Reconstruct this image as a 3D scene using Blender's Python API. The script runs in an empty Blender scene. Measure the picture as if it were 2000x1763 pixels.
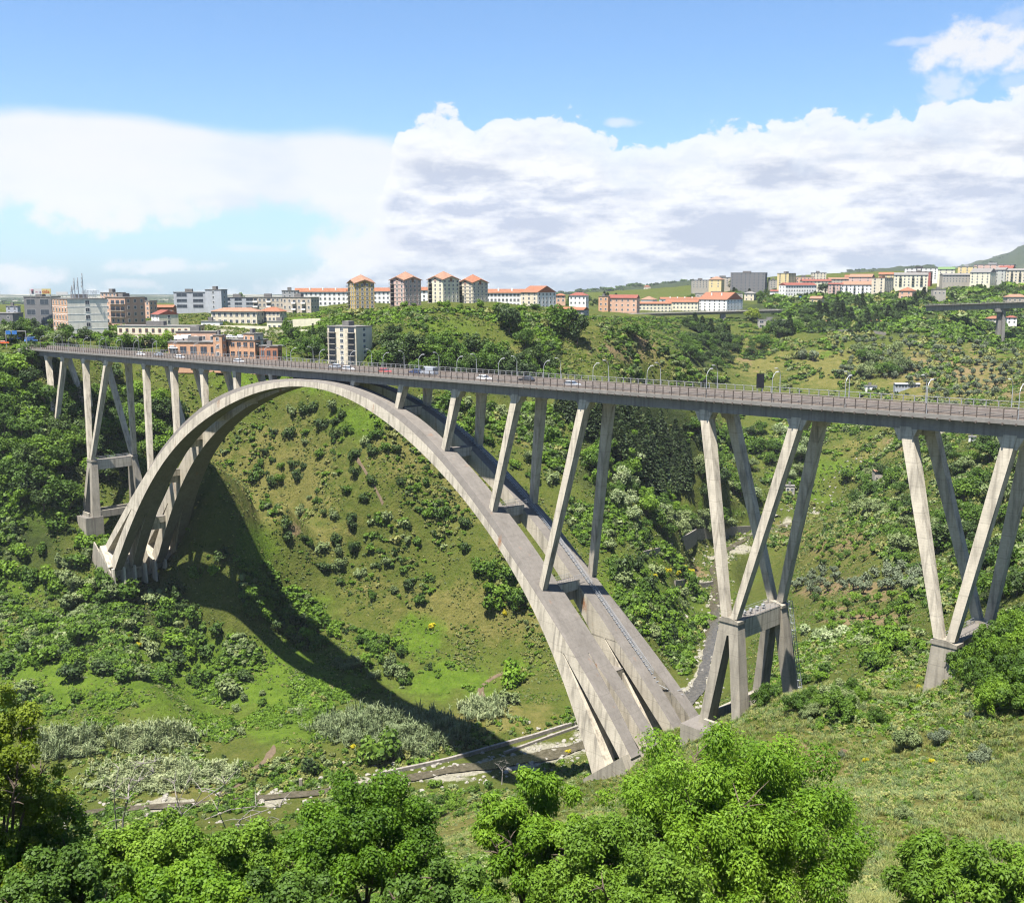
import bpy, bmesh, math, random
import numpy as np
from mathutils import Vector, Matrix

random.seed(7)
RNG = np.random.default_rng(11)
SC = bpy.context.scene
COL = SC.collection

# ------------------------------------------------------------------ helpers
def lin(r, g, b):
    f = lambda c: (c / 255 / 12.92) if c / 255 <= .04045 else ((c / 255 + .055) / 1.055) ** 2.4
    return (f(r), f(g), f(b), 1)

def tag(o, label=None, cat=None, group=None, kind=None):
    if label: o['label'] = label
    if cat: o['category'] = cat
    if group: o['group'] = group
    if kind: o['kind'] = kind
    return o

def link(o, parent=None):
    COL.objects.link(o)
    if parent is not None: o.parent = parent
    return o

def empty(name, loc=(0, 0, 0), rz=0, parent=None):
    o = bpy.data.objects.new(name, None)
    o.empty_display_size = .1
    o.location = loc; o.rotation_euler = (0, 0, rz)
    return link(o, parent)

def np_mesh(name, V, F, mats=(), attrs=None, smooth=False, mi=None):
    """V (n,3); F (m,k) one face size"""
    V = np.asarray(V, np.float32); F = np.asarray(F, np.int32)
    me = bpy.data.meshes.new(name)
    m, k = F.shape
    me.vertices.add(len(V)); me.vertices.foreach_set('co', V.ravel())
    me.loops.add(m * k); me.loops.foreach_set('vertex_index', F.ravel())
    me.polygons.add(m); me.polygons.foreach_set('loop_start', np.arange(0, m * k, k, dtype=np.int32))
    if mi is not None: me.polygons.foreach_set('material_index', np.asarray(mi, np.int32))
    me.update(calc_edges=True)
    if smooth: me.polygons.foreach_set('use_smooth', np.ones(m, bool))
    for mt in mats: me.materials.append(mt)
    for n, a in (attrs or {}).items():
        at = me.attributes.new(n, 'FLOAT', 'POINT'); at.data.foreach_set('value', np.asarray(a, np.float32))
    return me

class MB:
    """collects simple solids; build() links them as one mesh object"""
    def __init__(s): s.v = []; s.f = []; s.m = []
    def quadbox(s, A, B, m=0):
        """prism between quad A and quad B (4 points each, same winding)"""
        n = len(s.v); k = len(A)
        s.v += [tuple(p) for p in A] + [tuple(p) for p in B]
        s.f.append(tuple(n + i for i in range(k))[::-1]); s.f.append(tuple(n + k + i for i in range(k)))
        for i in range(k):
            j = (i + 1) % k
            s.f.append((n + i, n + j, n + k + j, n + k + i))
        s.m += [m] * (2 + k)
        return s
    def box(s, x0, x1, y0, y1, z0, z1, m=0):
        return s.quadbox([(x0, y0, z0), (x1, y0, z0), (x1, y1, z0), (x0, y1, z0)], [(x0, y0, z1), (x1, y0, z1), (x1, y1, z1), (x0, y1, z1)], m)
    def tube(s, pts, r, n=6, m=0):
        pts = [Vector(p) for p in pts]
        if not hasattr(r, '__len__'): r = [r] * len(pts)
        base = len(s.v)
        for i, p in enumerate(pts):
            t = (pts[min(i + 1, len(pts) - 1)] - pts[max(i - 1, 0)]).normalized()
            a = t.cross(Vector((0, 0, 1)) if abs(t.z) < .95 else Vector((1, 0, 0))).normalized(); b = t.cross(a)
            for k in range(n):
                w = 2 * math.pi * k / n
                s.v.append(tuple(p + (a * math.cos(w) + b * math.sin(w)) * r[i]))
        for i in range(len(pts) - 1):
            for k in range(n):
                q = base + i * n; k2 = (k + 1) % n
                s.f.append((q + k, q + k2, q + n + k2, q + n + k)); s.m.append(m)
        s.f.append(tuple(base + k for k in range(n))); s.m.append(m)
        e = base + (len(pts) - 1) * n
        s.f.append(tuple(e + k for k in range(n))[::-1]); s.m.append(m)
        return s
    def face(s, P, m=0):
        n = len(s.v); s.v += [tuple(p) for p in P]; s.f.append(tuple(range(n, n + len(P)))); s.m.append(m); return s
    def mesh(s, name, mats, bevel=0):
        me = bpy.data.meshes.new(name)
        me.from_pydata(s.v, [], s.f)
        bm = bmesh.new(); bm.from_mesh(me)
        bmesh.ops.recalc_face_normals(bm, faces=bm.faces)
        for f, m in zip(bm.faces, s.m): f.material_index = m
        if bevel:
            bmesh.ops.bevel(bm, geom=list(bm.edges), offset=bevel, segments=2, affect='EDGES', clamp_overlap=True)
        bm.to_mesh(me); bm.free()
        for mt in (mats if isinstance(mats, (list, tuple)) else [mats]): me.materials.append(mt)
        return me
    def build(s, name, mats, parent=None, bevel=0):
        return link(bpy.data.objects.new(name, s.mesh(name, mats, bevel)), parent)

# ------------------------------------------------------------------ materials
KA = .50                                   # all surface colours share this level (the picture is exposed for it)
def nmat(name, rough=.8, spec=.3):
    m = bpy.data.materials.new(name); m.use_nodes = True
    nt = m.node_tree; b = nt.nodes['Principled BSDF']
    b.inputs['Roughness'].default_value = rough
    b.inputs['Specular IOR Level'].default_value = spec
    return m, nt, b

def N(nt, t, **kw):
    n = nt.nodes.new(t)
    for k, v in kw.items():
        if k.startswith('i_'):
            k = k[2:]; k = int(k) if k.isdigit() else k.replace('_', ' ')
            n.inputs[k].default_value = v
        else: setattr(n, k, v)
    return n

def L(nt, a, b): nt.links.new(a, b)

def mixc(nt, fac, a, b, bt='MIX'):
    n = N(nt, 'ShaderNodeMix', data_type='RGBA', blend_type=bt)
    for sock, v in ((n.inputs[0], fac), (n.inputs[6], a), (n.inputs[7], b)):
        if hasattr(v, 'is_linked') or hasattr(v, 'links'): L(nt, v, sock)
        else: sock.default_value = v
    return n.outputs[2]

def math_(nt, op, a, b=None, c=None, clamp=False):
    n = N(nt, 'ShaderNodeMath', operation=op, use_clamp=clamp)
    for i, v in enumerate((a, b, c)):
        if v is None: continue
        if hasattr(v, 'links'): L(nt, v, n.inputs[i])
        else: n.inputs[i].default_value = v
    return n.outputs[0]

def mapr(nt, v, a, b, c=0., d=1., smooth=False):
    n = N(nt, 'ShaderNodeMapRange', clamp=True, interpolation_type='SMOOTHSTEP' if smooth else 'LINEAR')
    L(nt, v, n.inputs[0])
    for i, q in enumerate((a, b, c, d)): n.inputs[i + 1].default_value = q
    return n.outputs[0]

def noise(nt, vec, scale, detail=4, rough=.55, dist=0, col=False):
    n = N(nt, 'ShaderNodeTexNoise')
    n.inputs['Scale'].default_value = scale; n.inputs['Detail'].default_value = detail
    n.inputs['Roughness'].default_value = rough; n.inputs['Distortion'].default_value = dist
    if vec is not None: L(nt, vec, n.inputs['Vector'])
    return n.outputs['Color'] if col else n.outputs['Fac']

def scaled(nt, vec, sx, sy, sz):
    n = N(nt, 'ShaderNodeVectorMath', operation='MULTIPLY'); L(nt, vec, n.inputs[0]); n.inputs[1].default_value = (sx, sy, sz)
    return n.outputs[0]

def bump(nt, h, b, strength=.5, dist=.1):
    n = N(nt, 'ShaderNodeBump'); n.inputs['Strength'].default_value = strength; n.inputs['Distance'].default_value = dist
    L(nt, h, n.inputs['Height']); L(nt, n.outputs[0], b.inputs['Normal'])

def plain(name, col, rough=.7, var=.12, scale=1.5, metal=0, spec=.3, dirt=0):
    col = tuple(x * KA for x in col[:3]) + (1,)
    m, nt, b = nmat(name, rough, spec)
    g = N(nt, 'ShaderNodeNewGeometry').outputs['Position']
    f = noise(nt, g, scale, 5)
    c = mixc(nt, mapr(nt, f, .3, .7), tuple(x * (1 - var) for x in col[:3]) + (1,), tuple(min(1, x * (1 + var)) for x in col[:3]) + (1,))
    if dirt:
        s = noise(nt, scaled(nt, g, .8, .8, .12), 1.2, 4)
        c = mixc(nt, math_(nt, 'MULTIPLY', mapr(nt, s, .5, .75), dirt), c, tuple(x * .55 for x in col[:3]) + (1,))
    L(nt, c, b.inputs['Base Color']); b.inputs['Metallic'].default_value = metal
    return m

def concrete(name, base=(.84, .76, .615), rust=.25, dark=.6):
    """board-marked, rain-streaked structural concrete"""
    base = tuple(x * KA for x in base)
    m, nt, b = nmat(name, .88, .2)
    tc = N(nt, 'ShaderNodeTexCoord').outputs['Object']
    f1 = noise(nt, tc, .25, 6, .6); f2 = noise(nt, tc, 2.2, 5, .6)
    c = mixc(nt, mapr(nt, f1, .3, .72), tuple(x * .80 for x in base) + (1,), tuple(x * 1.12 for x in base) + (1,))
    c = mixc(nt, math_(nt, 'MULTIPLY', mapr(nt, f2, .42, .72), .5), c, (base[0] * .72, base[1] * .72, base[2] * .72, 1))
    st = noise(nt, scaled(nt, tc, 1.1, 1.1, .05), 1.0, 5, .6)      # rain streaks
    c = mixc(nt, math_(nt, 'MULTIPLY', mapr(nt, st, .47, .70), dark), c, (.052, .046, .040, 1))
    # pour joints every few metres, and board lines
    sep = N(nt, 'ShaderNodeSeparateXYZ'); L(nt, tc, sep.inputs[0])
    zz = math_(nt, 'ADD', sep.outputs[2], math_(nt, 'MULTIPLY', f1, .8))
    j = math_(nt, 'ABSOLUTE', math_(nt, 'SUBTRACT', math_(nt, 'FRACT', math_(nt, 'MULTIPLY', zz, .24)), .5))
    c = mixc(nt, math_(nt, 'MULTIPLY', mapr(nt, j, .006, .02, 1, 0), .3), c, (.07, .063, .054, 1))
    bl = math_(nt, 'FRACT', math_(nt, 'MULTIPLY', sep.outputs[2], 2.2))
    c = mixc(nt, math_(nt, 'MULTIPLY', mapr(nt, bl, .0, .18, 1, 0), .22), c, (.095, .085, .074, 1))
    if rust:
        r1 = noise(nt, scaled(nt, tc, 1, 1, .22), .33, 3, .5)
        r2 = noise(nt, tc, 3, 4, .7)
        c = mixc(nt, math_(nt, 'MULTIPLY', mapr(nt, math_(nt, 'ADD', r1, math_(nt, 'MULTIPLY', r2, .15)), .74, .82), rust), c, (.20, .082, .03, 1))
    L(nt, c, b.inputs['Base Color'])
    bump(nt, f2, b, .25, .05)
    return m

M = {}
M['concrete'] = concrete('concrete')
M['concrete_rib'] = concrete('concrete_rib', (.80, .725, .59), rust=.95, dark=.6)
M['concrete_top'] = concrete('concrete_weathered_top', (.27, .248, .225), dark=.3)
M['concrete_shaded'] = concrete('concrete_shaded_underside', (.26, .23, .165), dark=.5)  # darker base puts the underside's shade, and some weathering, into the colour
M['concrete_deck'] = concrete('concrete_deck', (.42, .40, .37), dark=.45)
M['concrete_pale'] = concrete('concrete_pale', (.52, .475, .39), dark=.5)
M['kerb'] = plain('kerb', (.34, .32, .295, 1), .85, .15, .6, dirt=.4)
M['barrier'] = plain('barrier', (.40, .34, .30, 1), .8, .15, .8, dirt=.3)
M['asphalt'] = plain('asphalt', (.075, .072, .07, 1), .9, .2, .5)
M['rust_post'] = plain('rust_post', (.17, .135, .115, 1), .7, .3, 3)
M['grey_post'] = plain('grey_post', (.50, .50, .50, 1), .5, .1, 3)
M['galv'] = plain('galv', (.48, .52, .57, 1), .45, .12, 4, metal=.3)
M['lamp_metal'] = plain('lamp_metal', (.62, .64, .66, 1), .4, .08, 3, metal=.2)
M['white'] = plain('white', (.8, .8, .8, 1), .5, .04, 2)
M['dark'] = plain('dark', (.02, .022, .03, 1), .5, .2, 2)
M['rubber'] = plain('rubber', (.02, .02, .02, 1), .8, .2, 4)
M['bark'] = plain('bark', (.16, .12, .09, 1), .9, .35, 6)
M['deadwood'] = plain('deadwood', (.34, .31, .28, 1), .85, .25, 8)
M['soil'] = plain('soil', (.17, .125, .08, 1), .95, .25, .9)
M['gravel'] = plain('gravel', (.38, .36, .31, 1), .95, .35, 1.6)
M['stonewall'] = plain('stonewall', (.36, .33, .29, 1), .95, .35, 1.2)
def glass():
    m, nt, b = nmat('window_glass', .12, .6)
    b.inputs['Base Color'].default_value = (.035, .045, .06, 1)
    return m
M['glass'] = glass()
def water():
    m, nt, b = nmat('river_water', .07, .6)
    g = N(nt, 'ShaderNodeNewGeometry').outputs['Position']
    n = noise(nt, g, .7, 4)
    c = mixc(nt, mapr(nt, n, .35, .7), (.045, .040, .028, 1), (.085, .075, .055, 1)); L(nt, c, b.inputs['Base Color'])
    bump(nt, noise(nt, g, 2.5, 4), b, .25, .1)
    return m
M['water'] = water()

LEAFK = 1.95
def leaf(name, c0, c1, c2, trans=.35, rough=.6, patch=.12, bk=.62):
    """foliage: each leaf carries its own 'tone'; plants differ from each other, light passes through"""
    c0, c1, c2 = [tuple(min(.9, x * KA * LEAFK * k) for x, k in zip(c, (1.04, 1.06, bk))) for c in (c0, c1, c2)]
    m = bpy.data.materials.new(name); m.use_nodes = True; nt = m.node_tree; nt.nodes.clear()
    out = N(nt, 'ShaderNodeOutputMaterial')
    at = N(nt, 'ShaderNodeAttribute', attribute_name='tone').outputs['Fac']
    rnd = N(nt, 'ShaderNodeObjectInfo').outputs['Random']
    g = N(nt, 'ShaderNodeNewGeometry').outputs['Position']
    pn = noise(nt, g, patch, 3)
    t = math_(nt, 'ADD', math_(nt, 'MULTIPLY', at, .55), math_(nt, 'ADD', math_(nt, 'MULTIPLY', rnd, .35), math_(nt, 'MULTIPLY', math_(nt, 'SUBTRACT', pn, .5), .7)))
    r = N(nt, 'ShaderNodeValToRGB'); L(nt, t, r.inputs[0])
    e = r.color_ramp.elements
    e[0].position = .1; e[0].color = tuple(c0) + (1,); e[1].position = .9; e[1].color = tuple(c2) + (1,)
    q = e.new(.48); q.color = tuple(c1) + (1,)
    d = N(nt, 'ShaderNodeBsdfPrincipled'); d.inputs['Roughness'].default_value = rough; d.inputs['Specular IOR Level'].default_value = .25
    L(nt, r.outputs[0], d.inputs['Base Color'])
    tr = N(nt, 'ShaderNodeBsdfTranslucent')
    tc = mixc(nt, 1., r.outputs[0], (1.25, 1.2, .55, 1), 'MULTIPLY'); L(nt, tc, tr.inputs[0])
    mx = N(nt, 'ShaderNodeMixShader'); mx.inputs[0].default_value = trans
    L(nt, d.outputs[0], mx.inputs[1]); L(nt, tr.outputs[0], mx.inputs[2]); L(nt, mx.outputs[0], out.inputs[0])
    return m
M['l_green'] = leaf('leaf_green', (.030, .062, .014), (.060, .115, .022), (.115, .185, .035))
M['l_dark'] = leaf('leaf_dark', (.018, .036, .014), (.034, .062, .020), (.065, .10, .032), .2)
M['l_lush'] = leaf('leaf_lush', (.055, .105, .014), (.095, .17, .022), (.16, .25, .04))
M['l_bright'] = leaf('leaf_bright', (.034, .078, .008), (.080, .160, .014), (.165, .27, .034), .42)
M['l_yellow'] = leaf('leaf_yellow', (.075, .115, .012), (.135, .18, .022), (.24, .28, .045), .45)
M['l_olive'] = leaf('leaf_olive', (.065, .085, .055), (.105, .13, .082), (.18, .21, .14), .15, bk=.95)
M['l_sage'] = leaf('leaf_sage', (.065, .095, .042), (.115, .15, .068), (.20, .235, .125), .2, bk=.85)
M['l_cane'] = leaf('leaf_cane', (.09, .12, .06), (.165, .20, .11), (.30, .325, .20), .25, bk=.95)
M['l_dry'] = leaf('leaf_dry', (.11, .13, .04), (.175, .185, .07), (.27, .255, .12), .25, bk=.85)
M['l_conifer'] = leaf('leaf_conifer', (.014, .026, .013), (.026, .046, .02), (.05, .075, .035), .1)
M['l_broom'] = leaf('leaf_broom', (.24, .21, .01), (.38, .33, .015), (.50, .43, .04), .3)
M['l_bloom'] = leaf('leaf_bloom', (.08, .12, .04), (.20, .25, .13), (.38, .40, .29), .25, bk=.95)
# ------------------------------------------------------------------ camera and light
CAMH, PITCH, FPX = 27.78, .15624, 2100.0
cam = bpy.data.cameras.new('camera'); camo = link(bpy.data.objects.new('camera', cam))
camo.location = (0, 0, CAMH); camo.rotation_euler = (math.pi / 2 - PITCH, 0, 0)
cam.sensor_fit = 'HORIZONTAL'; cam.sensor_width = 36; cam.lens = FPX / 2000 * 36
cam.clip_start = .5; cam.clip_end = 30000
SC.camera = camo

SUN_EL = math.radians(70.5)
SUN_H = (-.53, -.848)                       # horizontal direction towards the sun
_n = math.hypot(*SUN_H); SUN_H = (SUN_H[0] / _n, SUN_H[1] / _n)
sun_dir = Vector((SUN_H[0] * math.cos(SUN_EL), SUN_H[1] * math.cos(SUN_EL), math.sin(SUN_EL)))
sl = bpy.data.lights.new('sun', 'SUN'); sl.energy = 5.0; sl.angle = math.radians(.53); sl.color = (1, .94, .85)
so = link(bpy.data.objects.new('sun', sl)); so.rotation_euler = (-sun_dir).to_track_quat('-Z', 'Y').to_euler()
so.location = (0, 0, 400)

CP, SP = math.cos(PITCH), math.sin(PITCH)
def project(X, Y, Z):
    z = Z - CAMH
    dep = Y * CP - z * SP; up = z * CP + Y * SP
    dep = np.maximum(dep, 1e-3)
    return 1000 + FPX * X / dep, 881.5 - FPX * up / dep
def ray(u, v):
    a = (u - 1000) / FPX; b = -(v - 881.5) / FPX
    return a, CP + b * SP, b * CP - SP
def at_z(u, v, z):
    a, b, c = ray(u, v); t = (z - CAMH) / c
    return a * t, b * t, z
def at_Y(u, v, Y):
    a, b, c = ray(u, v); t = Y / b
    return a * t, Y, CAMH + c * t

# the bridge frame: x along the deck, y across (far side +), z up from the girder soffit at the crown
AL, R0, F0 = .76851, -55.951, 316.0
SA, CA = math.sin(AL), math.cos(AL)
BR_M = Matrix(((SA, CA, 0, R0), (-CA, SA, 0, F0), (0, 0, 1, 0), (0, 0, 0, 1)))
def b2w(x, y, z): return (R0 + x * SA + y * CA, F0 - x * CA + y * SA, z)

# ------------------------------------------------------------------ terrain: one sheet to the horizon
def P(u, v, z): return at_z(u, v, z)
def Q(u, v, Y): return at_Y(u, v, Y)
def W(s, Y, z): return (s * Y, Y, z)
CT = []
# bank under the camera
for s in (-1.1, -.6, -.25, 0, .25, .6, 1.1): CT += [W(s, 3.7, 22), W(s, 8, 17.5), W(s, 20, 9), W(s, 45, -9), W(s, 65, -21)]
for s in (-1.0, -.5, -.3, -.15): CT += [W(s, 120, -52), W(s, 190, -84), W(s, 245, -108)]
CT += [W(0, 120, -47), W(0, 170, -69), W(-.05, 215, -90), W(.12, 120, -41), W(.12, 170, -62), W(.1, 205, -77)]
# near spur on the right, with the V piers
CT += [W(.38, 85, -25.5), W(.3, 92, -28), W(.6, 100, -25), W(1.0, 120, -20), P(1900, 1500, -33.5), P(1600, 1480, -43), P(1750, 1600, -32), P(1500, 1560, -43),
       P(1900, 1300, -34.5), P(1980, 1200, -29), P(1650, 1330, -47), b2w(191, -10, -41), b2w(191, 10, -42), b2w(150, -13, -60), b2w(150, 14, -63),
       b2w(122, -14, -78), b2w(122, 0, -76), b2w(122, 14, -77), W(.75, 170, -18), W(1.1, 200, -10), W(.7, 215, -34), W(.48, 225, -50),
       b2w(170, 24, -60), b2w(205, 24, -48)]
# river bed and valley floor
CT += [P(100, 1590, -116), P(-300, 1640, -117), P(500, 1555, -116), P(900, 1500, -116), P(1060, 1475, -115), P(1360, 1370, -115), P(1385, 1290, -114),
       P(1385, 1180, -112), P(1400, 1070, -110), P(1500, 1035, -109), P(1600, 1005, -108)]
CT += [P(300, 1450, -110), P(100, 1450, -109), P(300, 1350, -106), P(550, 1440, -111), P(750, 1420, -112), P(950, 1400, -112), P(-200, 1450, -106)]
# far bank: from the left arch foot round the grassy spur
CT += [b2w(-126, -14, -83), b2w(-126, 14, -80), b2w(-150, -13, -68), b2w(-150, 13, -66), b2w(-188, -9, -29.5), b2w(-188, 9, -28.5), b2w(-222, -6, -3), b2w(-222, 8, -2), b2w(-205, 0, -14),
       P(400, 1250, -105), P(150, 1250, -98), P(50, 1100, -79), P(50, 900, -42), P(-250, 1100, -78), P(-250, 850, -36), P(-60, 720, -9),
       P(400, 1000, -63), P(400, 850, -30), P(480, 790, -20),
       P(700, 1250, -106), P(700, 1120, -90), P(700, 1000, -66), P(700, 900, -44), P(690, 800, -27), Q(700, 720, 470),
       P(1000, 1350, -110.5), P(1000, 1240, -106), P(1000, 1100, -81), P(1000, 1000, -65), P(1000, 900, -48), P(1000, 800, -30), P(1000, 700, -9), Q(1000, 625, 556),
       P(850, 1000, -66), P(850, 1150, -93), P(550, 1100, -88), P(550, 900, -43),
       Q(820, 690, 488), Q(820, 620, 535), Q(870, 597, 560), Q(720, 640, 505), Q(950, 604, 570)]
# plateau on the left
CT += [Q(30, 678, 492), Q(150, 662, 560), Q(300, 668, 540), Q(450, 694, 505), Q(560, 700, 500), Q(640, 712, 520), Q(600, 640, 590), Q(500, 632, 610), Q(400, 620, 640),
       Q(250, 635, 640), Q(700, 610, 600), Q(-200, 660, 560), Q(-400, 650, 600), Q(0, 640, 700), Q(300, 610, 800), Q(550, 606, 760), Q(800, 597, 640), Q(1000, 596, 660), Q(1080, 604, 640),
       W(-.5, 1100, 2), W(-.25, 1200, 4), W(-.05, 1000, 8), W(.03, 900, 6), W(-.9, 900, 0)]
# right flank of the spur, the side valley and the slope behind the bridge
CT += [P(1250, 1180, -97), P(1250, 1100, -87), P(1230, 980, -70), P(1280, 880, -56), P(1250, 800, -35), P(1250, 740, -24), Q(1240, 680, 585), Q(1190, 630, 640), Q(1120, 625, 610),
       Q(1340, 690, 620), Q(1390, 735, 600), W(.19, 690, -45), W(.17, 740, -28), W(.12, 740, -6), Q(1300, 640, 860), Q(1200, 617, 900),
       P(1300, 1000, -94), P(1340, 900, -78), W(.215, 640, -66)]
# upstream valley
CT += [P(1400, 1000, -104.5), P(1560, 1000, -104), P(1450, 950, -97), P(1400, 880, -83), P(1600, 900, -83), P(1600, 845, -72), P(1500, 830, -66), P(1500, 790, -57), P(1800, 845, -60), P(1900, 870, -52), P(1700, 950, -86)]
CT += [P(1600, 1050, -100), P(1650, 1120, -95), P(1700, 1190, -88), P(1600, 1200, -93), P(1520, 1290, -96), P(1800, 1120, -80), P(1900, 1000, -62), P(1950, 1080, -60), P(2100, 1000, -40), P(2300, 950, -20), W(1.0, 400, 0)]
# olive hill and town hill
CT += [Q(1450, 720, 830), Q(1550, 700, 840), Q(1500, 650, 930), Q(1600, 640, 930), Q(1700, 640, 920), Q(1800, 700, 800), Q(1900, 760, 720), Q(1980, 700, 790), Q(1962, 684, 890), Q(2040, 684, 890), Q(1900, 655, 880), Q(1750, 760, 745), Q(1640, 770, 760),
       Q(1430, 655, 900), Q(1400, 620, 1020), Q(1500, 600, 1120), Q(1300, 606, 1130), Q(1350, 585, 1350), Q(1450, 575, 1400), Q(1600, 583, 1220), Q(1700, 583, 1220), Q(1750, 585, 1150), Q(1850, 560, 1260), Q(1950, 555, 1260),
       Q(1850, 600, 1080), Q(1950, 640, 1000), Q(1800, 620, 980), Q(1650, 610, 1040), W(.42, 1500, 40), W(.25, 1600, 34), W(.6, 1300, 30), W(.9, 1200, 25), W(.8, 800, 0), W(.1, 1500, 6), W(-.02, 1700, 5), W(-.4, 1800, -8)]
CT += [P(372, 1010, -70), P(430, 1070, -81), P(500, 1150, -95), P(560, 1190, -100), P(640, 1235, -104), P(780, 1345, -115)]
CT = np.array(CT)
CT0 = CT.copy(); _lo = CT[:, 2] < -104.9                      # the valley floor proper lies five metres lower
for _i in np.nonzero(_lo)[0]:
    _u, _v = project(*CT[_i]); CT[_i] = at_z(_u, _v, CT[_i][2] - 4.5 * min(1, (-104.9 - CT[_i][2]) / 4))
# thin-plate spline over (bearing, log distance)
def pq(X, Y): return np.stack([X / Y * 2.2, np.log(Y) * 1.6], -1)
CPQ = pq(CT[:, 0], CT[:, 1])
def tps_k(A, B):
    d2 = ((A[:, None, :] - B[None, :, :]) ** 2).sum(-1)
    return d2 * np.log(d2 + 1e-9)
_n = len(CT); _K = tps_k(CPQ, CPQ) + np.eye(_n) * .004
_Pm = np.concatenate([np.ones((_n, 1)), CPQ], 1)
_A = np.block([[_K, _Pm], [_Pm.T, np.zeros((3, 3))]])
_w = np.linalg.solve(_A, np.concatenate([CT[:, 2], np.zeros(3)]))

_perm = RNG.permutation(512); _grad = RNG.normal(size=(512, 2)); _grad /= np.linalg.norm(_grad, axis=1)[:, None]
def perlin(x, y):
    xi = np.floor(x).astype(int); yi = np.floor(y).astype(int); fx = x - xi; fy = y - yi
    def g(i, j):
        h = _perm[(_perm[(xi + i) % 512] + yi + j) % 512]; G = _grad[h]
        return G[..., 0] * (fx - i) + G[..., 1] * (fy - j)
    s = lambda t: t * t * t * (t * (t * 6 - 15) + 10)
    u, v = s(fx), s(fy)
    return ((g(0, 0) * (1 - u) + g(1, 0) * u) * (1 - v) + (g(0, 1) * (1 - u) + g(1, 1) * u) * v) * 1.4
def fbm(x, y, o=4):
    r = 0; a = 1
    for k in range(o): r = r + a * perlin(x * 2 ** k + 17.3 * k, y * 2 ** k - 9.1 * k); a *= .5
    return r

# far ridges: skyline bearing -> height, each with its own distance
def skyline(pts, Y):
    s = [(u - 1000) / FPX / CP for u, v in pts]; z = [at_Y(u, v, Y)[2] for u, v in pts]
    return np.array(s), np.array(z)
RIDGES = [(skyline([(-1500, 585), (-400, 592), (0, 594), (30, 590), (60, 596), (200, 604), (500, 606), (1000, 590), (1090, 574), (1150, 567), (1200, 561), (1250, 556), (1300, 553), (1345, 549), (1400, 556), (1520, 562), (1600, 575), (2600, 600)], 3600), 3600, 700),
          (skyline([(-1500, 640), (1400, 600), (1560, 556), (1600, 543), (1650, 529), (1700, 525), (1740, 521), (1790, 517), (1830, 527), (1900, 545), (2600, 560)], 4600), 4600, 800),
          (skyline([(-1500, 660), (1700, 570), (1800, 532), (1850, 519), (1895, 508), (1930, 497), (1960, 484), (2000, 467), (2080, 440), (2200, 400), (2600, 330)], 6200), 6200, 1100)]
RIVER_PX = [(-400, 1650), (-150, 1615), (60, 1593), (200, 1583), (400, 1568), (600, 1550), (760, 1527), (850, 1508), (960, 1492), (1060, 1476), (1160, 1450), (1260, 1412), (1340, 1378), (1366, 1340), (1382, 1285), (1392, 1230), (1400, 1170), (1395, 1110), (1410, 1078), (1460, 1050), (1540, 1022), (1620, 1002), (1700, 985)]
_rz = np.interp([q[0] for q in RIVER_PX], [-400, 1060, 1360, 1400, 1700], [-121, -120, -119, -115, -110])
RIVER = np.array([at_z(u, v, z) for (u, v), z in zip(RIVER_PX, _rz)])
_t = np.linspace(0, len(RIVER) - 1, 400)
RIVER = np.stack([np.interp(_t, np.arange(len(RIVER)), RIVER[:, i]) for i in range(3)], 1)
for _ in range(6): RIVER[1:-1] = (RIVER[:-2] + 2 * RIVER[1:-1] + RIVER[2:]) / 4

def height(X, Y):
    sh = X.shape; X = X.ravel().astype(float); Y = np.maximum(Y.ravel().astype(float), 3.5)
    z = np.empty_like(X)
    for i in range(0, len(X), 40000):
        A = pq(X[i:i + 40000], Y[i:i + 40000])
        z[i:i + 40000] = tps_k(A, CPQ) @ _w[:_n] + _w[_n] + A @ _w[_n + 1:]
    lo = np.clip((Y - 25) / 60, 0, 1)
    d = fbm(X / 70, Y / 70, 3) * 3.0 + fbm(X / 17 + 5, Y / 17, 3) * 1.0
    flat = np.clip((z + 108) / 14, .12, 1) * np.clip((np.abs(z - 4) + 2) / 10, .35, 1)
    z = z + d * lo * flat
    # far ground and ridges
    far = np.clip((Y - 1600) / 900, 0, 1); far = far * far * (3 - 2 * far)
    s = X / Y
    zf = -60. - .034 * np.maximum(Y - 2500, 0)
    for (rs, rz), RY, wd in RIDGES:
        top = np.interp(s, rs, rz) + fbm(s * 60 + RY, Y / 900, 4) * 9 * (RY / 4600)
        k = np.clip((Y - RY) / wd, -1.6, 1.6)
        prof = np.exp(-k * k * 1.6) + (.35 * fbm(X / 420, Y / 420, 4) * np.exp(-k * k) * np.clip(-k, 0, 1))
        zf = np.maximum(zf, -70 + (top + 70) * prof)
    z = z * (1 - far) + zf * far
    # the river has cut a shallow bed
    m = (Y < 620) & (z < -85)
    if m.any():
        xm, ym = X[m], Y[m]; best = np.full(xm.shape, 1e9); bz = np.zeros_like(xm)
        for k in range(0, len(RIVER), 3):
            dd = (xm - RIVER[k, 0]) ** 2 + (ym - RIVER[k, 1]) ** 2
            q = dd < best; best[q] = dd[q]; bz[q] = RIVER[k, 2]
        w = np.clip(1 - (np.sqrt(best) - 7) / 13, 0, 1); w = w * w * (3 - 2 * w)
        z[m] = z[m] * (1 - w) + (bz - .3) * w
    return z.reshape(sh)

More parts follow.
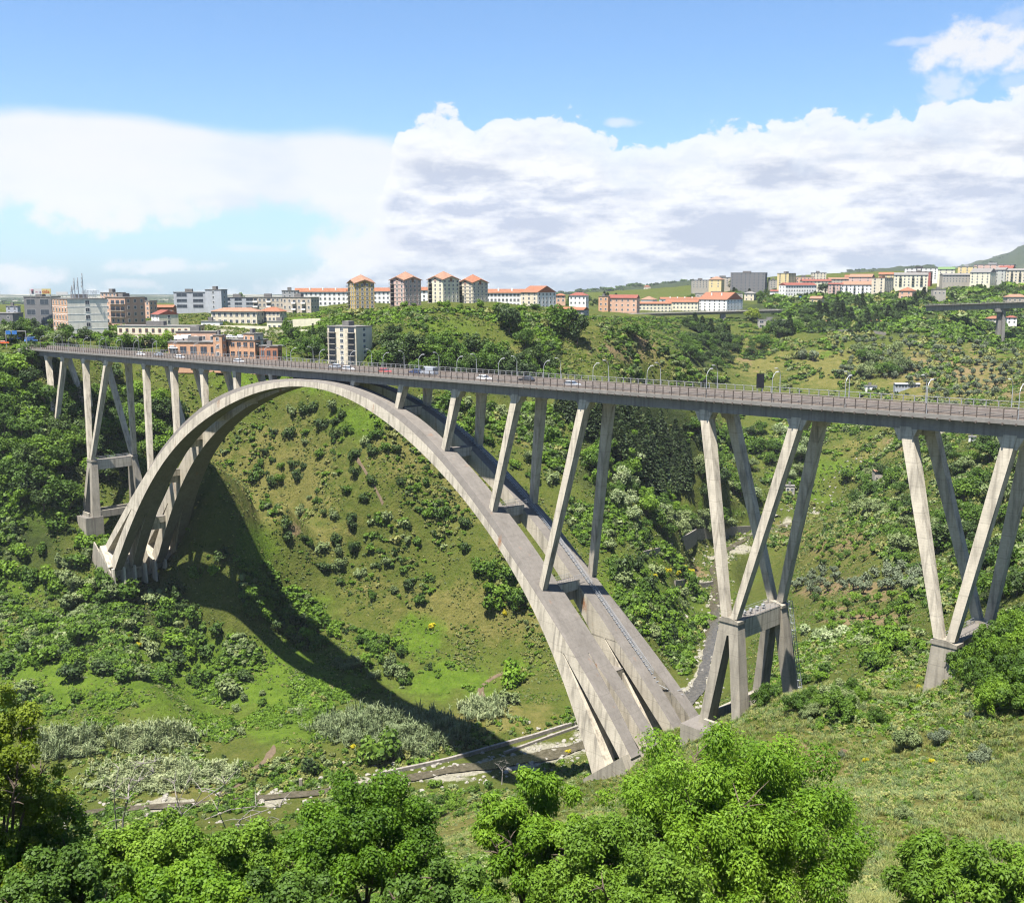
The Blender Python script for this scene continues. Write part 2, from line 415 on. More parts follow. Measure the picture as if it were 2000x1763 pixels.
NS, NL = 640, 760
S_AX = np.linspace(-1.05, 1.05, NS)
L_AX = np.concatenate([np.linspace(math.log(3.6), math.log(75), 70, endpoint=False), np.linspace(math.log(75), math.log(1000), 520, endpoint=False), np.linspace(math.log(1000), math.log(8600), NL - 590)])
GY = np.exp(L_AX)[:, None] * np.ones((1, NS)); GX = GY * S_AX[None, :]
GZ = height(GX, GY)
def ground(X, Y):
    X = np.asarray(X, float); Y = np.maximum(np.asarray(Y, float), 3.7)
    s = (X / Y - S_AX[0]) / (S_AX[1] - S_AX[0]); l = np.interp(np.log(Y), L_AX, np.arange(NL))
    s = np.clip(s, 0, NS - 1.001); l = np.clip(l, 0, NL - 1.001)
    i = l.astype(int); j = s.astype(int); a = l - i; b = s - j
    return (GZ[i, j] * (1 - b) + GZ[i, j + 1] * b) * (1 - a) + (GZ[i + 1, j] * (1 - b) + GZ[i + 1, j + 1] * b) * a
_MY = np.exp(np.concatenate([np.linspace(math.log(30), math.log(1500), 2200), np.linspace(math.log(1500), math.log(8000), 200)]))
def cast(u, v, ymin=30):
    """first ground point along the sight line through photo pixel (u, v)"""
    a, b, c = ray(u, v)
    Y = _MY[_MY >= ymin]; t = Y / b
    f = CAMH + c * t - ground(a * t, Y)
    k = np.nonzero(f <= 0)[0]
    if not len(k): return None
    k = k[0]
    if k == 0: return (a * t[0], Y[0], float(ground(a * t[0], Y[0])))
    w = f[k - 1] / (f[k - 1] - f[k] + 1e-9); y = Y[k - 1] * (1 - w) + Y[k] * w; t = y / b
    return (a * t, y, float(ground(a * t, y)))

def inpoly(u, v, poly):
    u = np.asarray(u); v = np.asarray(v); r = np.zeros(u.shape, bool); n = len(poly)
    for i in range(n):
        (x1, y1), (x2, y2) = poly[i], poly[(i + 1) % n]
        c = ((y1 > v) != (y2 > v)) & (u < (x2 - x1) * (v - y1) / (y2 - y1 + 1e-12) + x1)
        r ^= c
    return r
# ------------------------------------------------------------------ ground sheet
def blobs(u, v, lst):
    r = np.zeros(u.shape)
    for (cu, cv, ru, rv, s) in lst:
        r = np.maximum(r, s * np.exp(-(((u - cu) / ru) ** 2 + ((v - cv) / rv) ** 2)))
    return r
PAINT = {
 'lush': [(420, 1320, 330, 90, 1), (120, 1330, 160, 80, 1), (560, 1420, 120, 40, .8), (870, 1330, 110, 45, .9), (820, 1240, 60, 50, .9), (500, 1080, 60, 60, .8), (560, 1180, 120, 40, .7), (1010, 1290, 80, 30, .5),
          (1250, 1150, 80, 80, .8), (1330, 1210, 50, 60, .9), (1290, 1080, 40, 30, .9), (1400, 1002, 80, 12, .9), (1560, 965, 70, 14, .8), (1600, 920, 120, 30, .7), (1500, 870, 90, 40, .6), (1500, 740, 60, 30, .3),
          (860, 640, 150, 30, .5), (1050, 640, 60, 30, .4), (60, 1000, 120, 120, .6), (20, 1150, 80, 90, .8), (560, 740, 200, 40, .7), (620, 640, 60, 50, .9), (1340, 700, 60, 30, .6), (1600, 680, 60, 12, .6), (1960, 680, 40, 20, .9),
          (1700, 1560, 80, 40, .25), (880, 1560, 80, 40, .5), (700, 820, 80, 40, .8), (1650, 620, 90, 25, .5), (1850, 610, 120, 30, .5)],
 'dry': [(560, 930, 130, 130, .8), (640, 1050, 90, 60, .5), (900, 1190, 160, 60, .9), (1000, 1210, 100, 50, 1), (800, 880, 90, 60, .8), (900, 950, 60, 90, .8), (1040, 830, 60, 60, .7), (980, 1400, 130, 40, .8), (720, 1150, 70, 40, .6), (430, 880, 60, 60, .6),
         (1800, 1600, 320, 190, 1), (1550, 1480, 160, 90, .8), (1350, 1560, 200, 90, .9), (930, 1620, 110, 60, .9), (1480, 700, 60, 50, .9), (1620, 720, 90, 50, .8), (1850, 740, 170, 70, .9), (1010, 690, 90, 25, .6), (800, 655, 120, 18, .5), (1260, 690, 60, 40, .6),
         (330, 1500, 260, 40, .4), (1640, 1060, 120, 60, .7), (1900, 930, 160, 50, .6), (1700, 880, 90, 25, .7), (400, 1560, 160, 30, .7), (1130, 660, 60, 40, .5), (660, 720, 70, 20, .2)],
 'soil': [(575, 1035, 12, 22, .8), (1230, 690, 45, 22, .7), (1255, 665, 22, 20, .8), (1160, 680, 40, 20, .4), (1460, 690, 16, 28, .9), (1590, 1478, 20, 20, 1.0), (1640, 1490, 22, 18, .7), (1650, 1150, 120, 26, .8), (1690, 1210, 90, 24, .9), (1640, 1060, 80, 34, .6), (1850, 720, 160, 60, .55), (1960, 760, 80, 40, .6),
          (1370, 1120, 30, 16, .8), (1770, 870, 40, 12, .8), (1720, 930, 50, 8, .6), (950, 1640, 60, 30, .4), (960, 1600, 50, 26, .4), (1640, 1560, 60, 50, .3), (610, 1370, 8, 40, .7), (540, 870, 8, 8, .3), (1900, 1650, 90, 20, .4), (330, 1545, 60, 14, .5), (200, 1060, 40, 8, .7), (1540, 1040, 40, 24, .6), (1120, 1520, 60, 20, .3)],
 'wood': [(150, 850, 170, 110, 1), (60, 1060, 110, 90, .6), (250, 1200, 170, 90, .6), (720, 660, 90, 40, .6), (980, 740, 140, 40, .8), (1280, 850, 90, 90, 1), (1180, 900, 80, 90, .7), (1370, 680, 60, 50, .9), (1500, 610, 120, 30, .7), (1700, 620, 200, 40, .8), (1900, 590, 120, 40, .8), (1800, 1000, 160, 80, .5), (1900, 1150, 120, 60, .7), (1780, 1260, 120, 40, .6)],
}
def build_ground():
    V = np.stack([GX.ravel(), GY.ravel(), GZ.ravel()], 1)
    idx = np.arange(NS * NL).reshape(NL, NS)
    F = np.stack([idx[:-1, :-1].ravel(), idx[:-1, 1:].ravel(), idx[1:, 1:].ravel(), idx[1:, :-1].ravel()], 1)
    # behind the camera the bank carries on, rising gently
    n0 = len(V)
    bx = np.linspace(-40, 40, 9); back = [(x * (1 if k == 0 else 3), yy, zz) for k, (yy, zz) in enumerate(((3.6, 0), (-30, 27), (-120, 30))) for x in bx]
    for i in range(9): back[i] = (bx[i] / 40 * 1.05 * 3.6, 3.6, float(ground(bx[i] / 40 * 1.05 * 3.6, 3.6)))
    V = np.concatenate([V, np.array(back)])
    e = [[n0 + 9 * k + i, n0 + 9 * k + i + 1, n0 + 9 * k + 10 + i, n0 + 9 * k + 9 + i][::-1] for k in range(2) for i in range(8)]
    F = np.concatenate([F, np.array(e)])
    u, v = project(V[:, 0], np.maximum(V[:, 1], 4), V[:, 2])
    wob = fbm(V[:, 0] / 14, V[:, 1] / 14, 3) * 30
    at = {k: blobs(u + wob, v + wob * .5, l) for k, l in PAINT.items()}
    far = np.clip((V[:, 1] - 1900) / 800, 0, 1)
    for k in at: at[k] = at[k] * (1 - far)
    at['wood'] = np.maximum(at['wood'], far * .75)
    # gravel along the river
    d = np.full(len(V), 1e9)
    m = (V[:, 1] > 150) & (V[:, 1] < 640) & (V[:, 2] < -80)
    for k in range(0, len(RIVER), 3): d[m] = np.minimum(d[m], np.hypot(V[m, 0] - RIVER[k, 0], V[m, 1] - RIVER[k, 1]))
    at['gravel'] = np.clip((3.2 + fbm(V[:, 0] / 16, V[:, 1] / 16, 3) * 8 - d) / 3, 0, 1) * np.clip((-100 - V[:, 2]) / 6, 0, 1)
    at['gravel'] = np.maximum(at['gravel'], blobs(u + wob * .6, v + wob * .2, [(1085, 1468, 66, 22, 1), (1035, 1488, 40, 12, 1), (880, 1522, 60, 9, .8), (1150, 1440, 30, 20, 1), (120, 1592, 70, 9, 1), (1440, 1072, 40, 12, .9), (1490, 1046, 26, 8, .8), (1376, 1318, 14, 40, .7), (1300, 1420, 40, 12, .6), (520, 1560, 60, 8, .6), (470, 648, 95, 13, .8), (330, 660, 70, 9, .7), (565, 645, 45, 10, .7), (250, 650, 50, 10, .6), (480, 625, 90, 8, .6)]))
    rk = np.clip((V[:, 1] - 5000) / 600, 0, 1) * np.clip(.5 + fbm(V[:, 0] / 500, V[:, 1] / 500, 4) * 1.2, 0, 1); at['gravel'] = np.maximum(at['gravel'], rk * .62)
    me = np_mesh('ground', V, F, [ground_mat()], at, smooth=True)
    o = link(bpy.data.objects.new('ground', me)); tag(o, kind='structure')
    return o

def ground_mat():
    m, nt, b = nmat('hillside', .95, .1)
    g = N(nt, 'ShaderNodeNewGeometry').outputs['Position']
    A = lambda n: N(nt, 'ShaderNodeAttribute', attribute_name=n).outputs['Fac']
    n1 = noise(nt, g, .035, 6, .6); n2 = noise(nt, g, .22, 6, .65); n3 = noise(nt, g, 1.1, 5, .7)
    sp = N(nt, 'ShaderNodeTexVoronoi'); sp.inputs['Scale'].default_value = .45; L(nt, g, sp.inputs['Vector'])
    base = mixc(nt, mapr(nt, n2, .32, .68), (.085, .125, .020, 1), (.17, .18, .045, 1))
    base = mixc(nt, mapr(nt, n1, .45, .65), base, (.125, .165, .030, 1))
    lush = mixc(nt, mapr(nt, n2, .3, .7), (.088, .165, .014, 1), (.17, .265, .030, 1))
    dry = mixc(nt, mapr(nt, n2, .3, .7), (.155, .165, .040, 1), (.27, .245, .085, 1))
    wood = mixc(nt, mapr(nt, n2, .3, .7), (.030, .050, .016, 1), (.066, .092, .028, 1))
    soil = mixc(nt, mapr(nt, n3, .3, .7), (.24, .17, .095, 1), (.42, .315, .19, 1))
    def w(nm, k=.9): return mapr(nt, math_(nt, 'ADD', A(nm), math_(nt, 'MULTIPLY', math_(nt, 'SUBTRACT', n2, .5), k)), .3, .62)
    c = mixc(nt, w('dry'), base, dry); c = mixc(nt, w('lush'), c, lush); c = mixc(nt, w('wood'), c, wood); c = mixc(nt, w('soil', 1.1), c, soil)
    # tufts and low growth of differing colour
    c = mixc(nt, math_(nt, 'MULTIPLY', mapr(nt, n3, .5, .66), .5), c, (.052, .078, .022, 1))
    c = mixc(nt, math_(nt, 'MULTIPLY', mapr(nt, noise(nt, g, .6, 4, .7), .58, .72), .35), c, (.28, .245, .12, 1))
    gr = mixc(nt, mapr(nt, n3, .3, .7), (.30, .285, .24, 1), (.60, .57, .49, 1))
    c = mixc(nt, mapr(nt, math_(nt, 'ADD', A('gravel'), math_(nt, 'MULTIPLY', math_(nt, 'SUBTRACT', n3, .5), .7)), .35, .6), c, gr)
    c = mixc(nt, 1., c, (KA * .86, KA * .86, KA * .78, 1), 'MULTIPLY')
    L(nt, c, b.inputs['Base Color'])
    bump(nt, math_(nt, 'ADD', n3, math_(nt, 'MULTIPLY', n2, 2.)), b, .9, .8)
    return m

def strip(name, pts, width, mat, lift=.25, z=None, jit=0, kind='structure', step=2.0, parent=None):
    """a ribbon laid on the ground along world points"""
    pts = np.array([p[:2] for p in pts], float)
    d = np.concatenate([[0], np.cumsum(np.hypot(*np.diff(pts, axis=0).T))]); n = max(3, int(d[-1] / step))
    t = np.linspace(0, d[-1], n); C = np.stack([np.interp(t, d, pts[:, i]) for i in range(2)], 1)
    for _ in range(5): C[1:-1] = (C[:-2] + 2 * C[1:-1] + C[2:]) / 4
    T = np.gradient(C, axis=0); T /= np.linalg.norm(T, axis=1)[:, None] + 1e-9; Nn = np.stack([-T[:, 1], T[:, 0]], 1)
    w = (np.interp(t / d[-1], np.linspace(0, 1, len(width)), width) if hasattr(width, '__len__') else np.full(n, float(width)))
    k = 7; V = []
    for j in range(k):
        a = (j / (k - 1) - .5)
        q = C + Nn * (w * a * (1 + jit * fbm(t / 9 + 40 * (a > 0), t * 0 + 3.3, 3)))[:, None]
        zz = (ground(q[:, 0], q[:, 1]) + lift * (1 - (2 * a) ** 4 * .9)) if z is None else np.interp(t / d[-1], np.linspace(0, 1, len(z)), z)
        V.append(np.concatenate([q, zz[:, None]], 1))
    V = np.stack(V, 1).reshape(-1, 3); idx = np.arange(n * k).reshape(n, k)
    F = np.stack([idx[:-1, :-1].ravel(), idx[1:, :-1].ravel(), idx[1:, 1:].ravel(), idx[:-1, 1:].ravel()], 1)
    o = link(bpy.data.objects.new(name, np_mesh(name, V, F, [mat], smooth=True)), parent)
    if kind: tag(o, kind=kind)
    return o

ground_o = build_ground()
# the stream
_rw = [2.6, 2.6, 2.8, 3, 4.5, 6.5, 5.5, 4.5, 4.5, 4.5, 4.2, 4, 3.6, 3.2, 3, 3]
_ra = np.concatenate([[0], np.cumsum(np.hypot(*np.diff(RIVER[:, :2], axis=0).T))])
strip('river', RIVER, _rw, M['water'], z=list(np.interp(np.linspace(0, _ra[-1], 60), _ra, RIVER[:, 2]) + .12), jit=.5)
def cpts(px): return [c for c in (cast(*q) for q in px) if c]
strip('dirt_path', cpts([(628, 1342), (620, 1365), (612, 1385), (606, 1402)]), [1.4, 1.8, 1.2], M['soil'], lift=.2, jit=1.0)
strip('dirt_path', cpts([(534, 1456), (536, 1472), (520, 1485), (500, 1497), (487, 1508), (470, 1525), (445, 1540), (425, 1552)]), [1.2, 2.4, 1.6, 3.6, 1.8, 3], M['soil'], lift=.22, jit=1.1)
strip('dirt_path', cpts([(990, 1310), (955, 1325), (938, 1340), (935, 1352), (945, 1362)]), [1.2, 2, 2.6, 1.6], M['soil'], lift=.35, jit=.5)
strip('dirt_path', cpts([(690, 880), (702, 905), (715, 925), (735, 960), (748, 985)]), [.8, 1, .8], M['soil'], lift=.2, jit=.8)
strip('dirt_path', cpts([(1180, 885), (1210, 925), (1232, 960)]), [.7, .6], M['soil'], lift=.2, jit=.6)
strip('dirt_track', cpts([(1660, 990), (1690, 975), (1725, 962), (1732, 950), (1722, 935)]), [3, 3.5, 3], M['soil'], lift=.35, jit=.3)

def wallpx(name, px, h, th, mat, label, cat='wall', group=None, level=False):
    """a low wall that follows the ground under photo points"""
    pts = cpts(px); d = [0]
    for a, b in zip(pts[:-1], pts[1:]): d.append(d[-1] + math.dist(a[:2], b[:2]))
    n = max(2, int(d[-1] / 3)); t = np.linspace(0, d[-1], n)
    X = np.interp(t, d, [p[0] for p in pts]); Y = np.interp(t, d, [p[1] for p in pts]); Z = ground(X, Y)
    if level: Z = np.linspace(Z[0], Z[-1], n)
    for _ in range(4): Z[1:-1] = (Z[:-2] + 2 * Z[1:-1] + Z[2:]) / 4
    base_d = 7 if level else 1.5
    mb = MB(); T = np.gradient(np.stack([X, Y], 1), axis=0); T /= np.linalg.norm(T, axis=1)[:, None]
    sec = lambda i: [(X[i] - T[i, 1] * s * th / 2, Y[i] + T[i, 0] * s * th / 2, Z[i] + e) for s, e in ((-1, -base_d), (1, -base_d), (1, h), (-1, h))]
    base = [sec(i) for i in range(n)]
    vs = len(mb.v)
    for s in base: mb.v += s
    for i in range(n - 1):
        for k in range(4):
            a = i * 4 + k; b2 = i * 4 + (k + 1) % 4; mb.f.append((a, b2, b2 + 4, a + 4)); mb.m.append(0)
    mb.f.append((0, 1, 2, 3)); mb.f.append(tuple(4 * (n - 1) + k for k in range(4))[::-1]); mb.m += [0, 0]
    o = mb.build(name, mat); tag(o, label, cat, group); return o
wallpx('river_wall', [(742, 1514), (800, 1502), (870, 1487), (960, 1462), (1040, 1440), (1130, 1412)], 1.1, .9, M['stonewall'], 'low pale stone river wall running down to the arch foot, the higher of two', 'wall')
wallpx('river_wall', [(985, 1472), (1040, 1452), (1090, 1434), (1130, 1420)], .8, .8, M['stonewall'], 'short weathered stone wall just below the long river wall beside the gravel', 'wall')
wallpx('retaining_wall', [(1256, 1082), (1275, 1082), (1310, 1066), (1360, 1050), (1420, 1037), (1480, 1030)], 1.3, .7, M['stonewall'], 'long curved stone retaining wall above the yellow broom by the stream', 'wall', level=True)
wallpx('garden_wall', [(1620, 652), (1660, 648), (1700, 650), (1730, 655)], 2.2, .8, M['stonewall'], 'grey garden wall below the orange roofed hillside house', 'wall')
wallpx('garden_wall', [(1318, 1142), (1350, 1140), (1392, 1142)], 2., .8, M['stonewall'], 'short grey terrace wall beside the stream above white rubble', 'wall')
# ------------------------------------------------------------------ the arch bridge
GRADE = .01662
PE = [-0.702, 3.706, -34.405, -15.38, -16.93, 15.157, 12.212, -4.284, -2.863]
PI_ = [-2.271, 2.778, -48.265, -10.057, 19.68, 13.282, -22.98, -5.392, 4.933]
def pol(c, x): return sum(k * (x / 100) ** i for i, k in enumerate(c))
def zE(x): return pol(PE, x)                        # outer top edge of a rib
def zI(x): return pol(PI_, x)                       # outer bottom edge
def crown_lift(x): return .5 + 1.25 * min(1, abs(x) / 55) - 1.70 * min(1, max(0, (abs(x) - 88) / 24))   # the top surface rises inwards from its edge
Y0r, Br, I0r, BIr = 6.156, .0957, 2.34, .009
def yo(z): return Y0r - Br * z
def yi(z, x): return (I0r - BIr * z) * min(1, abs(x) / 26) + .02
def dz(x): return GRADE * x

bridge = empty('arch_bridge')
bridge.matrix_world = BR_M
tag(bridge, 'long grey concrete arch bridge with V shaped piers crossing the green valley', 'bridge', None)
def bpart(mb, name, mat, parent=None, bevel=0): return mb.build(name, mat, parent or bridge, bevel)

def rib(sgn):
    mb = MB()
    xs = list(np.linspace(-1, 1, 113)); SPL = .885
    def sec(t):
        xe, xi = 128.5 * t, 119.6 * t
        ze, zi = zE(xe), zI(xi)
        A = Vector((xe, sgn * -yo(ze), ze)); B = Vector((xi, sgn * -yo(zi), zi))
        zt = ze + crown_lift(xe); ztm = ze + crown_lift(xe) * .92
        C = Vector((xe, sgn * -(yo(ze) - .7), zt)); D = Vector((xe, sgn * -yi(ze, xe), zt)); E2 = Vector((xi, sgn * -yi(zi, xi), zi))
        return A, B, E2, D, C
    prev = None
    for t in [x for x in xs if abs(x) <= SPL + 1e-6]:
        S = sec(t)
        n = len(mb.v); mb.v += [tuple(p) for p in S]
        if prev is not None:
            for k in range(5):
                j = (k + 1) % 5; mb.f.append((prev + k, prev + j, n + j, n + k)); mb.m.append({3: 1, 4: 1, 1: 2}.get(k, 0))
        else: mb.f.append(tuple(n + k for k in range(5))); mb.m.append(0)
        prev = n
    mb.f.append(tuple(prev + k for k in range(5))[::-1]); mb.m.append(0)
    RM = [M['concrete_rib'], M['concrete_top'], M['concrete_shaded']]
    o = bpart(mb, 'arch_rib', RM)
    # towards each springing the hollow box opens into four legs
    for side in (-1, 1):
        for upper in (1, 0):
            for outer in (1, 0):
                l = MB(); prev = None; ts = np.linspace(SPL - .012, 1.012, 15)
                for t in ts:
                    q = min(1, max(0, (t - SPL) / (1 - SPL)))
                    A, B, E2, D, C = sec(side * t)
                    if upper: w0, w1 = 0., .46 - .22 * q
                    else: w0, w1 = .52 + .10 * q, 1.
                    h0, h1 = (0., .485 - .17 * q) if outer else (.515 + .14 * q, 1.)
                    T0 = A.lerp(D, 0); pt = lambda w, h: (A.lerp(B, w)).lerp(D.lerp(E2, w), h)
                    S = [pt(w0, h0), pt(w0, h1), pt(w1, h1), pt(w1, h0)]
                    n = len(l.v); l.v += [tuple(p) for p in S]
                    if prev is not None:
                        for k in range(4):
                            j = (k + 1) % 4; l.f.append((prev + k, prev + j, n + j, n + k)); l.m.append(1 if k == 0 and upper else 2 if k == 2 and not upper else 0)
                    else: l.f.append(tuple(n + k for k in range(4))); l.m.append(0)
                    prev = n
                l.f.append(tuple(prev + k for k in range(4))[::-1]); l.m.append(0)
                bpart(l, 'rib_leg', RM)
    return o
ribs = {s: rib(s) for s in (1, -1)}      # +1 near, -1 far

def prism(a, b, wa, da, wb, db):
    """leg from top centre a to foot centre b; w along x, d along y"""
    q = lambda c, w, d: [(c[0] - w / 2, c[1] - d / 2, c[2]), (c[0] + w / 2, c[1] - d / 2, c[2]), (c[0] + w / 2, c[1] + d / 2, c[2]), (c[0] - w / 2, c[1] + d / 2, c[2])]
    return q(b, wb, db), q(a, wa, da)
def hexleg(a, b, wa, da, wb, db):
    """leg with a shallow ridge down its outer face, as cast"""
    def q(c, w, d):
        s = -1 if c[1] < 0 else 1
        return [(c[0] - w / 2, c[1] + s * d / 2, c[2]), (c[0] + w / 2, c[1] + s * d / 2, c[2]), (c[0] + w / 2, c[1] - s * d / 2, c[2]), (c[0] - w / 2, c[1] - s * d / 2, c[2])]
    return q(b, wb, db), q(a, wa, da)

WC = 4.37; FARO = 1.4
# columns standing on the arch
for k, (xt, xb) in {1: (21.5, 20.8), 2: (43.09, 41.5), 3: (64.65, 61.37), 4: (85.99, 80.28), 5: (107.5, 98.77)}.items():
    for sx in (-1, 1):
        for sy in (-1, 1):
            zb = zE(sx * xb) + crown_lift(xb) - .6
            if k == 1: zb = zE(sx * xb) + .1
            yb = {1: 4.5, 2: 5.11, 3: 5.87, 4: 7.10, 5: 8.64}[k] - .85
            if sx * sy == 1: pass
            WC = 4.37 + (FARO if sy > 0 else 0); yb += FARO if sy > 0 else 0
            A, B = prism((sx * xt, sy * (WC - 1.05), dz(sx * xt) + .35), (sx * xb, sy * yb, zb), 2.05, 2.1, 1.45, 1.7)
            mb = MB().quadbox(A, B)
            # flared head under the girder
            h = dz(sx * xt)
            mb.quadbox([(sx * xt - 1.06, sy * (WC - 2.14), h - 1.6), (sx * xt + 1.06, sy * (WC - 2.14), h - 1.6), (sx * xt + 1.06, sy * (WC - .02), h - 1.6), (sx * xt - 1.06, sy * (WC - .02), h - 1.6)],
                       [(sx * xt - 2.2, sy * (WC - 2.14), h + .3), (sx * xt + 2.2, sy * (WC - 2.14), h + .3), (sx * xt + 2.2, sy * (WC - .02), h + .3), (sx * xt - 2.2, sy * (WC - .02), h + .3)]) if k > 2 else None
            bpart(mb, 'column', M['concrete'])
RMX = [M['concrete_rib'], M['concrete_top']]
# cross beams tying the ribs under each pair of columns
for sx in (-1, 1):
    for xb in (41.5, 61.37, 80.28, 98.77, 112.5):
        z = zE(sx * xb) + crown_lift(xb) - (.35 if xb < 110 else 6.0)
        w = I0r - BIr * z + .4
        mb = MB(); ax = 1.5
        mb.box(sx * xb - ax, sx * xb + ax, -w, w, z - 2.0, z + .25)
        mb.box(sx * xb - .35, sx * xb + .35, -w, w, z - 4.6, z - 2.0)
        mb.box(sx * xb - ax - .02, sx * xb + ax + .02, -w + .02, w - .02, z + .25, z + .28, 1)
        bpart(mb, 'cross_beam', RMX)

# V piers: x of the two heads, x of the foot, z of the cap, style
VP = [(139.83, 160.72, 150.0, -36.9, 1), (-139.83, -160.72, -150.0, -41.0, 1), (181.8, 199.3, 192.2, -31.2, 0), (-181.8, -199.3, -187.0, -31.2, 0)]
for (x1, x2, xf, zc, kind) in VP:
    for sy in (-1, 1):
        WC = 4.37 + (FARO if sy > 0 else 0); yf = WC + .107 * -zc - .85
        for xt in (x1, x2):
            off = 1.05 if xt > xf else -1.05
            A, B = prism((xt, sy * (WC - 1.05), dz(xt) + .35), (xf + off, sy * yf, zc - .1), 2.1, 2.15, 1.45, 1.7)
            mb = MB().quadbox(A, B); h = dz(xt)
            mb.quadbox([(xt - 1.15, sy * (WC - 2.14), h - 2.), (xt + 1.15, sy * (WC - 2.14), h - 2.), (xt + 1.15, sy * (WC - .02), h - 2.), (xt - 1.15, sy * (WC - .02), h - 2.)],
                       [(xt - 2.3, sy * (WC - 2.14), h + .3), (xt + 2.3, sy * (WC - 2.14), h + .3), (xt + 2.3, sy * (WC - .02), h + .3), (xt - 2.3, sy * (WC - .02), h + .3)])
            bpart(mb, 'pier_leg', M['concrete'])
        # cap and pedestal
        ped = MB()
        yo_ = yf + 1.0; yi_ = yf - 1.7
        Yq = lambda a, b2: (sy * a, sy * b2) if sy > 0 else (sy * b2, sy * a)
        y0, y1 = Yq(yi_, yo_)
        ped.quadbox([(xf - 2.3, y0, zc - 1.1), (xf + 2.3, y0, zc - 1.1), (xf + 2.3, y1, zc - 1.1), (xf - 2.3, y1, zc - 1.1)], [(xf - 2.3, y0, zc - .5), (xf + 2.3, y0, zc - .5), (xf + 2.3, y1, zc - .5), (xf - 2.3, y1, zc - .5)])
        ped.quadbox([(xf - 2.3, y0, zc - .5), (xf + 2.3, y0, zc - .5), (xf + 2.3, y1, zc - .5), (xf - 2.3, y1, zc - .5)], [(xf - .5, y0, zc), (xf + .5, y0, zc), (xf + .5, y1, zc), (xf - .5, y1, zc)])
        if kind:
            zb = zc - 22.5; ysh = 1.9
            a0, a1 = Yq(yi_ + .1, yo_ - .2); b0, b1 = Yq(yi_ + ysh - .6, yo_ + ysh)
            zs = zc - 3.6
            m_ = lambda x0, x1, ya, yb, z: [(x0, ya, z), (x1, ya, z), (x1, yb, z), (x0, yb, z)]
            f = (zc - 1.1 - zs) / (zc - 1.1 - zb); s0, s1 = a0 + (b0 - a0) * f, a1 + (b1 - a1) * f
            wt = 2.05; wb = 5.0; ws = wt + (wb - wt) * f
            ped.quadbox(m_(xf - ws, xf + ws, s0, s1, zs), m_(xf - wt, xf + wt, a0, a1, zc - 1.1))
            for d in (-1, 1):
                xs0 = sorted((xf + d * ws, xf + d * .22)); xs1 = sorted((xf + d * wb, xf + d * (wb - 1.95)))
                ped.quadbox(m_(xs1[0], xs1[1], b0, b1, zb), m_(xs0[0], xs0[1], s0, s1, zs))
            bpart(ped, 'pedestal', M['concrete_pale'])
        else:
            zb = zc - 12
            b0, b1 = Yq(yi_, yo_ + .6)
            ped.quadbox([(xf - 3.0, b0, zb), (xf + 3.2, b0, zb), (xf + 3.2, b1, zb), (xf - 3.0, b1, zb)], [(xf - 2.05, y0 + .15, zc - 1.1), (xf + 2.05, y0 + .15, zc - 1.1), (xf + 2.05, y1 - .15, zc - 1.1), (xf - 2.05, y1 - .15, zc - 1.1)])
            bpart(ped, 'pedestal', M['concrete_pale'])
    # tie beam between the two pedestals, with a light handrail
    w = yf - 1.7
    tb = MB().box(xf - 1.1, xf + 1.9, -w + FARO, w, zc - 4.4 if kind else zc - 2, zc - .55); tb.box(xf - 1.12, xf + 1.92, -w + FARO + .02, w - .02, zc - .55, zc - .52, 1); bpart(tb, 'tie_beam', [M['concrete'], M['concrete_top']])
    hr = MB()
    for xx in (xf - .9, xf + 1.75):
        for zz in (zc + .5, zc): hr.tube([(xx, -w, zz), (xx, w, zz)], .035, 5)
        for yy in np.linspace(-w, w, 9): hr.tube([(xx, yy, zc - .55), (xx, yy, zc + .5)], .035, 5)
    bpart(hr, 'handrail', M['galv'])
    if kind:
        zb = zc - 22.5; yb = yf + 1.0 + 1.9
        ft = MB()
        for sy in (-1, 1):
            ft.box(xf - 3.2, xf + 3.2, sy * (yb - .9) - .35, sy * (yb - .9) + .35, zb - .5, zb + 1.5)      # parapet between the feet
        for d in (-1, 1): ft.box(xf + d * 4.3 - .35, xf + d * 4.3 + .35, -yb + 3.2, yb - 3.2, zb - .5, zb + (1.6 if d < 0 else 2.2))
        bpart(ft, 'plinth_wall', M['concrete_pale'])
        for sy in (-1, 1):
            fb = MB().box(xf - (7.2 if xf > 0 else 5.6), xf + (6.4 if xf > 0 else 5.4), *sorted((sy * (yb - 5.5), sy * (yb + 1.6))), zb - 9, zb + .02); fb.box(xf - (7.18 if xf > 0 else 5.58), xf + (6.38 if xf > 0 else 5.38), *sorted((sy * (yb - 5.48), sy * (yb + 1.58))), zb + .02, zb + .05, 1); bpart(fb, 'footing', [M['concrete_pale'], M['concrete_top']])
        if xf > 0:
            for yy in (-3.6, -1.4, .8, 3.0):                        # small floodlights on the tie beam
                fl = MB(); fl.box(xf + .2, xf + .7, yy - .3, yy + .3, zc - .1, zc + .45); fl.tube([(xf + .45, yy, zc - .55), (xf + .45, yy, zc)], .05, 5)
                bpart(fl, 'floodlight', M['lamp_metal'])

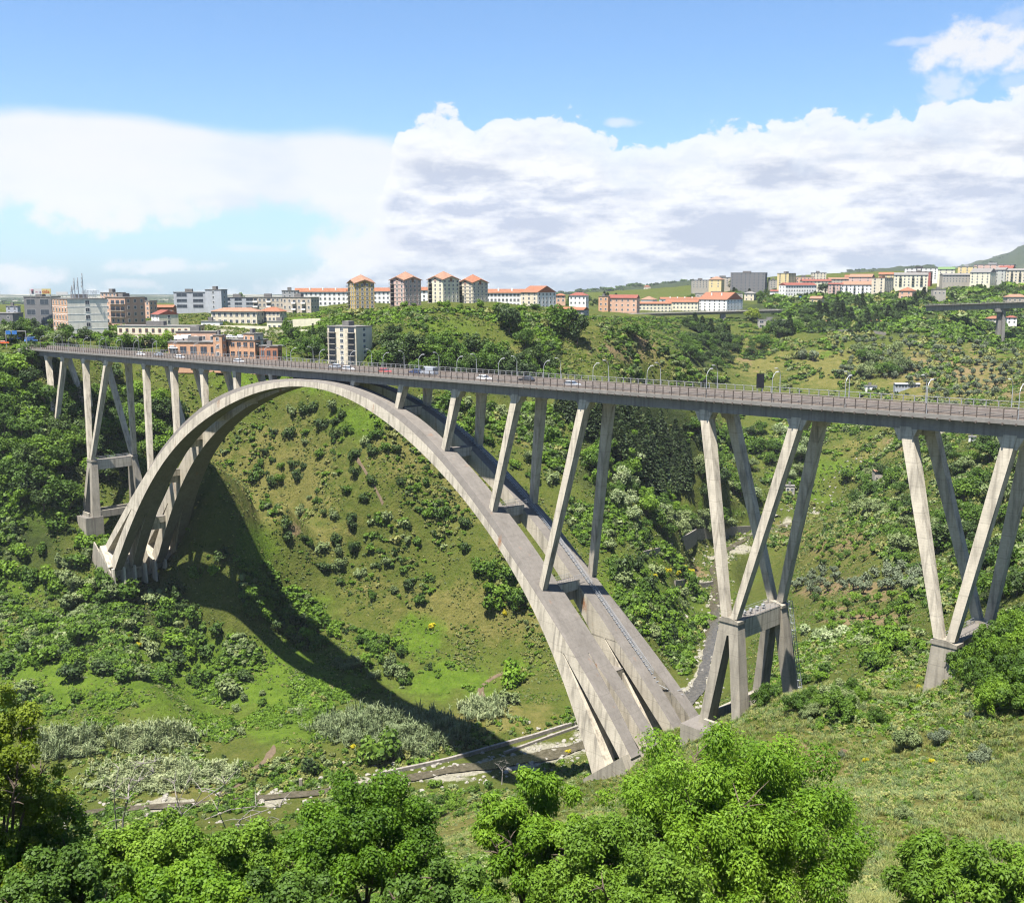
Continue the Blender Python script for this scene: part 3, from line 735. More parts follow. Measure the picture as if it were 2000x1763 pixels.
# caged ladder on the far pedestal of the right pier
lad = MB(); lx = 152.9; ly0 = 10.2
for d in (-.35, .35):
    lad.tube([(lx + d + .2, ly0 - 1.2, -36.4), (lx + d + 3.1, ly0 + .4, -59)], .05, 5)
for k in range(46):
    f = k / 45; x = lx + .2 + 2.9 * f; y = ly0 - 1.2 + 1.6 * f; z = -36.4 - 22.6 * f
    lad.tube([(x - .35, y, z), (x + .35, y, z)], .03, 4)
    if k % 3 == 0:
        ring = [(x + .45 * math.cos(a) , y - .05 - .75 * math.sin(a), z) for a in np.linspace(0, math.pi, 7)]
        lad.tube(ring, .04, 4)
for a in np.linspace(.3, math.pi - .3, 4):
    lad.tube([(lx + .2 + .45 * math.cos(a), ly0 - 1.25 - .75 * math.sin(a), -36.4), (lx + 3.1 + .45 * math.cos(a), ly0 + .35 - .75 * math.sin(a), -59)], .035, 4)
bpart(lad, 'caged_ladder', M['galv'])

# handrails: stair along the far rib, and the two platforms
hr = MB()
for yy in (4.1, 4.9):
    pts = [(x, yy + .012 * max(0, x - 30) * 2, zE(x) + crown_lift(x) + 1.0) for x in np.arange(34, 122, 2.2)]
    hr.tube(pts, .05, 5); hr.tube([(p[0], p[1], p[2] - .5) for p in pts], .04, 5)
    for p in pts: hr.tube([(p[0], p[1], p[2] - 1.1), p], .035, 4)
for x in np.arange(34, 122, .8):
    z = zE(x) + crown_lift(x) + .12; y = 4.1 + .024 * max(0, x - 30); hr.box(x - .12, x + .12, y, y + .8, z - .05, z + .02)
for xb in (80.28, 98.77):
    z = zE(xb) + crown_lift(xb) - .1; w = 4.5
    for xx in (xb - 1.3, xb + 1.4):
        for zz in (1.1, .55): hr.tube([(xx, -w, z + zz), (xx, w, z + zz)], .04, 5)
        for yy in np.linspace(-w, w, 13): hr.tube([(xx, yy, z), (xx, yy, z + 1.1)], .03, 4)
bpart(hr, 'stair_railing', M['galv'])
# tangle of old scaffold at the foot of that stair
rr = random.Random(5)
for _ in range(22):
    x, y, z = 119 + rr.uniform(-1, 5), rr.uniform(5.5, 11), -64 + rr.uniform(-2, 2)
    a = rr.uniform(0, 3.1); l = rr.uniform(1.2, 3); sc = MB().tube([(x, y, z), (x + l * math.cos(a), y + l * math.sin(a), z + rr.uniform(-.8, .8))], .06, 5); bpart(sc, 'scaffold_tube', M['galv'])

# springing blocks
for sx, ztop, zbot in ((1, -66.5, -86), (-1, -70.5, -92)):
    for sy in (-1, 1):
        e, i = 128.5 * sx, 119.6 * sx
        ze, zi = zE(e), zI(i)
        fbk = MB()
        yq = sorted((sy * 1.4, sy * 15.2))
        fx = 1.2 if sx > 0 else -3.2; A = [(i - sx * fx, yq[0], zi - 1.2), (e + sx * .8, yq[0], ze - .9), (e + sx * .8, yq[1], ze - .9), (i - sx * fx, yq[1], zi - 1.2)]
        bx_ = 2.5 if sx > 0 else 6.5; B = [(i + sx * bx_, yq[0], zi - 11), (e + sx * 7, yq[0], ze - 14), (e + sx * 7, yq[1], ze - 14), (i + sx * bx_, yq[1], zi - 11)]
        fbk.quadbox(B, A)
        if sx < 0:                                                  # deep fins under the left springing
            for yy in np.linspace(yq[0] + .6, yq[1] - .6, 4):
                fbk.quadbox([(i + .9, yy - .3, zi - 9), (i - 3.5, yy - .3, zi - 9), (i - 3.5, yy + .3, zi - 9), (i + .9, yy + .3, zi - 9)],
                            [(i + .2, yy - .3, zi - 1.3), (i - 1.5, yy - .3, zi - 1.3), (i - 1.5, yy + .3, zi - 1.3), (i + .2, yy + .3, zi - 1.3)])
        bpart(fbk, 'springing_block', M['concrete_pale'] if sx > 0 else M['concrete'])
# wing wall at the left springing
bpart(MB().quadbox([(-141, -15.4, -90), (-120, -15.4, -92), (-120, -14.6, -92), (-141, -14.6, -90)], [(-135, -15.2, -70.8), (-121, -15.2, -80.5), (-121, -14.7, -80.5), (-135, -14.7, -70.8)]), 'wing_wall', M['concrete_pale'])

WC = 4.37
# deck: two girders, diaphragms, slab with kerbs, road
XA, XB = -221.0, 240.0
def long(y0, y1, z0, z1, xa=XA, xb=XB): 
    return [(xa, y0, dz(xa) + z0), (xa, y1, dz(xa) + z0), (xa, y1, dz(xa) + z1), (xa, y0, dz(xa) + z1)], [(xb, y0, dz(xb) + z0), (xb, y1, dz(xb) + z0), (xb, y1, dz(xb) + z1), (xb, y0, dz(xb) + z1)]
for sy in (-1, 1):
    wc = WC + (FARO if sy > 0 else 0); mb = MB().quadbox(*long(*sorted((sy * wc, sy * (wc - 1.9))), 0, 2.3)); bpart(mb, 'girder', M['concrete_deck'])
for x in [s * q for s in (-1, 1) for q in (21.5, 43.1, 64.65, 86, 107.5, 139.8, 160.7, 181.8, 199.3)]:
    bpart(MB().box(x - .6, x + .6, -(WC - 1.9), WC + FARO - 1.9, dz(x) + .25, dz(x) + 2.2), 'diaphragm', M['concrete_deck'])
sl_ = MB()
sl_.quadbox(*long(-5.9, 5.9, 2.3, 2.55))
bpart(sl_, 'deck_slab', M['concrete_deck'])
for sy in (-1, 1):
    kb = MB().quadbox(*long(*sorted((sy * 5.55, sy * 5.98)), 2.26, 3.02)); bpart(kb, 'kerb_edge', M['kerb'])
    sw = MB().quadbox(*long(*sorted((sy * 4.35, sy * 5.55)), 2.55, 2.80)); bpart(sw, 'sidewalk', M['kerb'])
bpart(MB().quadbox(*long(-4.35, 4.35, 2.55, 2.68)), 'roadway', M['asphalt'])
for yy in (-4.15, 4.15, -.06, .06):
    pass
ln = MB()
for yy in (-4.0, 4.0):
    for k in range(int((XB - XA) / 20)):
        xa = XA + k * 20; ln.quadbox(*long(yy - .07, yy + .07, 2.684, 2.686, xa, xa + 20))
for k in range(int((XB - XA) / 7)):
    xa = XA + k * 7; ln.quadbox(*long(-.07, .07, 2.684, 2.686, xa, xa + 3))
bpart(ln, 'road_marking', M['white'])
# guard rails: low concrete barrier and steel rail on each side
for sy in (-1, 1):
    g = MB()
    g.quadbox(*long(*sorted((sy * 4.42, sy * 4.72)), 2.78, 3.42))
    bpart(g, 'barrier', M['barrier'])
    g = MB()
    for zz in (3.62, 3.30): g.quadbox(*long(*sorted((sy * 5.28, sy * 5.36)), zz, zz + .13))
    for x in np.arange(XA + 1, XB, 4.24): g.box(x - .05, x + .05, *sorted((sy * 5.29, sy * 5.35)), dz(x) + 2.8, dz(x) + 3.7)
    bpart(g, 'guard_rail', M['barrier'])
# parapet railings: wires and top bar; the hundred nearest posts are parts, the rest one piece
posts = []
PS = 2.12
for sy in (-1, 1):
    xs = np.arange(137.1 - PS * 168, XB - 1, PS) + (0 if sy < 0 else .9)
    for x in xs:
        if x < XA + .5: continue
        w = b2w(x, sy * 5.8, 0); posts.append((math.dist(w, (0, 0, CAMH)) if w[1] > 60 and project(*[np.array(q) for q in w])[0] < 2010 else 1e6 + x, sy, x))
posts.sort()
near100 = set((p[1], p[2]) for p in posts[:100])
protos = {}
for sy in (-1, 1):
    mat = M['rust_post'] if sy < 0 else M['grey_post']
    r = MB(); yy = sy * 5.78
    r.quadbox(*long(yy - .035, yy + .035, 4.66, 4.75))
    for zz in (3.2, 3.7, 4.2): r.quadbox(*long(yy - .015, yy + .015, zz, zz + .03))
    ro = bpart(r, 'railing', mat if sy > 0 else M['rust_post'])
    pm = MB()
    pm.box(-.065, .065, -.08, .08, -.55, 1.92); pm.box(-.13, .13, -.24 if sy < 0 else -.12, .12 if sy < 0 else .24, -.72, -.35)
    if sy > 0: pm.quadbox([(-.09, -.1, 1.8), (.09, -.1, 1.8), (.09, .1, 1.8), (-.09, .1, 1.8)], [(-.5, -.1, 1.97), (-.3, -.1, 1.97), (-.3, .1, 1.97), (-.5, .1, 1.97)])
    me = pm.mesh('railing_post', mat)
    rest = MB()
    for (d, s, x) in posts:
        if s != sy: continue
        if (s, x) in near100:
            o = link(bpy.data.objects.new('railing_post', me), ro); o.location = (x, sy * 5.86, dz(x) + 2.8)
        else:
            z = dz(x) + 2.8; y = sy * 5.86
            rest.box(x - .065, x + .065, y - .08, y + .08, z - .55, z + 1.92)
    if rest.v: tag(bpart(rest, 'railing_post', mat, ro), kind='stuff')
# abutment at the left end
bpart(MB().box(-226, -219.5, -6.2, 6.2, -16, dz(-221) + 2.5), 'abutment', M['concrete_deck'])

# ------------------------------------------------------------------ street lamps on the deck
def lamp_proto():
    root = empty('street_lamp')
    p = MB(); p.tube([(0, 0, 0), (0, 0, .9)], .13, 8); p.tube([(0, 0, .9), (0, 0, 4.2)], [.085, .06], 8)
    arc = [(0, 1.6 * (1 - math.cos(a)), 4.2 + 1.6 * math.sin(a)) for a in np.linspace(0, 1.32, 9)]
    p.tube(arc, .055, 7)
    p.build('pole', M['lamp_metal'], root)
    e = arc[-1]; h = MB()
    h.quadbox([(-.14, e[1] - .1, e[2] - .06), (.14, e[1] - .1, e[2] - .06), (.14, e[1] - .1, e[2] + .10), (-.14, e[1] - .1, e[2] + .10)],
              [(-.20, e[1] + .7, e[2] - .02), (.20, e[1] + .7, e[2] - .02), (.17, e[1] + .7, e[2] + .14), (-.17, e[1] + .7, e[2] + .14)])
    h.build('lamp_head', M['white'], root, .03)
    return root
def copy_thing(root, name=None):
    r = root.copy(); COL.objects.link(r)
    for c in list(root.children):
        d = c.copy(); COL.objects.link(d); d.parent = r
        for g in c.children:
            e = g.copy(); COL.objects.link(e); e.parent = d
    return r
def place_on_bridge(o, x, y, z, rz=0):
    o.matrix_world = BR_M @ Matrix.Translation((x, y, z)) @ Matrix.Rotation(rz, 4, 'Z')
lp = lamp_proto(); first = [True]
LREF = {0: 'first', 1: 'second', 2: 'third', 3: 'fourth', 4: 'fifth', 5: 'sixth', 6: 'seventh', 7: 'eighth', 8: 'ninth', 9: 'tenth'}
near_x = [141.3 + 14.87 * k for k in range(4, -25, -1)]; far_x = [135.8 + 14.87 * k for k in range(4, -25, -1)]
def lamp(x, sy, label, grp):
    o = lp if first[0] else copy_thing(lp); first[0] = False
    place_on_bridge(o, x, sy * 5.72, dz(x) + 2.8, 0 if sy < 0 else math.pi)
    tag(o, label, 'street lamp', grp)
for k, x in enumerate(near_x):
    if x < XA + 1: continue
    lamp(x, -1, ('curved grey street lamp on the near railing of the bridge, %s from the right' % LREF[k]) if k < 10 else 'small curved street lamp far along the near railing towards the left end', 'street lamps along the near railing')
for k, x in enumerate(far_x):
    if x < XA + 1: continue
    lamp(x, 1, ('grey street lamp on the far railing leaning over the road, %s from the right' % LREF[k]) if k < 10 else 'small street lamp far along the far railing towards the left end', 'street lamps along the far railing')

# back of a tall road sign, and a small triangular one
def sign_back(x, y, w, h, zb, label, frame=True):
    root = empty('road_sign'); tag(root, label, 'road sign')
    MB().box(-.06, .06, -w / 2, w / 2, 0, h).build('sign_board', M['dark'], root)
    f = MB()
    if frame:
        for yy in np.linspace(-w / 2 + .1, w / 2 - .1, 5): f.box(-.10, -.061, yy - .03, yy + .03, .05, h - .05)
        f.box(-.11, -.101, -w / 2, w / 2, h * .45, h * .45 + .12)
    for yy in (-w * .35, w * .35): f.tube([(-.02, yy, -zb), (-.02, yy, .02)], .05, 6)
    f.build('sign_frame', M['grey_post'], root)
    place_on_bridge(root, x, y, dz(x) + 2.8 + zb, math.radians(-58)); return root
sign_back(146.4, 5.3, 1.5, 2.9, 1.6, 'tall dark road sign seen from behind on the far side of the deck')
tri = empty('road_sign'); tag(tri, 'small dark triangular road sign behind the far railing', 'road sign')
t_ = MB(); t_.quadbox([(-.04, -.65, 0), (-.04, .65, 0), (-.04, 0, 1.15)], [(.04, -.65, 0), (.04, .65, 0), (.04, 0, 1.15)]); t_.build('sign_plate', M['dark'], tri)
MB().tube([(0, 0, -1.9), (0, 0, .05)], .05, 6).build('sign_post', M['grey_post'], tri)
place_on_bridge(tri, 133.0, 5.3, dz(133) + 4.75, math.radians(-60))

# ------------------------------------------------------------------ vehicles
def paint(name, c, rough=.3):
    m, nt, b = nmat(name, rough, .5); b.inputs['Base Color'].default_value = c; b.inputs['Coat Weight'].default_value = .5; return m
CARP = {'white': paint('paint_white', (.8, .8, .8, 1)), 'grey': paint('paint_grey', (.30, .32, .35, 1)), 'navy': paint('paint_navy', (.03, .05, .12, 1)), 'red': paint('paint_red', (.40, .04, .03, 1)),
        'silver': paint('paint_silver', (.55, .57, .6, 1)), 'black': paint('paint_black', (.03, .03, .035, 1)), 'orange': paint('paint_orange', (.75, .14, .02, 1)), 'blue': paint('paint_blue', (.08, .2, .5, 1))}
def loft(mb, secs, m=0):
    n = len(secs[0]); prev = None
    for s in secs:
        b_ = len(mb.v); mb.v += [tuple(p) for p in s]
        if prev is None: mb.f.append(tuple(b_ + i for i in range(n))[::-1])
        else:
            for i in range(n): j = (i + 1) % n; mb.f.append((prev + i, prev + j, b_ + j, b_ + i)); mb.m.append(m)
        if prev is None: mb.m.append(m)
        prev = b_
    mb.f.append(tuple(prev + i for i in range(n))); mb.m.append(m); return mb
def car_meshes(van=False):
    lo, w = (4.2, .86) if not van else (5.4, .95)
    b_ = MB()
    prof = [(-lo / 2, .35, .70), (-lo / 2 + .15, .28, .86), (-lo * .22, .25, .94), (0, .25, .96), (lo * .22, .25, .94), (lo / 2 - .25, .28, .84), (lo / 2, .36, .66)] if not van else [(-lo / 2, .35, 1.1), (-lo / 2 + .1, .3, 1.2), (lo * .2, .3, 1.2), (lo / 2 - .3, .3, 1.0), (lo / 2, .36, .8)]
    loft(b_, [[(x, -w * q, z0), (x, -w, z0 + .25), (x, -w * .97, z1), (x, w * .97, z1), (x, w, z0 + .25), (x, w * q, z0)] for x, z0, z1 in prof for q in (.93,)])
    roofz = 1.45 if not van else 2.2
    cab = [(-lo * .46, .86, .88), (-lo * .33, roofz - .06, .74), (-lo * .05, roofz, .73), (lo * .10, roofz - .03, .72), (lo * .27, .92, .84)] if not van else [(-lo * .49, 1.15, .93), (-lo * .47, roofz, .86), (lo * .15, roofz, .86), (lo * .30, roofz - .35, .84), (lo * .40, 1.0, .9)]
    g_ = MB(); loft(g_, [[(x, -w * q / .86 * .86, .8), (x, -w * q * .97, z - .07), (x, -w * q * .8, z - .03), (x, w * q * .8, z - .03), (x, w * q * .97, z - .07), (x, w * q, .8)] for x, z, q in cab])
    r_ = MB(); xr0, xr1 = cab[1][0] - .02, cab[3][0] + .02
    r_.quadbox([(xr0, -w * .70, roofz - .10), (xr1, -w * .70, roofz - .10), (xr1, w * .70, roofz - .10), (xr0, w * .70, roofz - .10)], [(xr0 + .1, -w * .6, roofz + .02), (xr1 - .1, -w * .6, roofz + .02), (xr1 - .1, w * .6, roofz + .02), (xr0 + .1, w * .6, roofz + .02)])
    if van: r_.box(-lo * .47, lo * .12, -w * .96, w * .96, 1.1, roofz - .06)
    k = MB(); k.tube([(0, -.1, 0), (0, .1, 0)], .31, 14)
    return b_.mesh('body', M['white'], .03), g_.mesh('window', M['glass'], .02), r_.mesh('roof', M['white'], .02), k.mesh('wheel', M['rubber']), lo, w
CARM = {False: car_meshes(), True: car_meshes(True)}
def car(color, label, van=False, group=None, cat=None):
    b_, g_, r_, k_, lo, w = CARM[van]
    root = empty('van' if van else 'car'); tag(root, label, cat or ('van' if van else 'car'), group)
    for nm, me in (('body', b_), ('roof', r_)):
        o = link(bpy.data.objects.new(nm, me), root); o.material_slots[0].link = 'OBJECT'; o.material_slots[0].material = CARP[color]
    link(bpy.data.objects.new('window', g_), root)
    for sx in (-1, 1):
        for sy in (-1, 1):
            o = link(bpy.data.objects.new('wheel', k_), root); o.location = (sx * lo * .31, sy * (w - .1), .31)
    return root
for (x, y, c, lab, van) in ((-114, -2, 'white', 'white car on the bridge deck near its left end', False), (-108, 2, 'grey', 'grey car on the far lane near the left end of the bridge', False), (-84, -2, 'white', 'white car on the bridge above the left arch columns', False), (-44, -2, 'silver', 'silver car on the bridge just left of the arch crown', False),
                        (4, 2, 'grey', 'grey car on the far lane above the arch crown', False), (16, -2, 'silver', 'silver car on the near lane just past the arch crown', False), (33, -2, 'red', 'red car on the bridge right of the arch crown', False), (41.5, 2, 'navy', 'dark blue car ahead of the silver car on the far lane', False), (47, 2, 'grey', 'grey van on the far lane over the second arch column', True),
                        (73, -2.1, 'white', 'white car on the near lane over the third arch column', False), (83.5, 2, 'black', 'dark car on the far lane between two street lamps', False), (102, -2, 'grey', 'dark grey car on the near lane, rightmost car on the deck', False)):
    place_on_bridge(car(c, lab, van, 'cars crossing the bridge'), x, y, dz(x) + 2.69, 0 if y < 0 else math.pi)
# ------------------------------------------------------------------ vegetation
def unit(a): return a / (np.linalg.norm(a, axis=-1, keepdims=True) + 1e-9)
def leaf_quads(rng, Pp, Nn, size, elong=1.5, sv=.45, along=None, fold=0):
    n = len(Pp)
    Nn = unit(Nn)
    r = rng.normal(size=(n, 3)) if along is None else along + rng.normal(size=(n, 3)) * .35
    T = unit(r - (r * Nn).sum(1, keepdims=True) * Nn); B = np.cross(Nn, T)
    s = size * (1 + sv * rng.uniform(-1, 1, (n, 1)))
    a = T * s * elong * .5; b = B * s * .5
    V = np.stack([Pp - a, Pp + b - a * .1 + Nn * s * .06, Pp + a, Pp - b - a * .1 + Nn * s * .06], 1)
    return V.reshape(-1, 3)
def crown_np(rng, R, lobes=14, leaves=900, leaf=.1, shell=.7, up=.35, elong=1.5, low=-.55, lobe_r=(.30, .52), spread=(.35, .8), droop=0):
    R = np.array(R, float)
    d = unit(rng.normal(size=(lobes, 3))); d[:, 2] = np.where(d[:, 2] < low, -d[:, 2] * .5, d[:, 2])
    c = d * R * rng.uniform(*spread, (lobes, 1)); c[0] = 0
    r = rng.uniform(*lobe_r, lobes) * R.min()
    r[0] *= 1.25
    k = rng.choice(lobes, leaves, p=r ** 2 / (r ** 2).sum())
    q = unit(rng.normal(size=(leaves, 3)) + np.array([0, 0, .15]))
    pos = c[k] + q * (r[k] * (shell + (1.08 - shell) * rng.uniform(0, 1, leaves) ** .6))[:, None]
    # twig sprays that break the outline
    m = rng.uniform(size=leaves) < .16
    pos[m] += q[m] * (r[k[m]] * rng.uniform(.05, .38, m.sum()))[:, None]
    nn = unit(q + rng.normal(size=(leaves, 3)) * .55 + np.array([0, 0, up]))
    al = None
    if droop: al = q + np.array([0, 0, -droop])
    V = leaf_quads(rng, pos, nn, leaf, elong, along=al)
    lt = rng.uniform(0, 1, lobes)
    tone = np.clip(lt[k] * .5 + rng.uniform(0, 1, leaves) * .5, 0, 1)
    V[:, 2] -= 0
    return V, np.repeat(tone, 4)
def quads(n): return np.arange(n * 4).reshape(-1, 4)
def crown_mesh(name, mat, seed, R, zc, **kw):
    rng = np.random.default_rng(seed); V, t = crown_np(rng, R, **kw); V[:, 2] += zc
    return np_mesh(name, V, quads(len(V) // 4), [mat], {'tone': t})
def trunk_mesh(name, seed, h, r, limbs=5, spread=.28, mat=None):
    rng = random.Random(seed); mb = MB()
    lean = (rng.uniform(-.05, .05), rng.uniform(-.05, .05))
    mb.tube([(0, 0, -.12), (lean[0] * .4, lean[1] * .4, h * .5), (lean[0], lean[1], h)], [r * 1.25, r, r * .7], 7)
    for i in range(limbs):
        a = 2 * math.pi * i / limbs + rng.uniform(-.4, .4); z0 = h * rng.uniform(.55, .95); l = spread * rng.uniform(.8, 1.2)
        mb.tube([(lean[0] * z0 / h, lean[1] * z0 / h, z0), (l * .5 * math.cos(a), l * .5 * math.sin(a), z0 + l * .5), (l * math.cos(a), l * math.sin(a), z0 + l * 1.1)], [r * .6, r * .4, r * .18], 5)
    return mb.mesh(name, mat or M['bark'])

# --- unit-sized kinds (one metre across), shared by their copies
SHRUB = [crown_mesh('shrub_foliage', M['l_green'], 100 + i, (.5, .5, .40), .30, lobes=8 + i, leaves=620, leaf=.075, low=-.3) for i in range(4)]
SHRUB_N = [crown_mesh('shrub_foliage', M['l_green'], 120 + i, (.5, .5, .40), .30, lobes=26, leaves=5200, leaf=.030, low=-.35, lobe_r=(.18, .34), spread=(.4, 1.0)) for i in range(3)]
TREE_C = [crown_mesh('crown', M['l_green'], 200 + i, (.5, .5, .44), .56, lobes=15 + 2 * i, leaves=1500, leaf=.052, lobe_r=(.26, .46), spread=(.4, .95)) for i in range(4)]
TREE_T = [trunk_mesh('trunk', 210 + i, .42, .028) for i in range(4)]
OLIVE_C = [crown_mesh('crown', M['l_olive'], 300 + i, (.5, .5, .40), .52, lobes=9, leaves=520, leaf=.075, elong=2.0) for i in range(3)]
OLIVE_T = [trunk_mesh('trunk', 310 + i, .3, .05, 3) for i in range(3)]
ORCH_C = [crown_mesh('crown', M['l_lush'], 330 + i, (.5, .5, .36), .55, lobes=8, leaves=420, leaf=.09) for i in range(2)]
def conifer_mesh(seed, h=2.6, n=1000, wide=.5):
    rng = np.random.default_rng(seed); t = rng.uniform(0, 1, n) ** .75
    ring = np.floor(t * 16) / 16 + rng.uniform(0, .035, n)
    a = rng.uniform(0, 2 * math.pi, n); rr = wide * (1 - ring) ** .85 * (.55 + .45 * rng.uniform(0, 1, n) ** .5) * (1 + .25 * np.sin(a * 3 + seed)) + .03
    pos = np.stack([rr * np.cos(a), rr * np.sin(a), .18 + ring * (h - .2) - rr * .25], 1)
    out = np.stack([np.cos(a), np.sin(a), np.full(n, -.25)], 1)
    V = leaf_quads(rng, pos, np.array([0, 0, 1.]) + rng.normal(size=(n, 3)) * .45 + out * .4, .11, 1.9, along=out)
    return np_mesh('crown', V, quads(n), [M['l_conifer']], {'tone': np.repeat(rng.uniform(0, 1, n), 4)})
CON_C = [conifer_mesh(400 + i, 2.4 + .35 * i, 900) for i in range(3)] + [conifer_mesh(410, 4.6, 900, .5)]
def _ct():
    return MB().tube([(0, 0, -.1), (0, 0, .9)], [.05, .03], 6).mesh('trunk', M['bark'])
CON_T = _ct()
def pine_mesh(seed):
    rng = np.random.default_rng(seed); V, t = crown_np(rng, (.5, .5, .24), lobes=12, leaves=900, leaf=.06, low=-.1, lobe_r=(.5, .8), spread=(.5, .95)); V[:, 2] += .72
    return np_mesh('crown', V, quads(len(V) // 4), [M['l_conifer']], {'tone': t})
PINE_C = [pine_mesh(430)]; PINE_T = [trunk_mesh('trunk', 431, .62, .03, 6, .25)]
def blades(rng, n, rad, h, w, lean, mat, name, plume=0):
    a = rng.uniform(0, 2 * math.pi, n); r = rad * rng.uniform(0, 1, n) ** .5
    b = np.stack([r * np.cos(a), r * np.sin(a), np.zeros(n)], 1)
    hh = h * rng.uniform(.6, 1.1, n); d = rng.uniform(0, 2 * math.pi, n); ln = lean * rng.uniform(.2, 1.2, n)
    D = np.stack([np.cos(d), np.sin(d), np.zeros(n)], 1); Wd = np.stack([-np.sin(d), np.cos(d), np.zeros(n)], 1) * w
    m = b + D * (ln * hh * .3)[:, None] + np.array([0, 0, 1]) * (hh * .62)[:, None]; t = b + D * (ln * hh)[:, None] + np.array([0, 0, 1]) * (hh * (1 - .25 * ln))[:, None]
    V = np.stack([b - Wd, b + Wd, m + Wd * .8, m - Wd * .8, m - Wd * .8, m + Wd * .8, t + Wd * .15, t - Wd * .15], 1).reshape(-1, 3)
    return np_mesh(name, V, np.arange(len(V)).reshape(-1, 4), [mat], {'tone': np.repeat(rng.uniform(0, 1, n), 8)})

def put_mesh(name, me, loc, sc, rz, mat=None, parent=None):
    o = link(bpy.data.objects.new(name, me), parent); o.location = loc; o.scale = sc; o.rotation_euler = (0, 0, rz)
    if mat is not None: o.material_slots[0].link = 'OBJECT'; o.material_slots[0].material = mat
    return o
VR = random.Random(21)
def shrub(loc, w, h=None, mat='l_green', label='', group=None, cat='shrub', name='shrub'):
    h = h or w * VR.uniform(.65, .95)
    o = put_mesh(name, VR.choice(SHRUB_N if loc[1] < 250 else SHRUB), (loc[0], loc[1], loc[2] - .12 * h), (w * VR.uniform(.85, 1.15), w * VR.uniform(.85, 1.15), h * 1.3), VR.uniform(0, 6.28), M[mat]); tag(o, label, cat, group); return o
def tree(loc, w, h, mat='l_green', label='', group=None, kind='tree', name=None, cat=None):
    C, T = {'tree': (TREE_C, TREE_T), 'olive': (OLIVE_C, OLIVE_T), 'orchard': (ORCH_C, OLIVE_T), 'conifer': (CON_C[:3], [CON_T]), 'cypress': (CON_C[3:], [CON_T]), 'pine': (PINE_C, PINE_T)}[kind]
    root = empty(name or {'tree': 'tree', 'olive': 'olive_tree', 'orchard': 'orchard_tree', 'conifer': 'conifer_tree', 'cypress': 'cypress_tree', 'pine': 'pine_tree'}[kind], (loc[0], loc[1], loc[2] - .02 * h), VR.uniform(0, 6.28))
    i = VR.randrange(len(C)); me = C[i]
    top = max(me.vertices[k].co.z for k in range(0, len(me.vertices), 7))
    sx, sz = w, h / top
    put_mesh('crown', me, (0, 0, 0), (sx * VR.uniform(.9, 1.1), sx * VR.uniform(.9, 1.1), sz), 0, M[mat] if mat else None, root)
    put_mesh('trunk', T[i % len(T)], (0, 0, 0), (sx, sx, sz), 0, None, root)
    tag(root, label, cat or {'tree': 'tree', 'olive': 'olive tree', 'orchard': 'fruit tree', 'conifer': 'conifer', 'cypress': 'cypress', 'pine': 'pine tree'}[kind], group); return root

def scatter(poly, n, mind=9, tries=40, vpow=0):
    """photo points inside an outline, then the ground they stand on"""
    xs = [p[0] for p in poly]; ys = [p[1] for p in poly]; out = []; px = []
    for _ in range(n * tries):
        if len(out) >= n: break
        u, v = VR.uniform(min(xs), max(xs)), VR.uniform(min(ys), max(ys))
        if not inpoly(np.array([u]), np.array([v]), poly)[0]: continue
        if any((u - a) ** 2 + (v - b) ** 2 * 2 < mind ** 2 for a, b in px): continue
        c = cast(u, v)
        if c and c[1] < 2500: px.append((u, v)); out.append(c)
    return out
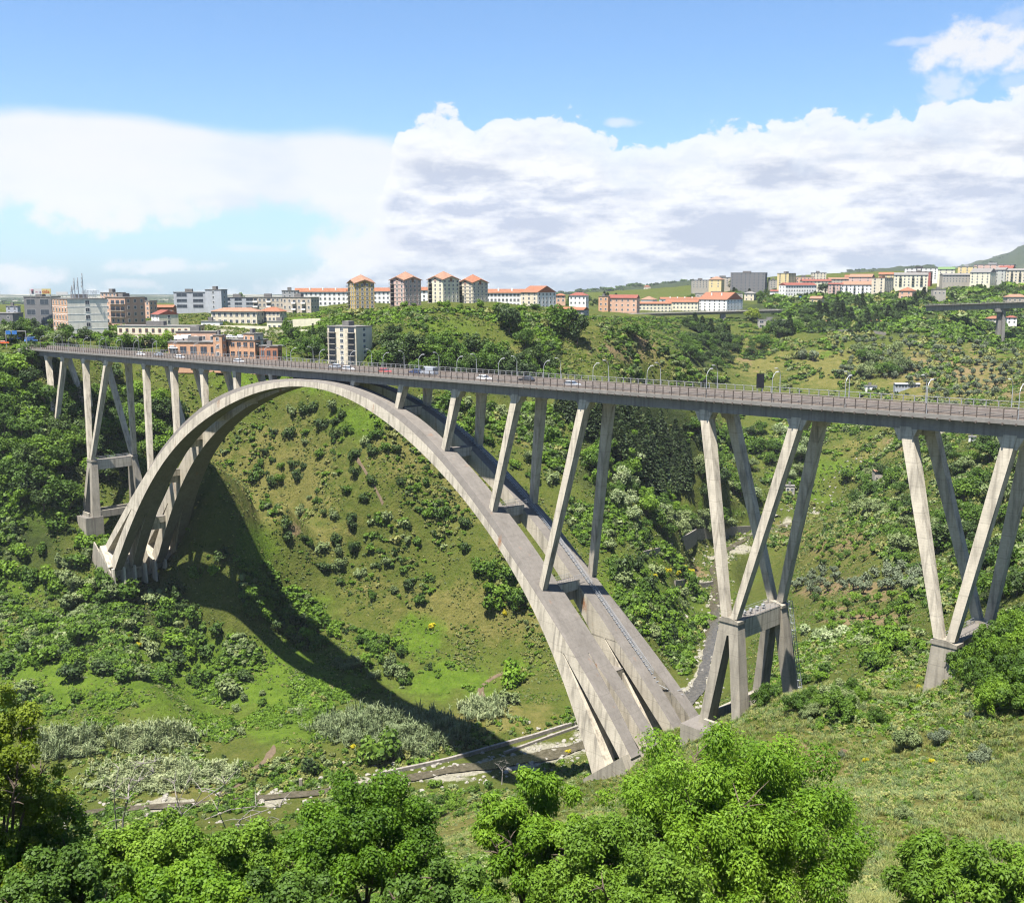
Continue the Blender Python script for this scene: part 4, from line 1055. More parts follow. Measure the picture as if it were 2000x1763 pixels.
# kind, outline, how many, width range, height factor, leaf colours, label, group
ZONES = [
 ('tree', [(0, 712), (60, 712), (100, 750), (240, 745), (275, 780), (340, 810), (340, 890), (300, 960), (250, 930), (190, 960), (165, 1000), (0, 1010)], 66, (6, 9.5), (.75, 1.0), ['l_green', 'l_green', 'l_dark', 'l_lush', 'l_lush'], 'leafy green tree on the steep wooded slope behind the left piers', 'trees on the slope at the left piers', 15),
 ('shrub', [(0, 1010), (165, 1040), (205, 1095), (230, 1160), (340, 1160), (420, 1200), (500, 1290), (490, 1330), (400, 1360), (240, 1335), (120, 1380), (0, 1350)], 66, (4, 7.5), (.6, .9), ['l_green', 'l_green', 'l_sage', 'l_lush', 'l_green', 'l_dark'], 'rounded bush in the thicket below the left arch foot', 'bushes below the left arch foot', 17),
 ('shrub', [(360, 1120), (430, 1150), (520, 1230), (640, 1300), (680, 1250), (570, 1190), (480, 1130), (420, 1080)], 18, (3.5, 6), (.7, .9), ['l_green', 'l_lush', 'l_dark'], 'leafy bush standing in the dark shadow of the arch', 'bushes in the shadow of the arch', 15),
 ('shrub', [(560, 810), (640, 780), (715, 860), (755, 960), (800, 1060), (860, 1130), (830, 1180), (700, 1170), (620, 1120), (560, 1060), (505, 980), (490, 900)], 58, (2.4, 5.2), (.7, 1.0), ['l_dark', 'l_green', 'l_dark', 'l_sage'], 'dark round shrub scattered on the grassy spur seen through the arch', 'shrubs on the spur seen through the arch', 15),
 ('shrub', [(690, 765), (800, 800), (860, 900), (930, 1000), (940, 1080), (860, 1080), (800, 990), (740, 890)], 20, (2.5, 5.2), (.7, 1.0), ['l_dark', 'l_green', 'l_lush'], 'green bush along the gully right of the grassy spur, under the rib', 'bushes along the gully under the rib', 15),
 ('shrub', [(930, 1105), (1010, 1120), (1040, 1190), (950, 1192)], 12, (4.5, 7.5), (.7, .9), ['l_green', 'l_lush', 'l_green'], 'big leafy bush against the left edge of the near rib', 'bushes against the near rib', 15),
 ('shrub', [(640, 1265), (740, 1235), (830, 1290), (830, 1345), (740, 1335), (660, 1320)], 18, (3, 5.5), (.7, .9), ['l_lush', 'l_green', 'l_sage'], 'pale green bush on the valley floor right of the arch shadow', 'bushes right of the arch shadow', 13),
 ('tree', [(738, 662), (800, 668), (900, 695), (1000, 700), (1080, 722), (1080, 760), (900, 745), (745, 732)], 36, (6, 10), (.8, 1.0), ['l_dark', 'l_green', 'l_green', 'l_dark'], 'dark green tree on the hillside just above the bridge railing', 'trees on the hillside above the railing', 15),
 ('shrub', [(780, 592), (960, 597), (1080, 606), (1080, 616), (780, 606)], 16, (2.5, 5), (.6, .8), ['l_lush', 'l_green'], 'light green bush along the hilltop below the tower blocks', 'bushes along the hilltop', 12),
 ('shrub', [(790, 785), (1000, 795), (1130, 815), (1130, 910), (1060, 960), (960, 880), (860, 830)], 34, (3.5, 6.5), (.7, .95), ['l_green', 'l_green', 'l_sage', 'l_lush'], 'green bush on the slope seen between the arch columns', 'bushes between the arch columns', 15),
 ('tree', [(1150, 840), (1230, 860), (1240, 960), (1330, 1005), (1330, 1040), (1260, 1060), (1215, 1000), (1160, 960)], 30, (5, 8.5), (.75, 1.0), ['l_lush', 'l_green', 'l_green', 'l_bloom'], 'bright leafy tree on the slope below the dark conifer wood', 'trees below the conifer wood', 17),
 ('shrub', [(1180, 1050), (1235, 1020), (1290, 1100), (1330, 1150), (1368, 1200), (1370, 1260), (1300, 1330), (1230, 1200), (1180, 1100)], 30, (3.5, 6.5), (.7, .9), ['l_green', 'l_lush', 'l_sage', 'l_dark'], 'dense bush on the bank between the far rib and the stream', 'bushes between the far rib and the stream', 16),
 ('conifer', [(1066, 800), (1130, 805), (1210, 830), (1335, 860), (1350, 955), (1290, 972), (1200, 900)], 52, (5, 8), (1.7, 2.3), [None], 'dark conifer in the wood behind the arch columns', 'conifers behind the arch columns', 12),
 ('tree', [(1355, 835), (1480, 835), (1600, 855), (1580, 955), (1430, 985), (1360, 985)], 34, (5, 9), (.75, 1.0), ['l_green', 'l_dark', 'l_green', 'l_sage', 'l_bloom'], 'tree on the wooded valley side beyond the V shaped pier', 'trees on the valley side beyond the pier', 17),
 ('tree', [(1270, 1018), (1420, 1012), (1420, 1048), (1300, 1056)], 13, (6, 9), (.7, .9), ['l_green', 'l_sage', 'l_green'], 'rounded tree in the row between the bright field and curved wall', 'trees between the field and the curved wall', 16),
 ('tree', [(1650, 930), (1760, 900), (1990, 870), (2000, 1000), (1880, 1060), (1800, 1150), (1715, 1080), (1640, 1000)], 46, (5, 9), (.7, .95), ['l_green', 'l_dark', 'l_green', 'l_sage'], 'broad tree on the hillside right of the orchards', 'trees on the hillside right of the orchards', 19),
 ('tree', [(1860, 1040), (2000, 1010), (2000, 1210), (1960, 1220), (1900, 1200)], 16, (5, 8), (.7, .95), ['l_dark', 'l_green', 'l_dark'], 'dark leafy tree behind the rightmost pier legs', 'trees behind the rightmost pier', 19),
 ('shrub', [(1565, 1235), (1700, 1240), (1700, 1262), (1565, 1262)], 12, (3.5, 5), (.6, .8), ['l_bloom', 'l_sage', 'l_bloom'], 'pale flowering bush in the hedge below the orchard', 'flowering bushes below the orchard', 11),
 ('orchard', [(1555, 1045), (1680, 1030), (1715, 1085), (1690, 1110), (1600, 1112)], 24, (2.6, 3.8), (.85, 1.05), ['l_lush', 'l_green'], 'small round fruit tree on the upper bare orchard terrace', 'fruit trees on the upper terrace', 13),
 ('orchard', [(1580, 1172), (1790, 1168), (1770, 1236), (1600, 1232)], 30, (2.6, 4.2), (.85, 1.0), ['l_lush', 'l_green', 'l_lush'], 'small round fruit tree on the lower brown orchard terrace', 'fruit trees on the lower terrace', 15),
 ('olive', [(1555, 1122), (1800, 1118), (1800, 1160), (1555, 1163)], 34, (3.6, 5.2), (.9, 1.1), [None], 'grey green olive tree in the row between the two orchard terraces', 'olive trees between the orchard terraces', 11),
 ('olive', [(1620, 650), (1760, 662), (1900, 650), (1990, 690), (1990, 740), (1900, 805), (1840, 800), (1760, 745), (1640, 742)], 150, (3.6, 5.6), (.85, 1.05), [None], 'grey green olive tree in the grove on the bare brown hill', 'olive trees in the hillside grove', 12),
 ('tree', [(1670, 690), (1755, 692), (1770, 735), (1685, 748)], 16, (6, 9), (.75, .9), ['l_green', 'l_sage'], 'bushy tree in the copse beside the olive grove', 'trees beside the olive grove', 12),
 ('tree', [(0, 640), (100, 630), (195, 640), (205, 668), (110, 674), (0, 672)], 22, (4.5, 7), (.85, 1.05), ['l_green', 'l_dark', 'l_sage', 'l_green'], 'tree in front of the salmon and white hotel', 'trees in front of the hotel', 13),
 ('tree', [(205, 662), (330, 668), (330, 690), (200, 684)], 10, (4, 6.5), (.8, 1.0), ['l_green', 'l_lush'], 'small tree behind the railing below the yellow commercial building', 'trees below the commercial building', 14),
 ('tree', [(560, 655), (640, 668), (640, 706), (575, 702)], 12, (4, 7), (.9, 1.2), ['l_green', 'l_dark'], 'tree between the orange car park and the tall balcony block', 'trees beside the balcony block', 12),
 ('shrub', [(1520, 1310), (1680, 1295), (1680, 1400), (1560, 1410), (1480, 1385)], 16, (2.2, 4.2), (.7, .95), ['l_green', 'l_lush', 'l_sage'], 'green shrub on the near slope between the two right pedestals', 'shrubs between the right pedestals', 18),
 ('shrub', [(1690, 1245), (1765, 1240), (1775, 1310), (1690, 1312)], 9, (4, 5.5), (.8, 1.0), ['l_green', 'l_lush'], 'tall bright bush left of the rightmost pedestal', 'bushes left of the rightmost pedestal', 16),
 ('shrub', [(1870, 1285), (2000, 1225), (2010, 1400), (1905, 1395)], 22, (3.5, 5.5), (.8, 1.0), ['l_green', 'l_lush', 'l_green'], 'leafy bush right of the rightmost pedestal', 'bushes right of the rightmost pedestal', 20),
 ('tree', [(1330, 668), (1480, 672), (1530, 655), (1470, 700), (1400, 725), (1340, 705)], 22, (6, 9), (.75, .95), ['l_dark', 'l_dark', 'l_green'], 'big dark tree on the slope left of the olive hill', 'trees left of the olive hill', 14),
 ('conifer', [(1580, 612), (1680, 608), (1720, 640), (1600, 640)], 14, (6, 9), (1.5, 1.9), [None], 'tall dark conifer above the orange roofed hillside house', 'conifers above the hillside house', 11),
 ('shrub', [(820, 1530), (960, 1530), (940, 1610), (860, 1600)], 12, (2, 3.6), (.7, .9), ['l_green', 'l_sage', 'l_lush'], 'low bush on the slope left of the right arch foot', 'low bushes left of the right arch foot', 22),
 ('shrub', [(480, 1320), (640, 1400), (560, 1450), (430, 1440)], 8, (2, 3.2), (.7, .9), ['l_green', 'l_sage'], 'small shrub beside the dirt path on the valley floor', 'shrubs beside the dirt path', 22),
]
for kind, poly, n, wr, hf, mats, label, grp, mind in ZONES:
    for c in scatter(poly, n, mind):
        w = VR.uniform(*wr) * (1.45 if kind in ('shrub', 'tree') else 1.15); h = w * VR.uniform(*hf); mt = VR.choice(mats)
        if kind == 'shrub': shrub(c, w, h, mt, label, grp)
        else: tree(c, w, h, mt, label, grp, kind)

# plants that stand out on their own: (kind, u, v of the base, width px, height px, colour, label)
def wpx(c, px): 
    return px * math.hypot(c[1], 0) * 1.0 / FPX * (1 / CP) if c else 1
SOLO = [
 ('tree', 995, 650, 56, 56, 'l_dark', 'big dark round tree on the hilltop meadow right of the tower blocks'),
 ('tree', 1096, 652, 74, 58, 'l_green', 'broad clipped tree on the hill crest beside the long white apartment block'),
 ('tree', 1128, 672, 50, 64, 'l_dark', 'dark tree leaning down the crest right of the broad clipped tree'),
 ('tree', 1240, 668, 46, 40, 'l_green', 'round tree alone above the bare rocky cliff'),
 ('tree', 1026, 680, 40, 40, 'l_green', 'tree just below the big dark round hilltop tree'),
 ('olive', 1567, 702, 17, 22, None, 'left of two lone olive trees on the dry grass hill'),
 ('olive', 1588, 706, 19, 24, None, 'right of two lone olive trees on the dry grass hill'),
 ('shrub', 446, 1362, 62, 56, 'l_sage', 'pale grey green bush alone at the edge of the bright valley meadow'),
 ('shrub', 740, 1490, 90, 84, 'l_green', 'dense green bush standing on the valley floor in front of the reeds'),
 ('shrub', 604, 1512, 46, 46, 'l_dark', 'dark round tree like bush beside the small concrete pillar'),
 ('shrub', 1006, 1335, 88, 58, 'l_bright', 'bright green round bush beside the near rib on the valley floor'),
 ('shrub', 995, 1372, 48, 38, 'l_sage', 'grey half bare bush below the bright round bush near the rib'),
 ('shrub', 160, 1255, 80, 60, 'l_green', 'dark green rounded bush far down the left slope'),
 ('shrub', 1215, 1130, 52, 70, 'l_dark', 'dark tree like bush rising right of the far column foot'),
 ('shrub', 1345, 1150, 46, 50, 'l_green', 'dark bush alone on the bare patch beside the stream'),
 ('shrub', 1836, 1450, 46, 44, 'l_olive', 'silvery shrub on the near dry slope, left of two silvery ones'),
 ('shrub', 1915, 1495, 66, 62, 'l_olive', 'larger silvery shrub on the near dry slope at the right'),
 ('shrub', 1765, 1600, 50, 42, 'l_sage', 'grey green shrub low on the dry slope above the bottom right tree'),
 ('shrub', 1774, 1462, 70, 64, 'l_sage', 'dull green bush on the dry slope beside the silvery shrub'),
 ('shrub', 1650, 1600, 54, 46, 'l_lush', 'yellow green bush beside the big foreground tree'),
 ('shrub', 1684, 1650, 42, 50, 'l_olive', 'grey shrub just right of the big foreground tree'),
 ('shrub', 1712, 1412, 52, 44, 'l_green', 'round leaf bush on the near slope above the dry grass'),
 ('shrub', 1646, 1400, 90, 66, 'l_green', 'dark bush on the near slope under the right pedestals'),
 ('shrub', 1895, 1405, 24, 28, 'l_olive', 'small silvery shrub beside the rightmost green bushes'),
 ('shrub', 1644, 1482, 22, 26, 'l_olive', 'tiny grey shrub beside the bare yellow earth scar'),
 ('shrub', 1908, 1560, 34, 28, 'l_sage', 'small dull shrub right on the dry slope'),
 ('shrub', 250, 1168, 64, 46, 'l_green', 'low bush right under the fins of the left arch foot'),
 ('shrub', 300, 1178, 60, 40, 'l_sage', 'grey green bush below the left arch foot, between two darker ones'),
 ('shrub', 205, 1150, 60, 50, 'l_green', 'bush growing beside the pale wing wall of the left arch foot'),
 ('shrub', 345, 1165, 56, 44, 'l_dark', 'dark bush at the right end of the left arch foot'),
 ('cypress', 612, 676, 14, 44, None, 'slim cypress left of the tall balcony block'),
 ('cypress', 1205, 606, 13, 26, None, 'dark cypress left of three beside the distant viaduct'),
 ('cypress', 1219, 607, 12, 25, None, 'dark cypress in the middle of three beside the distant viaduct'),
 ('cypress', 1236, 607, 12, 26, None, 'dark cypress right of three beside the distant viaduct'),
 ('tree', 1022, 592, 16, 24, 'l_dark', 'dark tree in front of the long white apartment block'),
 ('tree', 1350, 595, 26, 22, 'l_green', 'green tree between the two white terraces'),
 ('pine', 1612, 580, 34, 26, None, 'umbrella pine in front of the pink apartment rows'),
 ('pine', 1657, 580, 14, 14, None, 'small umbrella pine in front of the white apartment rows'),
 ('tree', 1440, 572, 40, 30, 'l_dark', 'dark dense tree before the big dark grey block'),
 ('tree', 560, 650, 20, 30, 'l_green', 'tree below the yellow retaining wall near the car park'),
 ('tree', 468, 598, 26, 26, 'l_green', 'tree in front of the right wing of the grey office block'),
 ('tree', 1470, 628, 30, 26, 'l_yellow', 'yellowish tree beside the end of the distant viaduct'),
]
for kind, u, v, wp, hp, mat, label in SOLO:
    c = cast(u, v)
    if not c: continue
    k = c[1] / CP / FPX * 1.02; w, h = wp * k, hp * k
    if kind == 'shrub': shrub(c, w, h, mat, label)
    else: tree(c, w, h, mat, label, None, kind)
# yellow broom and other flowering clumps
broom_px = [(1290, 1120), (1305, 1118), (1322, 1122), (1338, 1112), (1348, 1118), (1275, 1128), (1502, 1337), (1795, 1345), (1692, 1487), (1822, 1490), (985, 1200), (842, 1225), (565, 1395), (250, 1245), (272, 1262), (690, 1462), (1040, 1188), (1110, 1470), (335, 1490), (280, 1520), (575, 1520), (420, 1500), (1560, 1010), (1700, 990)]
for u, v in broom_px:
    c = cast(u, v)
    if c: shrub(c, max(1.2, 16 * c[1] / FPX), None, 'l_broom', 'yellow flowering broom bush on the open ground', 'yellow broom bushes', name='broom_bush', cat='broom bush')
for u, v in [(1588, 1512), (1604, 1508), (942, 1618), (955, 1640), (1648, 1470), (965, 1605)]:
    c = cast(u, v)
    if c:
        M.setdefault('l_mauve', leaf('leaf_mauve', (.16, .10, .14), (.30, .17, .28), (.45, .25, .42), .3))
        shrub(c, 1.3, .9, 'l_mauve', 'low mauve flowering plant on the stony slope', 'mauve flowering plants', name='flowering_plant', cat='flowering plant')

# giant reed thickets on the valley floor
def reeds(poly, n, label, h=4.6):
    h *= 1.15; n = int(n * 1.3)
    rng = np.random.default_rng(len(label)); pts = []
    xs = [p[0] for p in poly]; ys = [p[1] for p in poly]
    while len(pts) < n:
        u, v = rng.uniform(min(xs), max(xs)), rng.uniform(min(ys), max(ys))
        if inpoly(np.array([u]), np.array([v]), poly)[0]: pts.append(cast(u, v))
    pts = np.array(pts); pts[:, :2] += rng.normal(size=(len(pts), 2)) * 1.6; pts[:, 2] = ground(pts[:, 0], pts[:, 1]); n = len(pts)
    tall = np.clip(.8 + fbm(pts[:, 0] / 5, pts[:, 1] / 5, 3) * 1.0, .35, 1.3)
    base = pts.mean(0); pts = pts - base
    k = 7; Vs = []; tn = []
    for i in range(k):                                              # each cane carries several arching leaves
        d = rng.uniform(0, 2 * math.pi, n); hh = h * tall * rng.uniform(.55, 1.15, n) * (.55 + .45 * i / k); D = np.stack([np.cos(d), np.sin(d), np.zeros(n)], 1); Wd = np.stack([-np.sin(d), np.cos(d), np.zeros(n)], 1) * .13
        b = pts + rng.normal(size=(n, 3)) * [.25, .25, 0]; b[:, 2] += hh * .35; m = b + D * .35 + [0, 0, 1] * np.array(hh * .4)[:, None]; t = b + D * rng.uniform(.8, 1.6, (n, 1)) + [0, 0, 1] * np.array(hh * .48)[:, None]
        Vs.append(np.stack([b - Wd, b + Wd, m + Wd, m - Wd, m - Wd, m + Wd, t + Wd * .2, t - Wd * .2], 1).reshape(-1, 3)); tn.append(np.repeat(rng.uniform(0, 1, n), 8))
    V = np.concatenate(Vs); me = np_mesh('reed_thicket', V, np.arange(len(V)).reshape(-1, 4), [M['l_cane']], {'tone': np.concatenate(tn)})
    o = link(bpy.data.objects.new('reed_thicket', me)); o.location = tuple(base); tag(o, label, 'reed thicket')
reeds([(222, 1440), (250, 1432), (330, 1425), (372, 1430), (375, 1452), (300, 1464), (235, 1464)], 620, 'oval thicket of grey green giant reeds in the meadow at left')
reeds([(600, 1420), (650, 1400), (760, 1385), (850, 1400), (930, 1425), (900, 1450), (830, 1475), (760, 1470), (650, 1450)], 1300, 'large thicket of giant reeds half crossed by the arch shadow', 4.6)
reeds([(890, 1385), (960, 1370), (985, 1395), (940, 1412)], 260, 'smaller clump of giant reeds just right of the arch shadow')
reeds([(60, 1452), (120, 1430), (195, 1440), (200, 1470), (110, 1480), (60, 1475)], 560, 'thicket of giant reeds beside the left edge yellow tree')
reeds([(160, 1530), (230, 1500), (330, 1492), (440, 1500), (470, 1515), (400, 1535), (260, 1548)], 800, 'long low thicket of giant reeds above the dry stream bank', 3.2)

# ---- cover nobody could count: undergrowth, grass, distant woods (points carrying scaled copies)
def cover(name, V, scl, var, protos, rot=None):
    col = bpy.data.collections.new(name + '_kinds')
    for i, me in enumerate(protos):
        o = bpy.data.objects.new('%s_kind_%02d' % (name, i), me); col.objects.link(o)
    me = bpy.data.meshes.new(name); me.vertices.add(len(V)); me.vertices.foreach_set('co', np.asarray(V, np.float32).ravel())
    a = me.attributes.new('scl', 'FLOAT_VECTOR', 'POINT'); a.data.foreach_set('vector', np.asarray(scl, np.float32).ravel())
    a = me.attributes.new('var', 'INT', 'POINT'); a.data.foreach_set('value', np.asarray(var, np.int32))
    r = np.zeros((len(V), 3), np.float32); r[:, 2] = RNG.uniform(0, 6.28, len(V)); r[:, :2] = RNG.normal(size=(len(V), 2)) * .12
    a = me.attributes.new('rot', 'FLOAT_VECTOR', 'POINT'); a.data.foreach_set('vector', r.ravel())
    o = link(bpy.data.objects.new(name, me)); tag(o, kind='stuff')
    ng = bpy.data.node_groups.new(name, 'GeometryNodeTree')
    ng.interface.new_socket('Geometry', in_out='INPUT', socket_type='NodeSocketGeometry'); ng.interface.new_socket('Geometry', in_out='OUTPUT', socket_type='NodeSocketGeometry')
    gi = ng.nodes.new('NodeGroupInput'); go = ng.nodes.new('NodeGroupOutput'); ip = ng.nodes.new('GeometryNodeInstanceOnPoints'); ci = ng.nodes.new('GeometryNodeCollectionInfo')
    ci.inputs['Collection'].default_value = col; ci.inputs['Separate Children'].default_value = True; ci.inputs['Reset Children'].default_value = True
    def na(n, t):
        q = ng.nodes.new('GeometryNodeInputNamedAttribute'); q.data_type = t; q.inputs['Name'].default_value = n; return q.outputs[0]
    ng.links.new(gi.outputs[0], ip.inputs['Points']); ng.links.new(ci.outputs[0], ip.inputs['Instance']); ip.inputs['Pick Instance'].default_value = True
    ng.links.new(na('var', 'INT'), ip.inputs['Instance Index']); ng.links.new(na('scl', 'FLOAT_VECTOR'), ip.inputs['Scale']); ng.links.new(na('rot', 'FLOAT_VECTOR'), ip.inputs['Rotation'])
    ng.links.new(ip.outputs[0], go.inputs[0])
    o.modifiers.new('cover', 'NODES').node_group = ng
    return o
def with_mat(me, mat):
    m2 = me.copy(); m2.materials[0] = mat; return m2
def low_mesh(seed, mat, leaves=150, R=(.5, .5, .34), leaf=.15):
    return crown_mesh('low_growth', mat, seed, R, .2, lobes=6, leaves=leaves, leaf=leaf, low=-.2)
LOW = [low_mesh(500, M['l_green']), low_mesh(501, M['l_lush']), low_mesh(502, M['l_dark']), low_mesh(503, M['l_sage']), low_mesh(504, M['l_dry']), low_mesh(505, M['l_lush'], 130, (.5, .5, .2))]
# fractions of the cover, by where the photo shows it: (outline, density 0..1, weights over LOW, size range)
COVER = [
 ([(1440, 1400), (2010, 1390), (2010, 1780), (1650, 1780), (1500, 1600)], .42, (2, 2, .6, 3, 3.5, 2), (.35, 1.0)),
 ([(-50, 1570), (950, 1540), (950, 1790), (-50, 1790)], .9, (5, 4, 1, 1.5, .5, 1), (1.2, 2.6)),
 ([(0, 690), (60, 690), (330, 790), (345, 900), (180, 1010), (0, 1020)], 1.0, (5, 2, 3, 1, 0, 0), (1.6, 3.4)),
 ([(0, 1010), (200, 1040), (240, 1160), (420, 1190), (520, 1290), (480, 1340), (240, 1350), (0, 1380)], .9, (5, 3, 1.5, 3, .4, 1), (1.3, 3.0)),
 ([(100, 1340), (500, 1290), (620, 1330), (840, 1360), (600, 1460), (200, 1430), (80, 1450)], .75, (1, 6, 0, .6, .3, 6), (.9, 2.0)),
 ([(360, 1030), (430, 1040), (560, 1130), (660, 1220), (840, 1260), (960, 1340), (840, 1370), (640, 1300), (480, 1180)], .75, (3, 5, 1, .5, .2, 4), (1.1, 2.6)),
 ([(340, 760), (560, 760), (640, 780), (560, 880), (480, 1000), (520, 1100), (430, 1040), (380, 960)], .3, (2, 2, 1, 1, 4, 2), (.8, 1.8)),
 ([(560, 800), (650, 770), (760, 950), (870, 1140), (820, 1190), (700, 1180), (560, 1060), (480, 950)], .28, (3, 2, 2, 2, 2, 1), (.9, 2.4)),
 ([(700, 760), (830, 790), (1000, 1020), (1050, 1200), (900, 1130), (790, 980)], .42, (2, 2, 1, 1, 4, 2), (.8, 1.9)),
 ([(840, 1190), (1080, 1180), (1110, 1330), (980, 1340), (850, 1280)], .25, (1, 1, .3, 2, 5, 1), (.6, 1.4)),
 ([(60, 1440), (480, 1450), (800, 1440), (1110, 1380), (1130, 1410), (760, 1510), (500, 1570), (0, 1590)], .42, (3, 3, 1, 3, 3, 1), (.7, 1.9)),
 ([(620, 610), (780, 605), (1090, 612), (1170, 660), (1090, 760), (700, 730), (640, 700)], .55, (3, 4, 2, 1, 1, 3), (1.0, 2.8)),
 ([(1090, 620), (1190, 640), (1330, 700), (1420, 745), (1300, 760), (1090, 760)], .5, (3, 2, 2, 2, 3, 1), (1.0, 2.8)),
 ([(740, 775), (1000, 785), (1240, 815), (1240, 1000), (1130, 980), (960, 900)], .75, (5, 3, 1.5, 2, .6, 1), (1.3, 3.2)),
 ([(1060, 940), (1240, 980), (1400, 1200), (1360, 1340), (1230, 1220)], .85, (5, 4, 1, 2, .4, 2), (1.2, 3.0)),
 ([(1130, 800), (1360, 830), (1350, 1000), (1240, 990), (1130, 900)], .8, (4, 2, 3, 1, 0, 1), (1.4, 3.4)),
 ([(1350, 800), (1640, 830), (1640, 960), (1360, 990)], .6, (4, 4, 1.5, 2, 1, 2), (1.2, 3.2)),
 ([(1400, 940), (1700, 960), (1720, 1060), (1560, 1080), (1420, 1060)], .4, (3, 2, 1, 2, 3, 1), (1.0, 2.4)),
 ([(1640, 830), (2000, 840), (2000, 1220), (1820, 1200), (1700, 1060)], .6, (4, 2, 2, 3, 2, 0), (1.2, 3.0)),
 ([(1530, 1230), (1800, 1230), (1800, 1270), (1540, 1290)], .7, (4, 3, 0, 2, 1, 1), (1.0, 2.4)),
 ([(1430, 640), (1760, 640), (2000, 690), (2000, 830), (1500, 790)], .3, (2, 2, 1, 2, 4, 1), (1.0, 2.6)),
 ([(1150, 622), (1480, 622), (1560, 650), (1440, 740), (1340, 700)], .75, (4, 3, 3, 1, .6, 2), (.8, 1.7)),
 ([(1480, 585), (2000, 560), (2000, 690), (1760, 650), (1560, 650)], .75, (4, 3, 3, 1, .3, 1), (1.8, 4.2)),
 ([(1460, 1290), (1560, 1270), (1800, 1260), (2000, 1200), (2000, 1420), (1700, 1430), (1480, 1420)], .55, (3, 3, .6, 2, 2, 1), (.7, 1.8)),
 ([(0, 640), (230, 640), (330, 690), (0, 690)], .6, (4, 2, 2, 1, 0, 1), (1.2, 2.8)),
 ([(560, 640), (650, 660), (650, 715), (540, 700)], .6, (4, 2, 2, 1, 0, 1), (1.0, 2.4)),
 ([(780, 1520), (1000, 1500), (1150, 1480), (1180, 1640), (900, 1680), (780, 1620)], .4, (3, 2, .5, 2, 3, 0), (.6, 1.5)),
]
def far_cover():
    n = 1100000
    s = RNG.uniform(-.62, .62, n); ly = RNG.uniform(math.log(76), math.log(1500), n); Y = np.exp(ly); X = s * Y
    Z = ground(X, Y); u, v = project(X, Y, Z)
    keep = np.zeros(n); wts = np.zeros((n, len(LOW))); lo = np.ones(n); hi = np.ones(n)
    cl = fbm(X / 26, Y / 26, 3)
    for poly, dn, w, (a, b) in COVER:
        m = inpoly(u, v, poly); keep[m] = dn; wts[m] = w; lo[m] = a; hi[m] = b
    edge = (np.abs(s) > .49) & (keep == 0) & (Z > -112)
    keep[edge] = .6; wts[edge] = (4, 2, 2, 2, 1, 1); lo[edge] = 1.2; hi[edge] = 3
    keep *= np.clip(.48 + cl * 2.3, .03, 1.3)
    gx = Y / 420
    m = (RNG.uniform(0, 1, n) < keep * np.clip(gx, .4, 1.0) * .50) & (Y < 1500)
    for k in range(0, len(RIVER), 6): m &= (X - RIVER[k, 0]) ** 2 + (Y - RIVER[k, 1]) ** 2 > np.where(u < 740, 4, 40)
    X, Y, Z, wts, lo, hi = X[m], Y[m], Z[m], wts[m], lo[m], hi[m]
    cw = np.cumsum(wts, 1); var = (RNG.uniform(0, 1, len(X))[:, None] * cw[:, -1:] > cw).sum(1)
    d = (lo + (hi - lo) * RNG.uniform(0, 1, len(X)) ** 1.5) * np.clip(Y / 520, 1, 1.8) * 1.5 * np.clip(1 + cl[m] * 1.1, .6, 1.7) * np.clip(Y / 300, .4, 1)
    hh = d * RNG.uniform(.55, .95, len(X))
    cover('undergrowth', np.stack([X, Y, Z - .12 * hh], 1), np.stack([d, d, hh * 1.35], 1), np.minimum(var, len(LOW) - 1), LOW)
    print('undergrowth', len(X))
far_cover()
# far-off woods round the town and on the flanks: one mass
def woods():
    polys = [([(1330, 640), (1480, 655), (1560, 612), (1640, 598), (1760, 600), (1830, 578), (1980, 566), (2010, 575), (2010, 584), (1820, 592), (1810, 640), (1830, 690), (1700, 650), (1560, 655), (1440, 690), (1330, 690)], .8), ([(1090, 585), (1240, 590), (1240, 606), (1100, 606)], .4), ([(1420, 545), (1520, 560), (1520, 590), (1420, 590)], .6)]
    n = 52000; s = RNG.uniform(-.05, .62, n); Y = np.exp(RNG.uniform(math.log(640), math.log(1500), n)); X = s * Y; Z = ground(X, Y); u, v = project(X, Y, Z); k = np.zeros(n)
    for p, d in polys: k[inpoly(u, v, p)] = d
    k[(s > .48) & (k == 0)] = .5
    m = (RNG.uniform(0, 1, n) < k * np.clip(.3 + fbm(X / 60, Y / 60, 2) * 1.6, 0, 1) * .22) & ~((Y > 700) & (Y < 1060) & (u > 1780) & (u < 2020) & (v > 590)) & ~((u < 1530) & (v < 640) & (Y < 1010))
    X, Y, Z = X[m], Y[m], Z[m]; w = RNG.uniform(6, 11, len(X)); h = w * RNG.uniform(.75, 1.05, len(X)); pr = [with_mat(TREE_C[0], M['l_dark']), with_mat(TREE_C[1], M['l_green']), with_mat(TREE_C[2], M['l_dark']), CON_C[1]]
    var = RNG.choice(4, len(X), p=[.36, .34, .2, .1]); h = np.where(var == 3, h * .62, h)
    cover('distant_woodland', np.stack([X, Y, Z - .8], 1), np.stack([w, w, h], 1), var, pr)
    # hills kilometres away
    n = 60000; s = RNG.uniform(-.6, .6, n); Y = RNG.uniform(2500, 6300, n); X = s * Y; Z = ground(X, Y); k = np.clip(.35 + fbm(X / 300, Y / 300, 3), 0, 1) * np.where(Y > 5000, .35, .8)
    m = RNG.uniform(0, 1, n) < k * .5
    X, Y, Z = X[m], Y[m], Z[m]; w = RNG.uniform(14, 30, len(X)); cover('hill_woodland', np.stack([X, Y, Z - 1], 1), np.stack([w, w, w * .6], 1), RNG.integers(0, 3, len(X)), [with_mat(LOW[0], M['l_dark']), with_mat(LOW[1], M['l_green']), with_mat(LOW[2], M['l_dark'])])
woods()
